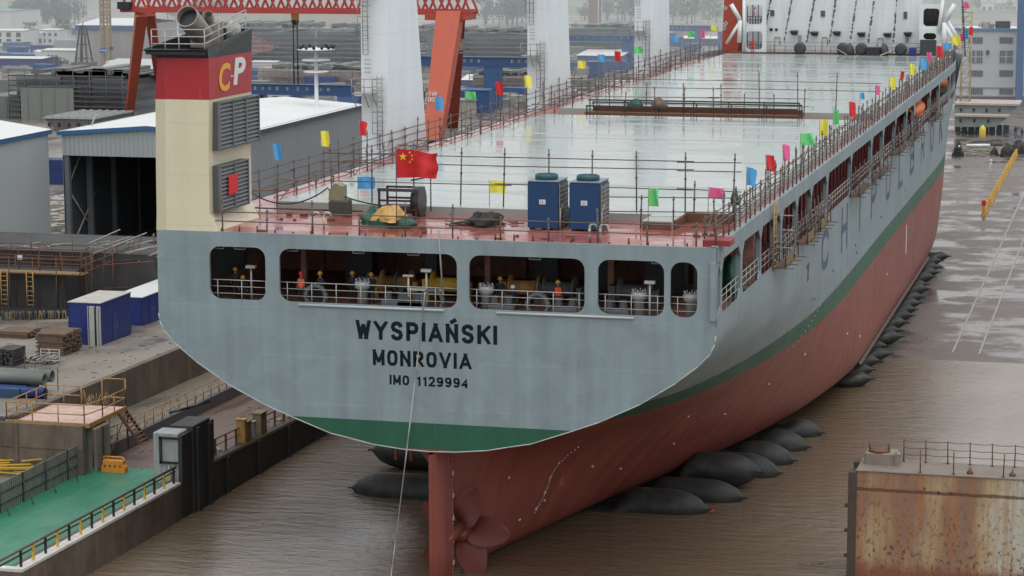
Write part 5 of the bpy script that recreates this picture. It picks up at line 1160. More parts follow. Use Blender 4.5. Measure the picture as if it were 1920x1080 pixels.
t=thing('railed_platform','pinkish plated platform with ochre rails above the green walkway','platform',((px0+px1_)/2,py0_,pz))
m=MB(); m.box(px0,px1_,py0_,py1_,pz-.06,pz); part(m,'floor',paint('platform_floor',(.52,.38,.32),.6,.2,.8,(.3,.13,.05),.6),t)
m=MB(); m.box(px0-.05,px1_+.05,py0_-.08,py0_,pz-.22,pz+.08); m.box(px1_,px1_+.08,py0_,py1_,pz-.22,pz+.08); m.box(px0-.08,px0,py0_,py1_,pz-.2,pz+.05); part(m,'edge_beam',OCHRE,t)
cx=[px0+.05,px1_-.05]
def rails(pts,h=1.25):
    for hh in (.62,h): m=MB(); m.path([(x,y,pz+hh) for x,y in pts],.04,6); part(m,'guard_rail',OCHRE,t)
    for (xa_,ya_),(xb_,yb_) in zip(pts,pts[1:]):
        n=max(1,round(math.dist((xa_,ya_),(xb_,yb_))/1.7))
        for k in range(n+1): q=MB(); q.tube((lerp(xa_,xb_,k/n),lerp(ya_,yb_,k/n),pz),(lerp(xa_,xb_,k/n),lerp(ya_,yb_,k/n),pz+h),.045); part(q,'post',OCHRE,t)
rails([(px0,py0_),(px1_-.3,py0_)]); rails([(px0,py0_),(px0,py1_)]); rails([(px0,py1_),(px0+2.6,py1_)]); rails([(px1_-.3,py0_),(px1_,py0_+2.2),(px1_,py1_)]); rails([(px1_-1.7,py1_),(px1_,py1_)],1.9)
m=MB(); xs=px1_+.1; ys_=py1_-1.4
for k in range(9): m.box(xs-.1+k*.17,xs+.15+k*.17,ys_,ys_+1.2,pz-.2-k*.23,pz-.16-k*.23)
for y in (ys_,ys_+1.2): m.beam((xs-.1,y,pz-.1),(xs+1.5,y,pz-2.2),.06,.2)
for x,y in ((xs,py1_),(xs,py0_+3),(xs+.02,py0_+.3)): m.tube((x,y,1.9),(x,y,pz),.05)
m.beam((xs,py0_+3,2.2),(xs,py1_,pz-.2),.05); part(m,'stair',RUST,t)
m=MB(); rr=random.Random(21)
for k in range(26):
    x,y=rr.uniform(px0+2.6,px1_-1.2),py1_+rr.uniform(-.3,.4); m.tube((x,y,pz-.1),(x+rr.uniform(-.4,.4),y+.1,pz+rr.uniform(.2,1.0)),.025,n=4)
single(m,'dry_weeds',paint('weeds',(.28,.17,.08),.9,.4,5),'dry stalks growing behind the railed platform','weeds',((px0+px1_)/2,py1_,pz))
# fence
ya=gp(0,955,DF).y-2; xf=gp(147,890,DF).x
t=thing('corrugated_fence','grey corrugated sheet fence with props along the green walkway','fence',(xf,8,1.7))
m=MB(); m.box(xf-.05,xf,ya,c0.y-.1,DF-.2,DF+1.75); part(m,'sheet',ribbed('fence_sheet',(.22,.22,.20),1,.28,dirt=(.10,.085,.07),amt=.7),t)
m=MB()
for z in (DF+.4,DF+1.1): m.box(xf,xf+.05,ya,c0.y-.1,z,z+.06)
y=ya+1
while y<c0.y: m.box(xf,xf+.08,y,y+.08,DF-.2,DF+1.8); m.tube((xf+.05,y,DF+1.3),(xf+1.0,y-.5,DF-.1),.035); y+=3.2
part(m,'frame',DKSTEEL,t)
# yellow pile and white planks below the retaining wall
for k,(px,py,n,mt,l,nm) in enumerate(((40,868,46,YELLOW,'pile of yellow steel bars behind the corrugated fence','bar_pile'),(18,848,10,WHITE,'white boards lying beside the yellow bars','board_stack'))):
    c=gp(px,py,DF+.6); m=MB(); rr=random.Random(k+3)
    for j in range(n):
        x=c.x+rr.uniform(-3.6,1.8); y=c.y+rr.uniform(-1.6,1.6); z=1.7+rr.uniform(.05,.75); L_=rr.uniform(1.2,2.6); m.beam((x-L_/2,y-.4*rr.random(),z),(x+L_/2,y+.5*rr.random(),z+rr.uniform(-.1,.15)),.09 if k==0 else .3,.07)
    single(m,nm,mt,l,'bar pile' if k==0 else 'boards',(c.x,c.y,1.7))
# orange water barrier
c=gp(212,886,DF); x0,x1=ony(190,886,c.y).x,ony(234,886,c.y).x; t=thing('traffic_barrier','orange plastic traffic barrier at the end of the green walkway','barrier',(c.x,c.y,DF)); zb=gz(c.y,DF)
m=MB(); m.prism([(x0,zb),(x1,zb),(x1,zb+.35),(x1-.12,zb+.55),(x1-.12,zb+.78),(x0+.12,zb+.78),(x0+.12,zb+.55),(x0,zb+.35)],'XZ',c.y,c.y+.5); part(m,'body',ORANGE,t)
m=MB(); m.path([(x0+.1,c.y+.25,zb+.78),(x0+.1,c.y+.25,zb+1.0),(x1-.25,c.y+.25,zb+1.0),(x1-.02,c.y+.25,zb+.7)],.05); 
for k in range(5): x=lerp(x0+.1,x1-.25,k/4); m.tube((x,c.y+.25,zb+.75),(x,c.y+.25,zb+1.0),.03)
part(m,'top_bar',ORANGE,t); m=MB()
for k in range(4): x=lerp(x0+.2,x1-.4,k/3); m.box(x,x+.14,c.y-.01,c.y,zb+.35,zb+.5)
part(m,'slot',RUST,t)
# ------------------------------------------------------------------ yard goods on the upper quay
A=gp(190,648); W1=ony(130,648,A.y).x; h=zat(A.x,A.y,568)
def cabin(x0,x1,y0,y1,z1,label,door=None,roof=ROOFW):
    zb=gz(y0)-.02; t=thing('site_cabin',label,'site cabin',((x0+x1)/2,y0,zb),None)
    m=MB(); m.bbox(x0,x1,y0,y1,zb,z1-.06,.03); part(m,'wall',NAVY,t); m=MB(); m.box(x0-.06,x1+.06,y0-.06,y1+.06,z1-.06,z1); part(m,'roof',roof,t)
    m=MB()
    for x in (x0+.05,x1-.05): m.box(x-.06,x+.06,y0-.02,y0,zb,z1-.07)
    part(m,'corner_post',paint('cabin_edge',(.01,.02,.10),.45,.1,1),t)
    if door: m=MB(); m.box(x1,x1+.03,y0+door,y0+door+.9,zb+.1,zb+2.1); D=part(m,'door',paint('cabin_door',(.014,.035,.18),.4,.1,2),t); m=MB(); m.box(x1+.03,x1+.06,y0+door+.75,y0+door+.8,zb+1.0,zb+1.2); part(m,'handle',STEEL,D)
    return t
def ysolve(px,x,z0=YARD):
    lo,hi=0,400
    for _ in range(40):
        mm=(lo+hi)/2
        if proj((x,mm,gz(mm,z0)))[0]<px: lo=mm
        else: hi=mm
    return lo
yb_=ysolve(247,A.x)
cabin(W1,A.x,A.y,yb_,h,'nearer blue site cabin with a grey stained roof on the yard',2.2,paint('roof_stained',(.40,.39,.36),.6,.15,.8,(.22,.20,.16),.6))
B=gp(268,611); h2=zat(B.x,B.y,557); cabin(B.x-2.6,B.x,B.y,B.y+12,h2,'farther blue site cabin with a clean white roof behind the nearer one',1.5)
C=gp(282,590); cabin(C.x-6,C.x-3.2,C.y+9,C.y+16,zat(C.x-3.2,C.y+9,528),'third blue cabin with white roof, mostly hidden by the ship')
t=thing('leaning_panels','tall white panels with a dark gap standing at the corner of the blue cabin','panel',(A.x-.3,A.y-.3,gz(A.y))); z1=zat(A.x,A.y-.3,575); m=MB()
for x0,x1 in ((-.95,-.9),(-.8,-.38),(-.2,-.05),(.02,.12)): m.box(A.x+x0,A.x+x1,A.y-.35,A.y-.2,gz(A.y)-.05,z1)
part(m,'panel',RAILW,t); m=MB(); m.box(A.x-.38,A.x-.2,A.y-.3,A.y-.22,gz(A.y),z1-.1); part(m,'gap',BLACK,t)
def stack(px,py,w,d,hh,mat,label,cat,name,seed=1,along='x',dens=1.0):
    c=gp(px,py); rr=random.Random(seed); m=MB(); zb=gz(c.y); n=int(hh/.14)
    for k in range(n):
        z=zb+.03+k*.14; 
        for j in range(int((d if along=='x' else w)/.3)):
            if rr.random()>dens: continue
            o=j*.3+rr.uniform(-.04,.04)
            if along=='x': m.box(c.x-w+rr.uniform(-.15,.15),c.x+rr.uniform(-.15,.15),c.y+o,c.y+o+.22,z,z+.11)
            else: m.box(c.x-w+o,c.x-w+o+.22,c.y+rr.uniform(-.15,.15),c.y+d+rr.uniform(-.15,.15),z,z+.11)
    return single(m,name,mat,label,cat,(c.x-w/2,c.y+d/2,zb))
stack(121,668,2.3,3.0,1.75,WOOD,'tall brown timber stack beside the nearer blue cabin','timber stack','timber_stack',1)
stack(53,636,2.6,2.4,.7,WOOD,'low brown timber stack at the left edge of the yard','timber stack','timber_stack',2)
stack(33,688,1.7,2.0,1.4,DKSTEEL,'dark stack of steel frames at the left edge','steel stack','steel_stack',3,'y')
c=gp(70,682); m=MB(); rr=random.Random(5)
for k in range(60): x=c.x+rr.uniform(-1.3,1.3); z=gz(c.y)+.08+abs(rr.gauss(0,.22)); y=c.y+rr.uniform(-.3,.8); m.tube((x,y,z),(x+rr.uniform(-.2,.2),y+1.2,z),.06,n=6)
single(m,'pipe_bundle',STEEL,'bundle of scaffold tubes seen end-on in front of the tall timber stack','pipe bundle',(c.x,c.y,gz(c.y)))
c=gp(98,684); m=MB(); 
for z in (.3,.9,1.15): m.tube((c.x-.9,c.y,gz(c.y)+z),(c.x+.6,c.y,gz(c.y)+z),.04)
for x in (-.9,-.2,.6): m.tube((c.x+x,c.y,gz(c.y)),(c.x+x,c.y,gz(c.y)+1.2),.04); m.tube((c.x+x,c.y,gz(c.y)+.3),(c.x+x,c.y+1.2,gz(c.y)+.3),.04)
single(m,'tube_trestle',RAILW,'white tube trestle beside the scaffold tube bundle','trestle',(c.x,c.y,gz(c.y)))
c=gp(85,742)
for k,(dx,dy,r,mt,l) in enumerate(((0,0,.42,GSTEEL,'large grey pipe on the yard, topmost of the left pile'),(0,1.2,.42,GSTEEL,'large grey pipe on the yard, behind the topmost one'),(.5,-1.0,.38,NAVY,'dark blue pipe at the front of the left pile'))):
    m=MB(); z=gz(c.y)+(1.15 if k<2 else .4); x1=c.x+dx; r0=r*.82
    m.tube((x1-9,c.y+dy,z),(x1,c.y+dy,z),r,n=18,caps=False); m.tube((x1,c.y+dy,z),(x1-9,c.y+dy,z),r0,n=18,caps=False)
    m.add([(x1,c.y+dy+q*math.cos(a),z+q*math.sin(a)) for q in (r,r0) for a in [2*math.pi*i/18 for i in range(18)]],[(i,(i+1)%18,18+(i+1)%18,18+i) for i in range(18)])
    single(m,'large_pipe',mt,l,'pipe',(x1,c.y+dy,z-r))
m=MB(); m.bbox(c.x-9,c.x-1.2,c.y-1.6,c.y+1.6,gz(c.y),gz(c.y)+.72,.04); m.box(c.x-9,c.x-4.3,c.y-1.9,c.y-.2,gz(c.y)+.72,gz(c.y)+1.5); single(m,'steel_box',paint('box_blue',(.02,.06,.13),.6,.3,1),'dark blue steel box under the grey pipes at the left edge','steel box',(c.x-5,c.y,gz(c.y)))
rr=random.Random(14)
for k in range(12): x=c.x-6+rr.uniform(-3,7); m=MB(); m.tube((x,c.y+2,gz(c.y)),(x,c.y+2,gz(c.y)+rr.uniform(1.2,2.6)),.035); single(m,'steel_stake',DKSTEEL,'thin steel stake standing behind the grey pipes','stake',(x,c.y+2,gz(c.y)),'steel stakes behind the grey pipes')
m=MB(); rr=random.Random(64)
for k in range(150):
    px,py=rr.uniform(0,330),rr.uniform(606,745); q=gp(px,py)
    if q.x>XU-.4 or q.y<16: continue
    s_=rr.uniform(.025,.11); m.obox((q.x,q.y,gz(q.y)+s_*.3),(s_*rr.uniform(1,6),s_,s_*.6),rr.uniform(0,3))
for k in range(90):
    y=rr.uniform(17,44); x=rr.uniform(XU+.2,XL-.5) if k%2 else rr.uniform(XL+.3,XD-1.5); z=gz(y,TZ if k%2 else DF); s_=rr.uniform(.03,.1); m.obox((x,y,z+s_*.3),(s_*rr.uniform(1,5),s_,s_*.5),rr.uniform(0,3))
o=struct(m,'quay_litter',paint('litter_quay',(.16,.13,.10),.8,.9,3)); o['kind']='stuff'
# row of gas cylinders
cyl=MB(); cyl.lathe([(.12,0),(.13,.05),(.13,1.05),(.08,1.2),(.05,1.22),(.05,1.34),(.02,1.36)],(0,0,0),n=10); cme=cyl.mesh('gas_cylinder',paint('cyl_brown',(.16,.115,.07),.6,.3,3)); cme2=cyl.mesh('gas_cylinder',DKSTEEL); rr=random.Random(2)
for k in range(44):
    q=gp(2+k*2.9,600-.05*k); o=link('gas_cylinder',cme if rr.random()<.55 else cme2,None,(q.x,q.y+rr.uniform(-.3,.3),gz(q.y)),(rr.uniform(-.1,.1),rr.uniform(-.15,.15),0),(.62,.62,.55)); tag(o,'gas cylinder standing in the long row left of the blue cabin','gas cylinder','gas cylinders in a row')
# staged steel block with a boarded gangway (left, before the warehouse)
q=gp(0,590); q1=gp(178,592); y0=q1.y; x1=ony(124,592,y0).x; x0=x1-16; zb=gz(y0); zp=zat(x1,y0,513)
t=thing('staged_hull_block','dark hull block with boarded scaffold gangway and ladders left of the blue cabins','hull block',((x0+x1)/2,y0+4,zb))
m=MB(); m.box(x0,x1-.6,y0+1.2,y0+14,zb,zp-.3); m.box(x0,x1+6,y0+5,y0+16,zb,zat(x1,y0+5,474)); m.box(x1-.6,x1+9,y0+9,y0+20,zb,zp); 
for k in range(6): x=x0+1.5+k*2.6; m.box(x,x+.25,y0+1.0,y0+1.25,zb,zp-.3)
part(m,'block',paint('block_dark',(.045,.045,.046),.7,.4,.4,(.06,.045,.035),.5),t)
m=MB(); rr=random.Random(31); x=x0
while x<x1+1.5: m.box(x,x+.22,y0-.1+rr.uniform(-.1,.1),y0+1.2,zp-.08+rr.uniform(-.02,.02),zp); x+=.3
part(m,'gangway_boards',paint('board_ochre',(.26,.18,.085),.8,.4,2),t)
m=MB()
for k in range(9):
    x=lerp(x0,x1+1.4,k/8); m.tube((x,y0,zb),(x,y0,zp+1.3),.05); m.tube((x,y0+1.2,zb),(x,y0+1.2,zp+1.3),.04)
for z in (zp-.15,zp+.55,zp+1.15): m.tube((x0,y0,z),(x1+1.4,y0,z),.04)
for k in range(6): y=y0+k*1.8; m.tube((x1+1.4,y,zb),(x1+1.4+k*.35,y,zp+.2*k+1.2),.05)
for z in (zp,zp+.6,zp+1.2): m.tube((x1+1.4,y0,z),(x1+3.2,y0+9,z+1.0),.045)
for k in range(9):
    x=lerp(x0,x1+1.4,(k+.5)/9)
    for yk in (2.4,4.8): m.tube((x,y0+yk,zp-.4),(x,y0+yk,zp+rr.uniform(1.4,2.6)),.045)
for yk in (2.4,4.8):
    for z in (zp+.5,zp+1.1,zp+1.7): m.tube((x0,y0+yk,z),(x1+1.4,y0+yk,z+rr.uniform(-.1,.1)),.04)
for k in range(5): y=y0+2+k*2.4; m.tube((x1+1.5+k*.9,y,zb),(x1+1.5+k*.9,y,zp+1.6+.2*k),.06); m.tube((x1+1.4,y,zp+.4),(x1+7,y+1,zp+.9),.045); m.tube((x1+1.4,y,zb+1.6),(x1+6.5,y+1,zb+1.9),.045)
part(m,'guard_tube',RUST,t)
for px in (58,10):
    x=ony(px,560,y0).x; m=MB()
    for s_ in (-.3,.3): m.tube((x+s_,y0-.12,zb),(x+s_,y0-.12,zp+.1),.05)
    z=zb+.3
    while z<zp: m.tube((x-.3,y0-.12,z),(x+.3,y0-.12,z),.035); z+=.4
    part(m,'ladder',OCHRE,t)
m=MB(); m.box(ony(30,500,y0+1).x,ony(39,500,y0+1).x,y0+1.3,y0+1.35,zat(x1,y0+1,491),zat(x1,y0+1,483)); part(m,'white_sign',WHITE,t)
m=MB(); rr=random.Random(16)
for k in range(40): x=rr.uniform(x0,x1+9); z=zp+rr.uniform(.5,2.0); m.tube((x,y0+3+rr.uniform(0,5),z),(x+rr.uniform(1,3),y0+4+rr.uniform(0,5),z+rr.uniform(-.2,.9)),.06)
part(m,'loose_tube',STEEL,t)
m=MB(); q2=gp(90,598); m.box(q2.x-9,q2.x+1,q2.y,q2.y+2.5,gz(q2.y),gz(q2.y)+.5); single(m,'steel_plate_stack',BLACK,'flat stack of black steel plates behind the gas cylinders','plate stack',(q2.x-4,q2.y,gz(q2.y)))
q2=gp(86,572); m=MB(); m.bbox(q2.x-.9,q2.x+.9,q2.y,q2.y+.8,gz(q2.y),gz(q2.y)+.75,.08); single(m,'yellow_box',paint('dull_yellow',(.45,.34,.12),.7,.2,2),'small yellow box on the black plates','box',(q2.x,q2.y,gz(q2.y)))
# dark stage mass to the right of it, under the workshop mouth
q=gp(200,572); m=MB(); zt2=zat(q.x,q.y+6,448); rr=random.Random(17)
m.add([(q.x-1,q.y+6,gz(q.y)),(q.x+14,q.y+6,gz(q.y)),(q.x+14,q.y+6,zt2+2.4),(q.x-1,q.y+6,zt2-.8),(q.x-1,q.y+24,gz(q.y)),(q.x+14,q.y+24,gz(q.y)),(q.x+14,q.y+24,zt2+2.4),(q.x-1,q.y+24,zt2-.8)],[(0,1,2,3),(7,6,5,4),(3,2,6,7),(1,5,6,2),(0,3,7,4)])
t=thing('dark_hull_section','dark brown hull section in front of the open workshop','hull block',(q.x+6,q.y+6,gz(q.y))); part(m,'shell',paint('section_dark',(.035,.028,.026),.7,.4,.5,(.075,.05,.04),.5),t)
m=MB(); 
for k in range(30): 
    x=q.x+rr.uniform(-1,13); u=(x-q.x+1)/15; z=zt2-.8+3.2*u; m.tube((x,q.y+6+rr.uniform(0,5),z),(x+rr.uniform(.5,2),q.y+6+rr.uniform(0,5),z+rr.uniform(.1,.7)),.06)
part(m,'loose_tube',CONCL,t)
a=ony(227,483,q.y+5.8); m=MB(); m.box(a.x-.55,a.x+.55,q.y+5.75,q.y+5.9,a.z-.6,a.z+.6); part(m,'blue_panel',paint('panel_blue',(.05,.16,.34),.5,.1,2),t)
# ------------------------------------------------------------------ warehouse and workshop
Q=gp(97,471); XW=Q.x; ye=Q.y; H1=zat(XW,ye,243); zb=gz(ye)
t=thing('grey_warehouse','plain grey warehouse with a white roof at the left edge','warehouse',(XW-10,ye-20,zb))
m=MB(); m.box(XW-22,XW,ye-60,ye,zb-1,H1); part(m,'wall',SHEETL,t)
m=MB(); m.add([(XW+.3,ye-60,H1),(XW+.3,ye+.4,H1),(XW-11,ye+.4,H1+1.6),(XW-11,ye-60,H1+1.6),(XW-22,ye+.4,H1),(XW-22,ye-60,H1)],[(0,1,2,3),(3,2,4,5)]); part(m,'roof',ROOFW,t)
m=MB(); m.box(XW+.02,XW+.25,ye-60,ye+.42,H1-.45,H1-.01); part(m,'eave_trim',TRIM,t)
Q=gp(123,471); wx0=Q.x; wy0=Q.y; H2=zat(wx0,wy0,245); Ho=zat(wx0,wy0,291); e=onz(678,205,H2-.6); wx1=e.x; wy1=e.y; zb=gz(wy0); xm=(wx0+wx1)/2; rz_=zat(xm,wy1,184)
t=thing('open_workshop','open fronted workshop hall with pale grey cladding, white roof and blue eaves','workshop',(xm,wy0,zb))
m=MB(); m.box(wx1-.15,wx1,wy0,wy1,zb-1,H2); m.box(wx0,wx0+.15,wy0,wy1,zb-1,H2); m.box(wx0,wx1,wy1-.2,wy1,zb-1,H2); part(m,'side_wall',SHEETY,t)
m=MB(); m.prism([(wx0,Ho),(wx1,Ho),(wx1,H2),(xm,rz_),(wx0,H2)],'XZ',wy0-.1,wy0+.1); part(m,'gable',SHEETX,t)
m=MB(); m.add([(wx0-.4,wy0-.3,H2-.05),(wx0-.4,wy1+.3,H2-.05),(xm,wy1+.3,rz_+.15),(xm,wy0-.3,rz_+.15),(wx1+.4,wy1+.3,H2-.05),(wx1+.4,wy0-.3,H2-.05)],[(0,1,2,3),(3,2,4,5)]); part(m,'roof',ROOFW,t)
m=MB(); m.beam((wx0-.4,wy0-.35,H2-.25),(xm,wy0-.35,rz_-.05),.1,.42); m.beam((xm,wy0-.35,rz_-.05),(wx1+.4,wy0-.35,H2-.25),.1,.42); part(m,'eave_trim',TRIM,t); m=MB(); m.box(wx1+.05,wx1+.42,wy0-.3,wy1+.3,H2-.38,H2-.1); part(m,'eave_trim',paint('trim_dark',(.05,.07,.10),.5,.1,1),t)
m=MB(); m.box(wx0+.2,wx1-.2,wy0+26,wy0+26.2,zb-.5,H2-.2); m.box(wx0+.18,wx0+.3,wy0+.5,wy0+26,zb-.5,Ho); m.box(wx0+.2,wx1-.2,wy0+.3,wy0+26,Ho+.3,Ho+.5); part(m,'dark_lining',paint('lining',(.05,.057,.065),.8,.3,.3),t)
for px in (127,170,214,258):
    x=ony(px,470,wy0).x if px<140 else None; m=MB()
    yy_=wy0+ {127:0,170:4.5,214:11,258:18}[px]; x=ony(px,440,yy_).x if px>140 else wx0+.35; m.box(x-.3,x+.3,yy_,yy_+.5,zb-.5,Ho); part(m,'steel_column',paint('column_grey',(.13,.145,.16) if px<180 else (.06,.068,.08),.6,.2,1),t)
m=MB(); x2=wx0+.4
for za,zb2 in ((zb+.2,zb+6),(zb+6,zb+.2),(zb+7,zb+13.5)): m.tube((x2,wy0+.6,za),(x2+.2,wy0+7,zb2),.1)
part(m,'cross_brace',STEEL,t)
q=gp(108,345,YARD); m=MB(); a=gp(98,346); b2=gp(121,346); m.box(a.x-4,b2.x+2,a.y,a.y+3,gz(a.y),zat(a.x,a.y,300)); m.box(a.x-4,b2.x+2,a.y-.05,a.y,zat(a.x,a.y,316),zat(a.x,a.y,313)); single(m,'blue_container',BOXBLUE,'blue container seen in the alley between warehouse and workshop','container',((a.x+b2.x)/2,a.y,gz(a.y)))
m=MB(); rr=random.Random(40)
for k in range(50): px,py=rr.uniform(96,124),rr.uniform(375,470); q=gp(px,py); s_=rr.uniform(.4,1.3); m.obox((q.x,q.y,gz(q.y)+s_*.3),(s_*1.6,s_,s_*.6),rr.uniform(0,3))
o=struct(m,'yard_litter',paint('litter',(.3,.28,.25),.8,.6,1.5)); o['kind']='stuff'
# light mast
q=gp(597,415); x,y=q.x,q.y; msc=proj((x,y,gz(y)+15))[2]; t=thing('light_mast','tall white floodlight mast in front of the workshop wall','light mast',(x,y,gz(y))); zt3=zat(x,y,88)
m=MB(); m.tube((x,y,gz(y)),(x,y,zt3),5.2/msc,3.2/msc,n=12); part(m,'pole',WHITE,t)
for py,w in ((94,35/msc),(114,27/msc),(136,23/msc)):
    z=zat(x,y,py); m=MB(); m.lathe([(w*.8,0),(w,.04),(w,.14),(w*.9,.17)],(x,y,z),n=20); R_=part(m,'ring',WHITE,t); fl_=[]
    if py==94:
        for k in range(14): a=2*math.pi*k/14; m=MB(); fl_.append(m); m.obox((x+w*.95*math.cos(a),y+w*.95*math.sin(a),z+.36),(.34,.24,.34),a+rad(15)*(k%3),.0,.5)
        [part(q_,'floodlight',BLACK,R_) for q_ in fl_]
m=MB(); m.tube((x,y,zt3),(x,y,zat(x,y,57)),.05); part(m,'lightning_rod',STEEL,t)
# ================================================================== BACKGROUND YARD
# red gantry crane
L1=gp(242,222); R1=gp(812,262); yg=255.0
lx=L1.x; zg=zat(lx,yg,17); zt4=zat(lx,yg,-18)
t=thing('gantry_crane','large orange-red gantry crane with a lattice girder behind the funnel and first pedestal','gantry crane',((lx+R1.x)/2,yg,3))
gx0=ony(236,10,yg).x; gx1=ony(889,10,yg).x; m=MB()
for y in (yg-2.2,yg+2.2):
    m.box(gx0,gx1,y-.3,y+.3,zg-.35,zg+.45); m.box(gx0,gx1,y-.25,y+.25,zt4-.3,zt4+.3)
    n=22; dx=(gx1-gx0)/n
    for k in range(n): x=gx0+k*dx; m.beam((x,y,zg),(x+dx/2,y,zt4),.32); m.beam((x+dx/2,y,zt4),(x+dx,y,zg),.32)
for k in range(34): x=lerp(gx0,gx1,k/33); m.beam((x,yg-2.2,zg+.2),(x,yg+2.2,zg+.2),.2)
part(m,'girder',paint('girder_red',(.40,.05,.045),.5,.15,.4),t)
def leg(px_t,px_b,py_b,wt,wb,yt,mt,nm='leg'):
    b=gp(px_b,py_b); a=ony(px_t,20,yt); a.z=zg-.3; m=MB(); m.beam(b,a,wb,wb*1.1,wt,wt*1.1); return part(m,nm,mt,t)
leg(265,241,226,1.9,1.3,yg-1.5,REDCR); leg(281,306,205,1.7,1.2,yg+2,REDCR)
b_=gp(812,268); a_=ony(844,22,yg-2.2); a_.z=zg-.3; m=MB(); m.beam(b_,a_,2.8,2.4,4.1,2.6); LG=part(m,'leg',REDCR,t)
b_2=gp(846,238); a_2=ony(861,22,yg+2.2); a_2.z=zg-.3; m=MB(); m.beam(b_2,a_2,2.2,2.2,1.9,2.2); part(m,'leg',REDCR2,t)
m=MB(); xa,xb=ony(806,20,yg).x,ony(884,20,yg).x; m.box(xa,xb,yg-3,yg+3,zg-1.2,zg-.35); part(m,'cross_head',REDCR,t)
d_=(a_-b_); 
def onleg(px,py): 
    f=(zat(b_.x,b_.y,py)-b_.z)/d_.z; p=b_+d_*f; return ony(px,py,p.y-1.35-.0)
for txt,px0_,px1_2,py0_2,py1_2 in (('1#',806,821,180,171),('100T',799,824,191,182)):
    p0=onleg(px0_,py0_2); p1=ony(px1_2,py1_2,p0.y); part(letters(txt,(p0.x,p1.x,p0.z,p1.z),lambda u,v,w:(u,p0.y-.35-w,v),.02,.01),'leg_lettering',WHITE,LG,fix=False)
m=MB()
for px,py in ((795,98),(858,98),(838,180)):
    p=ony(px,py,yg-1); m.box(p.x-.8,p.x+.9,yg-2.4,yg-1,p.z-.1,p.z)
    for h in (.5,1.0,1.5): m.path([(p.x-.8,yg-2.4,p.z+h),(p.x+.9,yg-2.4,p.z+h)],.07)
    for x in (-.8,.05,.9): m.tube((p.x+x,yg-2.4,p.z),(p.x+x,yg-2.4,p.z+1.5),.07)
part(m,'leg_platform',RAILW,t)
p=ony(858,82,yg+1); m=MB(); m.box(p.x-.9,p.x+1.0,yg-.4,yg+1.2,p.z-1.0,p.z+.8); part(m,'cab',paint('cab_olive',(.22,.19,.12),.6,.2,2),t)
hx=ony(553,20,yg).x; m=MB(); m.prism([(hx-.55,zg-.4),(hx+.55,zg-.4),(hx+.45,zg-2.0),(hx-.45,zg-2.0)],'XZ',yg-.5,yg+.5); part(m,'hoist',paint('hoist_ochre',(.42,.22,.06),.6,.2,2),t)
m=MB(); z1=zat(hx,yg,40); m.lathe([(.1,-.6),(.62,-.3),(.7,.1),(.35,.5),(.1,.8)],(hx,yg,z1),n=12); z2=zat(hx,yg,158)
for s_ in (-.35,.35): m.tube((hx+s_,yg,z2),(hx+s_,yg,z1),.12,n=5); m.tube((hx+s_*.5,yg,z1),(hx+s_*.5,yg,zg-2),.06,n=5)
part(m,'hook_block',BLACK,t)
m=MB(); xq=ony(243,5,yg).x; m.box(xq-.8,xq+1.4,yg-3.4,yg-2,zg+.2,zg+1.4); part(m,'machinery',BLACK,t)
# generic far box buildings
def far(name,label,cat,px0,px1,pyb,pyt,dep,mat,roof=None,gab=0.0,z0=YARD,trim=None,group=None,eave=None):
    A=gp(px0,pyb,z0); x0=A.x; y0=A.y; x1=ony(px1,pyb,y0).x; zb=gz(y0,z0)-.5; zt_=zat(x0,y0,pyt)
    t=thing(name,label,cat,((x0+x1)/2,y0,zb),group); m=MB(); m.box(x0,x1,y0,y0+dep,zb,zt_); part(m,'wall',mat,t)
    xm_=(x0+x1)/2; m=MB(); zr=zt_+gab+.02
    m.add([(x0-.3,y0-.3,zt_+.02),(x1+.3,y0-.3,zt_+.02),(x1+.3,y0+dep/2,zr+.25),(x0-.3,y0+dep/2,zr+.25),(x1+.3,y0+dep,zt_+.02),(x0-.3,y0+dep,zt_+.02)],[(0,1,2,3),(3,2,4,5)]); part(m,'roof',roof or ROOFW,t)
    if trim: m=MB(); m.box(x0-.2,x1+.35,y0-.35,y0-.05,zt_-trim,zt_+.0); part(m,'eave_trim',TRIM,t)
    return t,(x0,x1,y0,dep,zb,zt_)
def wins(t,b,rows,cols,w,h,side='f',z0f=.25,dz=None):
    x0,x1,y0,dep,zb,zt_=b
    for r in range(rows):
        z=zb+(zt_-zb)*(z0f+r*(dz or (1-z0f)/rows))
        for c in range(cols): x=lerp(x0,x1,(c+.5)/cols); m=MB(); m.box(x-w/2,x+w/2,y0-.06,y0-.01,z,z+h); part(m,'window',GLASS,t)
GREYB=paint('far_grey',(.30,.30,.30),.7,.08,.1); WHITEB=paint('far_white',(.58,.60,.60),.7,.08,.1); SHEETF=ribbed('far_cladding',(.33,.32,.31),0,3.0,dirt=(.25,.21,.18),amt=.4)
far('grey_hall','tall grey hall with white roof beyond the lattice tower','hall',145,250,125,47,30,SHEETF,trim=1.2,gab=1.0)
far('pale_shed','pale grey shed with blue eave between the hall and the open workshop','shed',180,286,175,132,24,paint('shed_pale',(.40,.44,.47),.6,.08,.2),trim=.7,gab=1.6,roof=paint('roof_grey',(.42,.45,.45),.5,.08,.2))
far('white_hall','white hall with a teal roof edge in the upper left corner','hall',-40,21,60,21,25,WHITEB,roof=paint('roof_teal',(.10,.24,.25),.6,.1,.2))
for a_r in ((('white_block','long white two storey block in the upper left','building',-10,44,86,57,12,WHITEB),2,3,1.6,1.4),(('white_house','white house with small windows left of the grey hall','house',78,110,84,56,10,WHITEB),2,3,.9,1.0),(('white_house','low white house with dark doors beside the white house','house',55,80,84,62,9,WHITEB),1,3,.9,1.4)):
    t,b=far(*a_r[0]); wins(t,b,*a_r[1:])
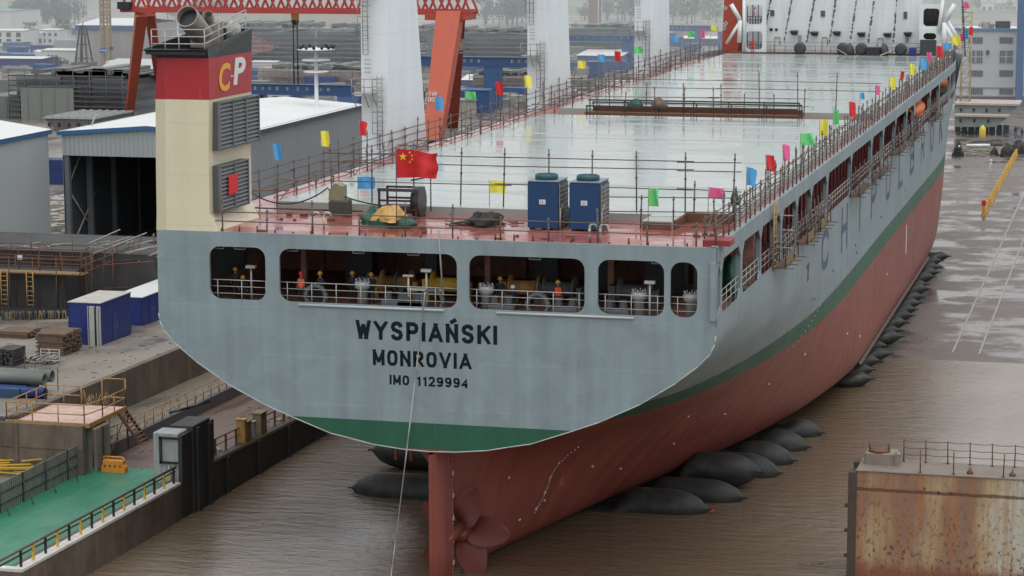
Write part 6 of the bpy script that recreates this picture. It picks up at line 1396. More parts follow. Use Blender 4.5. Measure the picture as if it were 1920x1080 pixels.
far('blue_shed','blue roofed shed at the upper left edge, behind','shed',-20,64,112,101,8,NAVY,roof=TRIM); far('blue_shed','blue shed with white roof at the upper left edge, in front','shed',-20,79,128,109,10,NAVY)
far('blue_hut','small blue hut before the white two storey block','hut',5,42,91,80,6,paint('hut_blue',(.07,.12,.22),.6,.1,.3),roof=TRIM)
t,b=far('white_barge_hull','long white hull side with three dark portholes','hull',78,142,120,94,10,WHITEB); x0,x1,y0,dep,zb,zt_=b
for k in range(3): m=MB(); m.lathe([(.45,0),(.45,.05)],(lerp(x0,x1,.22+.11*k),y0-.06,lerp(zb,zt_,.6)),'Y',10); part(m,'porthole',BLACK,t)
far('white_barge_hull','short pale hull part behind the blue shed','hull',63,80,106,96,8,WHITEB)
# lattice tower and tower crane mast
q=gp(158,136); x,y=q.x,q.y; zb=gz(y); zt_=zat(x,y,48); t=thing('lattice_tower','black tapering lattice tower in front of the grey hall','tower',(x,y,zb)); m=MB(); w=1.9; w2=.55
for sx in (-1,1):
    for sy in (-1,1): m.beam((x+sx*w,y+sy*w,zb),(x+sx*w2,y+sy*w2,zt_),.32)
m.beam((x-w*.3,y,zb),(x-w2*.3,y,zt_),.25)
for f in (.3,.6,.82): ww=lerp(w,w2,f); z=lerp(zb,zt_,f); [m.beam((x-ww,y+s_*ww,z),(x+ww,y+s_*ww,z),.18) for s_ in (-1,1)]
m.tube((x,y,zt_),(x,y,zt_+1.0),.12); part(m,'frame',BLACK,t)
m=MB(); m.box(x-2.6,x+2.6,y-2.2,y+2.2,zb,zb+2.6); part(m,'base',paint('tower_base',(.13,.09,.085),.8,.3,.6),t)
q=gp(200,128); x,y=q.x,q.y; zb=gz(y); t=thing('tower_crane_mast','ochre lattice mast of a tower crane rising out of the picture at upper left','crane mast',(x,y,zb)); m=MB(); zt_=zat(x,y,-60); w=.95
for sx in (-1,1):
    for sy in (-1,1): m.beam((x+sx*w,y+sy*w,zb),(x+sx*w,y+sy*w,zt_),.42)
z=zb; k=0
while z<zt_-2:
    for sy in (-1,1): m.beam((x-w,y+sy*w,z),(x+w,y+sy*w,z+1.9),.22); m.beam((x+w,y+sy*w,z),(x-w,y+sy*w,z+1.9),.22)
    for sx in (-1,1): m.beam((x+sx*w,y-w,z),(x+sx*w,y+w,z+1.9),.22)
    z+=1.9
part(m,'mast',paint('mast_ochre',(.32,.24,.15),.7,.3,1),t); zz_=zat(x,y,94); m=MB(); m.box(x-1.2,x+.8,y-1.3,y-1.1,zz_-.8,zz_+.6); part(m,'blue_plate',paint('plate_blue',(.03,.09,.30),.5,.1,2),t); m=MB(); m.box(x-1.0,x-.1,y-1.34,y-1.31,zz_-.1,zz_+.1); m.box(x+.3,x+.6,y-1.34,y-1.31,zz_-.4,zz_+.3); part(m,'plate_mark',WHITE,t); m=MB(); m.box(x+.8,x+2.0,y-.5,y,zz_+.1,zz_+.9); part(m,'lamp_box',DKSTEEL,t)
# green-grey hull blocks before the warehouse roofs
def hblock(label,px0,px1,pyb,pyt,dep,mat,holes=0,flare=0.0,px_top=None):
    A=gp(px0,pyb); x0,y0=A.x,A.y; x1=ony(px1,pyb,y0).x; zb=gz(y0); zt_=zat(x0,y0,pyt); t=thing('hull_block',label,'hull block',((x0+x1)/2,y0,zb)); f=flare*(x1-x0)
    m=MB(); m.prism([(x0+f,zb),(x1,zb),(x1,zt_),(x0,zt_)],'XZ',y0,y0+dep)
    for k in range(4): x=lerp(x0,x1,(k+.5)/4); m.box(x,x+.2,y0-.12,y0,zb+.3,zt_-.2)
    part(m,'shell',mat,t)
    if holes:
        for k in range(holes):
            x=lerp(x0,x1,(k+.5)/holes); m=MB(); m.lathe([(.42,0),(.42,.05)],(x,y0-.06,lerp(zb,zt_,.5)),'Y',10,sx=.8); part(m,'lightening_hole',BLACK,t)
    return t,(x0,x1,y0,zb,zt_)
hblock('grey green hull block at the left edge, nearer half',-30,38,222,180,14,GSTEEL); hblock('large grey green hull block with flat face left of the dark staged ship',40,139,224,164,16,paint('primer_b',(.19,.205,.19),.6,.12,.3)); hblock('low grey hull block with top plating behind the large grey green one',-20,102,170,160,20,paint('primer_c',(.24,.245,.225),.6,.12,.3))
t,b=hblock('flared hull section with a row of round holes above the warehouse roofs',84,176,245,222,16,paint('primer_d',(.12,.115,.11),.6,.2,.5),5,.25)
x0,x1,y0,zb,zt_=b; m=MB(); m.box(x0-.3,x1+.3,y0-.2,y0+16,zt_,zt_+.15); 
for k in range(7): x=lerp(x0,x1,k/6); m.box(x,x+.2,y0,y0+16,zt_+.15,zt_+.35)
for k in range(5): y=y0+k*3.6; m.box(x0,x1,y,y+.2,zt_+.15,zt_+.32)
part(m,'deck_plating',paint('plating_pale',(.34,.36,.36),.5,.1,.5),t)
# ships under construction behind scaffolding
def staged(label,px0,px1,pyb,pyt,dep,mat=STAGE,seed=1,rows=7,name='ship_under_construction'):
    A=gp(px0,pyb); x0,y0=A.x,A.y; x1=ony(px1,pyb,y0).x; zb=gz(y0); zt_=zat(x0,y0,pyt); rr=random.Random(seed)
    t=thing(name,label,'ship under construction',((x0+x1)/2,y0,zb)); m=MB(); k=0; x=x0
    while x<x1: 
        w=rr.uniform(.12,.3)*(x1-x0); m.box(x,min(x1,x+w),y0+rr.uniform(0,2),y0+dep,zb-.5,zt_-rr.uniform(0,.12)*(zt_-zb)); x+=w
    part(m,'shell',mat,t); m=MB(); 
    for r in range(rows):
        z=lerp(zb,zt_,(r+.7)/rows); m.box(x0,x1,y0-2.0,y0-.6,z,z+.12)
    part(m,'stage_boards',paint('stage_boards_far',(.20,.19,.18),.8,.4,.3),t); m=MB(); n=int((x1-x0)/3)
    for k in range(n+1): x=lerp(x0,x1,k/max(1,n)); m.tube((x,y0-2.1,zb),(x,y0-2.1,zt_+rr.uniform(.3,1.8)),.09,n=4)
    for r in range(rows): z=lerp(zb,zt_,(r+.7)/rows)+1.1; m.tube((x0,y0-2.1,z),(x1,y0-2.1,z),.06,n=4)
    part(m,'stage_tube',paint('far_tube',(.10,.105,.11),.7,.2,.5),t)
    m=MB()
    for k in range(24): x=rr.uniform(x0,x1); m.box(x,x+rr.uniform(.6,3),y0+1,y0+rr.uniform(3,dep),zt_-.1,zt_+rr.uniform(.1,1.1))
    part(m,'deck_gear',GSTEEL,t)
    return t
staged('dark staged ship hull at left between grey blocks and the gantry leg',28,240,222,138,18,seed=3,rows=9)
staged('dark low staged hull right of the flared section',176,236,222,172,10,seed=4,rows=5)
staged('long dark staged ship hull behind the gantry hook',415,800,128,50,22,seed=5,rows=9)
staged('staged ship hull behind the right gantry leg',790,1005,128,58,22,seed=6,rows=8)
staged('staged hull between the second and third white pedestals',1060,1205,100,50,20,seed=7,rows=6)
staged('beige deck of a hull full of pipes above the blue gantry beam',478,690,160,128,16,mat=paint('beige_steel',(.36,.29,.25),.7,.4,.5,(.10,.08,.07),.5),seed=8,rows=3,name='hull_deck')
staged('brown pipe laden hull behind the blue gantry legs',885,985,176,140,12,mat=paint('brown_steel',(.20,.16,.14),.7,.4,.5),seed=9,rows=3,name='hull_deck')
far('cream_wall','long cream wall at the top of the yard behind the staged ship','wall',415,690,46,23,2,paint('cream_wall',(.42,.40,.30),.8,.12,.1))
m=MB(); A=gp(474,128); y0=A.y; pts=[(ony(px,py,y0).x,ony(px,py,y0).z) for px,py in ((440,60),(480,68),(497,75),(526,86),(521,92),(497,97),(476,105),(440,110))]; m.prism(pts,'XZ',y0-4,y0+2); single(m,'ship_bow',paint('bow_pink',(.42,.20,.18),.6,.15,.3),'pale pink pointed ship bow behind the right edge of the funnel','ship bow',(A.x,y0,gz(y0)))
for px0,px1_,pyb,pyt,mt,l in ((522,548,118,98,BLUECR,'dark blue box unit left of the gantry hook cables'),(618,656,117,94,NAVY,'dark blue box unit right of the light mast head'),(473,518,133,116,WHITEB,'white box unit below the pink bow'),(655,688,113,105,paint('unit_pink',(.40,.25,.24),.7,.2,.5),'low pinkish unit beside the first pedestal')):
    far('box_unit',l,'box unit',px0,px1_,pyb,pyt,5,mt,roof=mt)
# blue gantry beams with white characters
def bluegantry(label,px0,px1,pyt,pyb,legs,marks,seed):
    rr=random.Random(seed); lg=legs[0]; A=gp(lg[0],lg[2]); y0=A.y; a=ony(px0,pyb,y0); b2=ony(px1,pyb,y0); c2=ony(px0,pyt,y0); t=thing('blue_gantry',label,'gantry crane',(A.x,y0,gz(y0)))
    m=MB(); m.prism([(a.x,a.z),(b2.x,a.z),(b2.x,c2.z),(a.x,c2.z)],'XZ',y0-.8,y0+.8); m.box(a.x,b2.x,y0-1.1,y0+1.1,c2.z,c2.z+.12); part(m,'girder',BLUECR,t)
    for pc,w,pyb_ in legs:
        x=ony(pc,pyb_,y0).x; w_=w/proj((x,y0,0))[2]; m=MB(); zb=gz(y0); m.add([(x-w_*.42,y0-1.5,zb),(x+w_*.42,y0-1.5,zb),(x+w_*.42,y0+1.5,zb),(x-w_*.42,y0+1.5,zb),(x-w_*.5,y0-.7,a.z),(x+w_*.5,y0-.7,a.z),(x+w_*.5,y0+.7,a.z),(x-w_*.5,y0+.7,a.z)],[(3,2,1,0),(4,5,6,7),(0,1,5,4),(1,2,6,5),(2,3,7,6),(3,0,4,7)]); part(m,'leg',BLUECR,t)
    m=MB(); zc=(a.z+c2.z)/2+.25; s_=(c2.z-a.z)*.17
    for px in marks:
        x=ony(px,pyt,y0).x
        for dz in (-s_*.7,0,s_*.7): m.box(x-s_*.8,x+s_*.8,y0-.83,y0-.81,zc+dz-s_*.13,zc+dz+s_*.13)
        m.box(x-s_*.12+rr.uniform(-s_,s_)*.4,x+s_*.12,y0-.835,y0-.812,zc-s_,zc+s_)
    if marks: part(m,'girder_lettering',RAILW,t,fix=False)
bluegantry('blue gantry with white characters between the funnel and the first pedestal',440,662,157,176,((655,44,198),),(481,495,508,522,541,561,578,604,618),1)
bluegantry('blue gantry with white characters left of the second pedestal',785,1000,106,123,((925,34,205),),(873,886,900,962,975,988),2)
bluegantry('blue gantry between the second and third pedestals',1050,1205,66,76,((1177,22,128),),(1085,1099,1114,1131,1152,1167,1180),3)
bluegantry('blue gantry beyond the third pedestal',1250,1345,48,58,((1309,14,92),(1350,8,88)),(1262,1270,1278,1288),4)
for px0,px1_,pyb,pyt,l in ((873,917,212,169,'dark blue crane leg block right of the red gantry leg'),(1104,1128,150,116,'dark blue crane leg block right of the second pedestal'),(1256,1277,97,70,'dark blue crane leg block right of the third pedestal'),(613,650,193,164,'dark blue crane leg block left of the first pedestal')):
    far('crane_bogie',l,'crane leg',px0,px1_,pyb,pyt,4,BLUECR,roof=TRIM)
far('violet_shed','long violet blue shed with pale roof right of the second pedestal','shed',1082,1165,130,104,26,paint('violet',(.10,.11,.26),.6,.1,.3),gab=.6); far('violet_shed','violet blue shed beside the red gantry leg','shed',865,905,170,150,12,paint('violet',(.10,.11,.26),.6,.1,.3),gab=.6); far('violet_shed','small blue shed beyond the third pedestal','shed',1278,1350,84,72,10,NAVY,gab=.4)
far('grey_bunker','pale concrete bunker right of the red gantry leg','bunker',860,893,212,188,5,CONCL,roof=CONCL)
q=gp(1111,66); m=MB(); z1=zat(q.x,q.y,-30); m.box(q.x-1.5,q.x+1.5,q.y,q.y+2,gz(q.y),z1); single(m,'brown_mast',paint('mast_brown',(.22,.13,.11),.8,.25,.3),'brown mast rising behind between the second and third pedestals','mast',(q.x,q.y,gz(q.y)))
q=gp(1125,64); m=MB(); m.tube((q.x,q.y,gz(q.y)),(q.x,q.y,zat(q.x,q.y,-30)),.3); single(m,'thin_mast',BLACK,'thin black mast beside the brown one','mast',(q.x,q.y,gz(q.y)))
for px in (56,158,162): 
    q=gp(px,28); m=MB(); m.tube((q.x,q.y,gz(q.y)),(q.x,q.y,zat(q.x,q.y,-20)),.25); single(m,'lamp_pole',GSTEEL,{56:'thin grey pole above the white two storey block',158:'left of two thin poles above the grey hall',162:'right of two thin poles above the grey hall'}[px],'pole',(q.x,q.y,gz(q.y)))
# second red leg by the forward house
b_=gp(1360,96); y0=HY+6; m=MB(); xa=ony(1349,95,y0).x; xb=ony(1374,95,y0).x; z0_=ony(1360,95,y0).z; m.add([(xa,y0,z0_-8),(xb,y0,z0_-8),(xb+1.2,y0+3,z0_-8),(xa+1,y0+3,z0_-8),(xa+.6,y0,z0_+8.5),(xb+1.4,y0,z0_+8.5),(xb+1.8,y0+3,z0_+8.5),(xa+1.2,y0+3,z0_+8.5)],[(3,2,1,0),(4,5,6,7),(0,1,5,4),(1,2,6,5),(2,3,7,6),(3,0,4,7)])
t=thing('red_crane_leg','orange-red crane leg with white marks left of the white house','crane leg',(xa,y0,z0_-8)); part(m,'leg',REDCR,t); m=MB()
for px,py in ((1360,15),(1361,44),(1358,52)): p=ony(px,py,y0-.05); m.box(p.x-.3,p.x+.25,y0-.06,y0-.02,p.z-.12,p.z+.12); m.box(p.x-.1,p.x+.1,y0-.06,y0-.02,p.z-.3,p.z+.3)
part(m,'white_mark',WHITE,t)
# village houses far away
for px0,px1_,pyb,pyt,l,mt,rc in ((912,958,33,3,'large pale hotel-like building with two window rows near the top centre',WHITEB,(2,6)),(874,912,32,20,'small pale building beside the large pale one',WHITEB,(1,4)),(1839,1862,24,4,'white gabled house behind the office building, left',WHITEB,(1,2)),(1862,1892,22,6,'grey house behind the office building, middle',GREYB,(1,3)),(1893,1908,22,5,'white gabled house behind the office building, right',WHITEB,(1,1))):
    t,b=far('village_house',l,'house',px0,px1_,pyb,pyt,12,mt,gab=2.5,roof=GREYB); w=(b[1]-b[0])/rc[1]*.5; wins(t,b,rc[0],rc[1],w,(b[5]-b[4])/rc[0]*.35)
# ------------------------------------------------------------------ trees
def tree_proto(k,h,seed):
    rr=random.Random(seed); m=MB(); m.tube((0,0,0),(.1,0,h*.45),h*.028,h*.018,n=7)
    for j in range(4): a=rr.uniform(0,6.3); m.tube((.08,0,h*(.3+.05*j)),(h*.2*math.cos(a),h*.2*math.sin(a),h*(.6+.05*j)),h*.012,h*.005,n=5)
    tm=m.mesh('trunk',BARK); c=MB(); clumps=[(rr.gauss(0,h*.17),rr.gauss(0,h*.17),h*rr.uniform(.38,.92)) for _ in range(16)]
    for cx_,cy_,cz_ in clumps:
        r=h*rr.uniform(.08,.17)
        for _ in range(26):
            d=Vector((rr.gauss(0,1),rr.gauss(0,1),rr.gauss(0,.8))).normalized()*r*rr.random()**.4; p=Vector((cx_,cy_,cz_))+d; s_=h*rr.uniform(.018,.042); a=Vector((rr.gauss(0,1),rr.gauss(0,1),rr.gauss(0,1))).normalized(); b3=a.cross(Vector((rr.gauss(0,1),rr.gauss(0,1),rr.gauss(0,1)))).normalized()
            c.add([p-a*s_,p+b3*s_*.8,p+a*s_,p-b3*s_*.8],[(0,1,2,3)])
    return tm,c.mesh('crown',LEAF[k],fix=False)
TP=[tree_proto(0,9,1),tree_proto(1,8,2),tree_proto(2,7,3),tree_proto(0,11,4)]
def tree(px,py,s,k,label,group):
    q=gp(px,py,YARD-.3); t=thing('tree',label,'tree',(q.x,q.y,gz(q.y,YARD-.3)-.2),group,random.uniform(0,6)); t.scale=(s,s,s*random.uniform(.85,1.15)); link('trunk',TP[k][0],t); link('crown',TP[k][1],t)
rr=random.Random(77)
for lab,grp,x0,x1,ya,yb,n,s_ in (('dark tree in the row beyond the white houses at upper left','trees beyond the white houses',22,150,36,52,34,1.0),('green tree in the belt below the pale hotel-like building','trees below the pale building',905,992,38,50,22,1.0),('tree in the belt behind the gantry girder','trees behind the gantry',290,420,34,42,16,.9),('tree beyond the staged hull between the pedestals','trees between the pedestals',1075,1200,30,44,20,1.0),('tree beyond the third pedestal','trees beyond the third pedestal',1258,1350,30,46,18,1.0),('tree at the foot of the far houses right of the bow','trees by the far houses',1822,1915,18,26,14,.9)):
    for i in range(n): tree(rr.uniform(x0,x1),rr.uniform(ya,yb),s_*rr.uniform(.7,1.3),rr.randrange(4),lab,grp)
for px,py,s_,l in ((57,82,1.1,'bushy tree between the two white houses at upper left'),(122,84,1.2,'dark round tree right of the white house with small windows'),(47,40,1.6,'tallest tree above the white two storey block')): tree(px,py,s_,1,l,None)
for px,py,s_,l in ((70,134,.42,'pale bush in front of the long white hull'),(95,130,.45,'second pale bush in front of the long white hull'),(115,127,.5,'third pale bush, nearest the lattice tower')): tree(px,py,s_,2,l,None)
# far woods on the hills: one mass
m=MB(); rr=random.Random(99); c=MB()
for k in range(900):
    x=rr.uniform(-1700,500); d=rr.uniform(1050,2600)
    if math.sin(x*.006+d*.004)+.6*math.sin(x*.017)+rr.uniform(-.5,.5)<.25: continue
    h=max(0,(d-1180)/2300)**1.1*150*(.75+.5*math.sin(x*.004+1)+.25*math.sin(x*.011+d*.002)); z=gz(min(d,1000),YARD-.5)+h
    for _ in range(9):
        p=Vector((x+rr.gauss(0,9),d+rr.gauss(0,9),z+rr.uniform(1,9))); s_=rr.uniform(2,5); a=Vector((1,rr.gauss(0,.4),rr.gauss(0,.3))).normalized(); c.add([p-a*s_,p+Vector((0,0,-s_*.6)),p+a*s_,p+Vector((0,0,s_*.7))],[(0,1,2,3)])
struct(c,'far_wood',LEAF[0],fix=False,kind='stuff')
# clutter between the halls: one scatter of small steel pieces
m=MB(); rr=random.Random(50)
for k in range(700):
    px=rr.uniform(0,1345); py=rr.uniform(60,205); q=gp(px,py)
    if q.x>-22: continue
    s_=rr.uniform(.4,1.7)*(1+q.y/600); m.obox((q.x,q.y,gz(q.y)+s_*.25),(s_*rr.uniform(.6,2.8),s_,s_*.6),rr.uniform(0,3))
struct(m,'steel_scrap',paint('scrap_mix',(.20,.19,.19),.7,.9,.12,(.38,.36,.34),.8),kind='stuff')
rr=random.Random(123); blm=[BLUECR,GSTEEL,RUST,WHITEB,NAVY,GREYB]
pr3=MB(); pr3.bbox(-.5,.5,-.5,.5,0,1,.04); pr3.box(-.52,-.4,-.54,-.5,0,.95); pr3.box(.4,.52,-.54,-.5,0,.95); pbm=[pr3.mesh('steel_block',m_) for m_ in blm]
for k in range(110):
    px,py=rr.uniform(0,1340),rr.uniform(58,200); q=gp(px,py)
    if q.x>-24 or (q.y<140): continue
    o=link('steel_block',pbm[rr.choice((0,0,0,1,1,2,3,4,5))],None,(q.x,q.y,gz(q.y)-.05),(0,0,rr.uniform(-.2,.2)),(rr.uniform(2,9),rr.uniform(2,5),rr.uniform(1.2,3.6))); tag(o,'steel block or box among the clutter of the far yard','steel block','steel blocks in the far yard')
# ================================================================== RIGHT SIDE
# office building
a=onz(1790,195,SZ); y0=a.y; A_=ony(1790,190,y0); x0=A_.x; x1=ony(2060,190,y0).x; zb=-2.0; zt_=zat(A_.x,y0,57)
t=thing('office_building','white office building with rows of grey windows behind the bow','building',((x0+x1)/2,y0,zb))
m=MB(); m.box(x0,x1,y0,y0+18,zb,zt_); part(m,'wall',paint('office_white',(.46,.48,.50),.6,.05,.1),t)
m=MB(); m.box(x0-.3,x1,y0-.35,y0+.5,zt_,zt_+.5); part(m,'roof_edge',paint('edge_blue',(.09,.20,.33),.5,.1,.3),t); m=MB(); m.box(x0-.1,x1,y0+.6,y0+18,zt_,zt_+.2); part(m,'roof',ROOFW,t)
m=MB(); z=zat(A_.x,y0,163); m.box(x0,x1,y0-.2,y0-.01,z-.12,z+.12); z=zat(A_.x,y0,178); m.box(x0,x1,y0-1.6,y0-.02,z-.15,z+.1); part(m,'string_course',GREYB,t)
WF=paint('frame_pale',(.5,.52,.53),.5,.05,1)
for i,pxc in enumerate((1830,1886.5,1943,2000)):
    for pyt,pyb_,hw,mul in ((70,81,12.5,0),(95,118,12.8,1),(132,143,12.8,0),(166,177,12.8,0)):
        p0=ony(pxc-hw+ (0 if i else -1),pyb_,y0-.1); p1=ony(pxc+hw,pyt,y0-.1); m=MB(); m.box(p0.x,p1.x,y0-.12,y0-.02,p0.z,p1.z); w=part(m,'window',paint('office_glass',(.09,.10,.12),.3,.3,.8),t)
        m=MB(); 
        if mul: zc=(p0.z+p1.z)/2; xc=(p0.x+p1.x)/2; m.box(p0.x,p1.x,y0-.17,y0-.13,zc-.07,zc+.07); m.box(xc-.07,xc+.07,y0-.18,y0-.13,p0.z,p1.z)
        n=7
        for k in range(n+1): x=lerp(p0.x,p1.x,k/n); m.box(x-.03,x+.03,y0-.16,y0-.13,p0.z,p1.z)
        part(m,'mullion',GREYB if not mul else WF,w)
p=ony(1852,98,y0-.1); m=MB(); m.box(p.x-.3,p.x+.3,y0-.5,y0-.02,p.z-.4,p.z+.4); part(m,'alarm_box',DKSTEEL,t)
p0=ony(1866,55,y0+3); p1=ony(1894,40,y0+3); m=MB(); m.box(p0.x,p1.x,y0+3,y0+5,zt_+.2,p1.z); part(m,'roof_tank',BLACK,t)
m=MB(); rr=random.Random(61)
for k in range(16): q=ony(rr.uniform(1838,1864),54,y0+3); m.obox((q.x,y0+3+rr.uniform(0,2),zt_+.5+rr.uniform(0,.9)),(1.2,.8,.6),rr.uniform(0,3),rr.uniform(0,1))
part(m,'roof_rubble',CONCL,t)
p=ony(1914,57,y0-3); m=MB(); m.box(p.x-.75,p.x+.75,y0-4,y0-2.4,zb,p.z+9); single(m,'blue_crane_leg',paint('leg_blue',(.06,.13,.27),.5,.15,.3),'blue crane leg rising above the office building at the right edge','crane leg',(p.x,y0-3,zb))
# blue crane leg: keep it behind the wall by starting on the roof line of the next bay
# painted hull sections standing on the slipway beyond the bow
a=onz(1795,252,SZ); y0=a.y
def hsec(label,px0,px1t,px1b,pyt,pyb,pym,holes,yy_,seed):
    c=[ony(px0,pyt,yy_),ony(px1t,pyt,yy_),ony(px1b,pyb,yy_),ony(px0,pyb,yy_)]; t=thing('hull_section',label,'hull section',(c[3].x,yy_,SZ)); m=MB(); m.prism([(p.x,p.z) for p in c],'XZ',yy_,yy_+9); part(m,'shell',paint('section_green',(.20,.235,.215),.6,.2,.6,(.12,.13,.12),.4),t)
    m=MB(); m.box(c[0].x,c[1].x,yy_-.6,yy_+9,c[0].z,c[0].z+.35); part(m,'flange',paint('flange_pink',(.42,.34,.31),.6,.15,1),t)
    for px,py in holes: p=ony(px,py,yy_-.02); m=MB(); m.lathe([(.32,0),(.32,.06)],(p.x,yy_-.07,p.z),'Y',10,sx=.8,sy=1.2); part(m,'hole',BLACK,t)
    return t
hsec('upper pale green hull section with round holes under the office windows',1790,1912,1893,196,214,0,((1802,206),(1826,206),(1850,207),(1874,207)),y0+3,1)
hsec('lower pale green hull section with three round holes on the slipway',1790,1892,1868,218,238,0,((1801,226),(1827,226),(1853,227)),y0,2)
m=MB(); rr=random.Random(70)
for k in range(8): q=ony(1795+k*13,246,y0+4); m.box(q.x-.5,q.x+.5,y0+2.5+rr.uniform(0,3),y0+5,SZ,ony(1800,237,y0).z)
single(m,'keel_blocks',DKSTEEL,'dark keel blocks carrying the pale green hull sections','keel blocks',(ony(1840,246,y0).x,y0+3,SZ))
p=onz(1842,259,SZ); m=MB(); m.lathe([(.55,0),(.6,.1),(.6,1.6),(.5,1.9),(.25,2.1),(.2,2.3),(.05,2.35)],(p.x,p.y,SZ),n=16); single(m,'yellow_tank',paint('tank_yellow',(.62,.50,.06),.5,.15,1.5),'yellow upright tank standing before the hull sections','tank',(p.x,p.y,SZ))
def heap(label,px0,px1_,pyb,h,mat,seed,name,cat,n=None,sy=.5):
    a=onz((px0+px1_)/2,pyb,SZ); r=(ony(px1_,pyb,a.y).x-ony(px0,pyb,a.y).x)/2; m=blob((a.x,a.y+r*sy,SZ-.02),r,h,seed,jit=.16,sy=sy,n=22); return single(m,name,mat,label,cat,(a.x,a.y,SZ))
heap('low black tarpaulin heap in front of the yellow tank',1808,1880,273,.8,BLACK,3,'tarpaulin_heap','heap',sy=.35)
for k,(x0,x1,pb,h,l) in enumerate(((1856,1872,292,1.5,'rubber bag heap left of the yellow barrier end'),(1874,1902,294,2.2,'largest dark rubber bag heap by the yellow barrier end'),(1895,1925,290,2.4,'rubber bag heap at the right picture edge'),(1786,1806,294,2.4,'dark heap at the forefoot of the bow'))): heap(l,x0,x1,pb,h,RUBBER,20+k,'rubber_heap','heap',sy=.6)
m=MB(); rr=random.Random(81)
for k in range(70):
    q=onz(rr.uniform(1805,1858),rr.uniform(277,294),SZ); m.tube((q.x,q.y,SZ+.08),(q.x+rr.uniform(-2,2),q.y+rr.uniform(-2,2),SZ+.1+rr.random()*.2),.09,n=5)
single(m,'hose_heap',paint('hose_tan',(.25,.22,.18),.8,.4,1),'tangle of pale hoses on the slipway before the black tarpaulin','hose heap',(q.x,q.y,SZ))
m=MB(); 
for x0,x1,py in ((1812,1856,276),): a=onz(x0,py,SZ); b2=onz(x1,py,SZ); m.tube((a.x,a.y,SZ+.3),(b2.x,b2.y,SZ+.3),.28,n=8)
single(m,'white_pipe',WHITE,'white pipe lying before the black tarpaulin heap','pipe',(a.x,a.y,SZ))
# row of yellow barriers
pr_=MB(); pr_.prism([(-.3,0),(.3,0),(.18,.35),(.13,1.0),(-.13,1.0),(-.18,.35)],'XZ',-.75,.75); pr_.box(-.06,.06,-.25,.25,1.0,1.1); bm_=pr_.mesh('barrier_body',paint('barrier_yellow',(.62,.34,.04),.5,.15,1)); bd=MB(); bd.box(-.19,.19,-.5,.5,.55,.75); bdm=bd.mesh('band',paint('barrier_band',(.66,.58,.5),.5,.1,1))
A0=onz(1844,403,SZ); A1=onz(1906,289,SZ); N_=24
for k in range(N_):
    p=A0.lerp(A1,k/(N_-1)); t=thing('road_barrier','yellow barrier of the long row on the slipway' if 0<k<N_-1 else ('nearest yellow barrier of the row, red and white topped' if k==0 else 'farthest yellow barrier of the row, beside the rubber heaps'),'barrier',(p.x,p.y,SZ),'yellow barriers on the slipway',math.atan2(A1.y-A0.y,A1.x-A0.x)-math.pi/2+random.uniform(-.06,.06)); link('barrier_body',bm_,t); link('band',bdm,t)
    if k==0: m=MB(); m.obox((0,-.6,1.25),(.5,.5,.5)); link('top_block',m.mesh('top_block',FLAGC['red']),t); t.scale=(1.15,1,1.35)
# ladder tower at the bow
TB_=onz(1808,246,SZ); LY=TB_.y; xb=TB_.x; t=thing('bow_ladder_tower','ochre scaffold ladder tower beside the bow','ladder tower',(xb,LY,SZ)); m=MB(); zt_=zat(xb,LY,22)
for sx in (-.85,.85):
    for sy in (-.6,.6): m.tube((xb+sx,LY+sy,SZ),(xb+sx,LY+sy,zt_),.11,n=6)
z=SZ+1
while z<zt_: 
    m.tube((xb-.85,LY-.6,z),(xb+.85,LY-.6,z),.09,n=5); m.tube((xb-.85,LY-.6,z),(xb+.85,LY-.6,z+1.6),.07,n=5); m.box(xb-.7,xb+.7,LY-.5,LY+.5,z+.8,z+.85); z+=1.6
part(m,'frame',paint('tower_ochre',(.36,.31,.17),.7,.25,1),t)
A=ony(1804,-6,HY-5); B=ony(1810,108,HY-5); m=MB(); rr=random.Random(2)
for k in range(24): p=A.lerp(B,k/24); s_=rr.uniform(.08,.16); m.box(p.x-s_,p.x+s_,HY-5.1,HY-5,p.z-.12,p.z+.12)
single(m,'bunting_string',PEN,'vertical string of dark pennants at the bow beside the ladder tower','bunting',B); 
p=ony(1814,9,HY-5.2); flag('pink',1813,10,12,12,Y=HY-5.2,label='pink flag on top of the ladder tower at the bow',zb=proj and ony(1809,24,HY-5.2).z,group=None)
# rusted caisson in the right foreground
c0=onz(1587,1080,-.6); yc=c0.y; xc0=c0.x; zc_=zat(xc0,yc,882)
t=thing('dock_caisson','rust streaked floating dock caisson in the lower right corner','caisson',(xc0+8,yc,-1)); m=MB(); m.box(xc0+.5,xc0+22,yc,yc+3.2,-3,zc_); part(m,'side_wall',CAIS,t)
m=MB(); m.box(xc0+.45,xc0+22,yc-.06,yc+3.25,zc_,zc_+.05); part(m,'deck',paint('caisson_deck',(.19,.165,.14),.7,.25,.8,(.18,.09,.05),.7),t)
m=MB(); m.box(xc0,xc0+.5,yc-.05,yc+.6,-3,zc_-.1); m.box(xc0,xc0+.5,yc+2.6,yc+3.25,-3,zc_-.1); m.box(xc0+.1,xc0+.5,yc+.6,yc+2.6,-3,zc_-.4); part(m,'seal_strip',paint('seal_dark',(.07,.05,.04),.8,.3,1.5),t)
m=MB()
for z in (3.6,2.1,.6): m.lathe([(.09,-.03),(.13,0),(.09,.03)],(xc0-.1,yc+.2,z),'Y',10)
part(m,'ring_bolt',RUST,t)
m=MB(); m.bbox(xc0+.75,xc0+2.6,yc+1.6,yc+3.0,zc_+.05,zc_+.75,.05); m.box(xc0+2.5,xc0+2.8,yc+1.5,yc+2.2,zc_+.05,zc_+.75); part(m,'deck_trunk',paint('trunk_pale',(.24,.20,.17),.7,.3,1,(.14,.07,.04),.7),t)
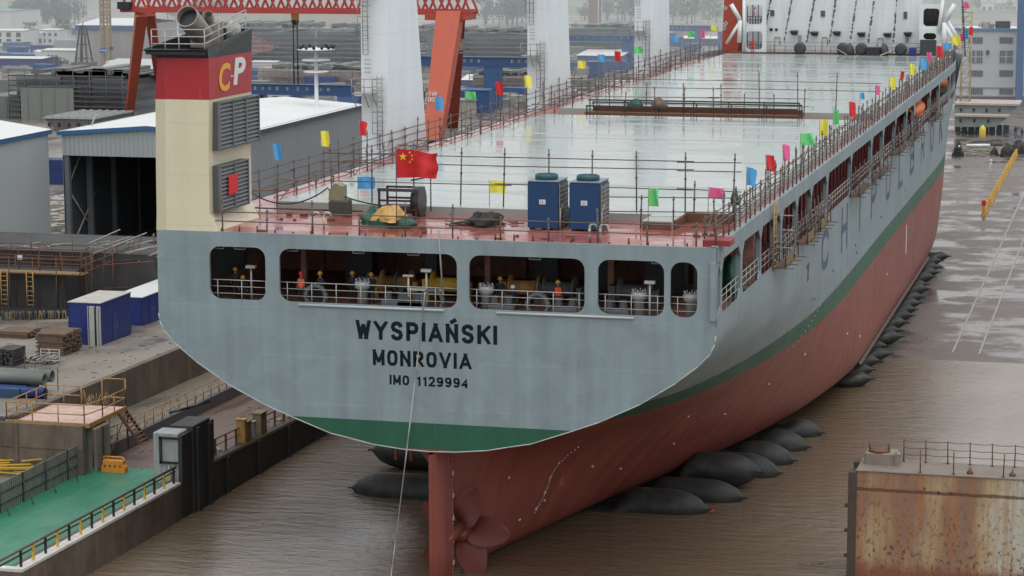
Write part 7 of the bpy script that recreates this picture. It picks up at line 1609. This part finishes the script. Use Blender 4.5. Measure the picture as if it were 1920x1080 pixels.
m=MB(); m.lathe([(.5,0),(.55,.06),(.5,.13),(.1,.16)],(xc0+1.55,yc+2.1,zc_+.75),n=14,sx=1.2); m.tube((xc0+1.0,yc+2,zc_+.75),(xc0+1.0,yc+2,zc_+1.35),.06); m.tube((xc0+2.1,yc+2,zc_+.75),(xc0+2.1,yc+2,zc_+1.3),.06); part(m,'hatch_lid',RUST,t)
rl=thing('caisson_railing','rusty wire railing along the deck of the caisson','railing',(xc0+8,yc+2.9,zc_+.05)); pm_=MB(); pm_.tube((0,0,0),(0,0,1.35),.035); pm_.box(-.1,.1,-.1,.1,0,.03); pr2=pm_.mesh('post',RUST); px_=[xc0+2.9+1.28*k for k in range(14)]
for x in px_: link('post',pr2,rl,(x-xc0-8,0,0),(0,random.uniform(-.03,.03),0))
for h in (.45,.85,1.28):
    m=MB()
    for a,b2 in zip(px_,px_[1:]): m.path([(lerp(a,b2,k/4),yc+2.9,zc_+.05+h-.05*math.sin(math.pi*k/4)) for k in range(5)],.02,4)
    part(m,'wire',RUST,rl)
rl=thing('caisson_railing','short front railing posts on the near edge of the caisson','railing',(xc0+8,yc+.15,zc_+.05))
for x in (xc0+4.1,xc0+6.0,xc0+8.8,xc0+10.6,xc0+13): link('post',pr2,rl,(x-xc0-8,.1,0),(0,random.uniform(-.04,.04),0))
for x in (xc0+6.9,xc0+9.3,xc0+10.9): m=MB(); m.lathe([(.2,0),(.17,.12),(.05,.25),(.03,.42)],(x,yc+.7,zc_+.05),n=10); part(m,'bollard_stub',RUST,t)
m=MB()
for (x,z,r) in ((xc0+10.3,zc_-.75,.2),(xc0+5.2,zc_-1.0,.07),(xc0+4.4,zc_-.8,.06),(xc0+5.9,zc_-1.0,.06)):
    m.lathe([(r,0),(r*.9,.03),(r*.4,.035)],(x,yc-.04,z),'Y',10)
part(m,'corroded_hole',BLACK,t)
# small flotsam
m=MB(); q=gp(1503,1064,-.5)
for k in range(5): m.obox((q.x+k*.35,q.y+random.uniform(-.3,.3),-.45),(.3,.12,.06),random.uniform(0,3))
single(m,'driftwood',WOOD,'scraps of driftwood floating near the caisson','driftwood',(q.x,q.y,-.5))
# haze hanging over the far yard and country
m=MB(); m.box(-1500,900,290,2300,-60,150); o=struct(m,'haze',HAZE); o['kind']='stuff'
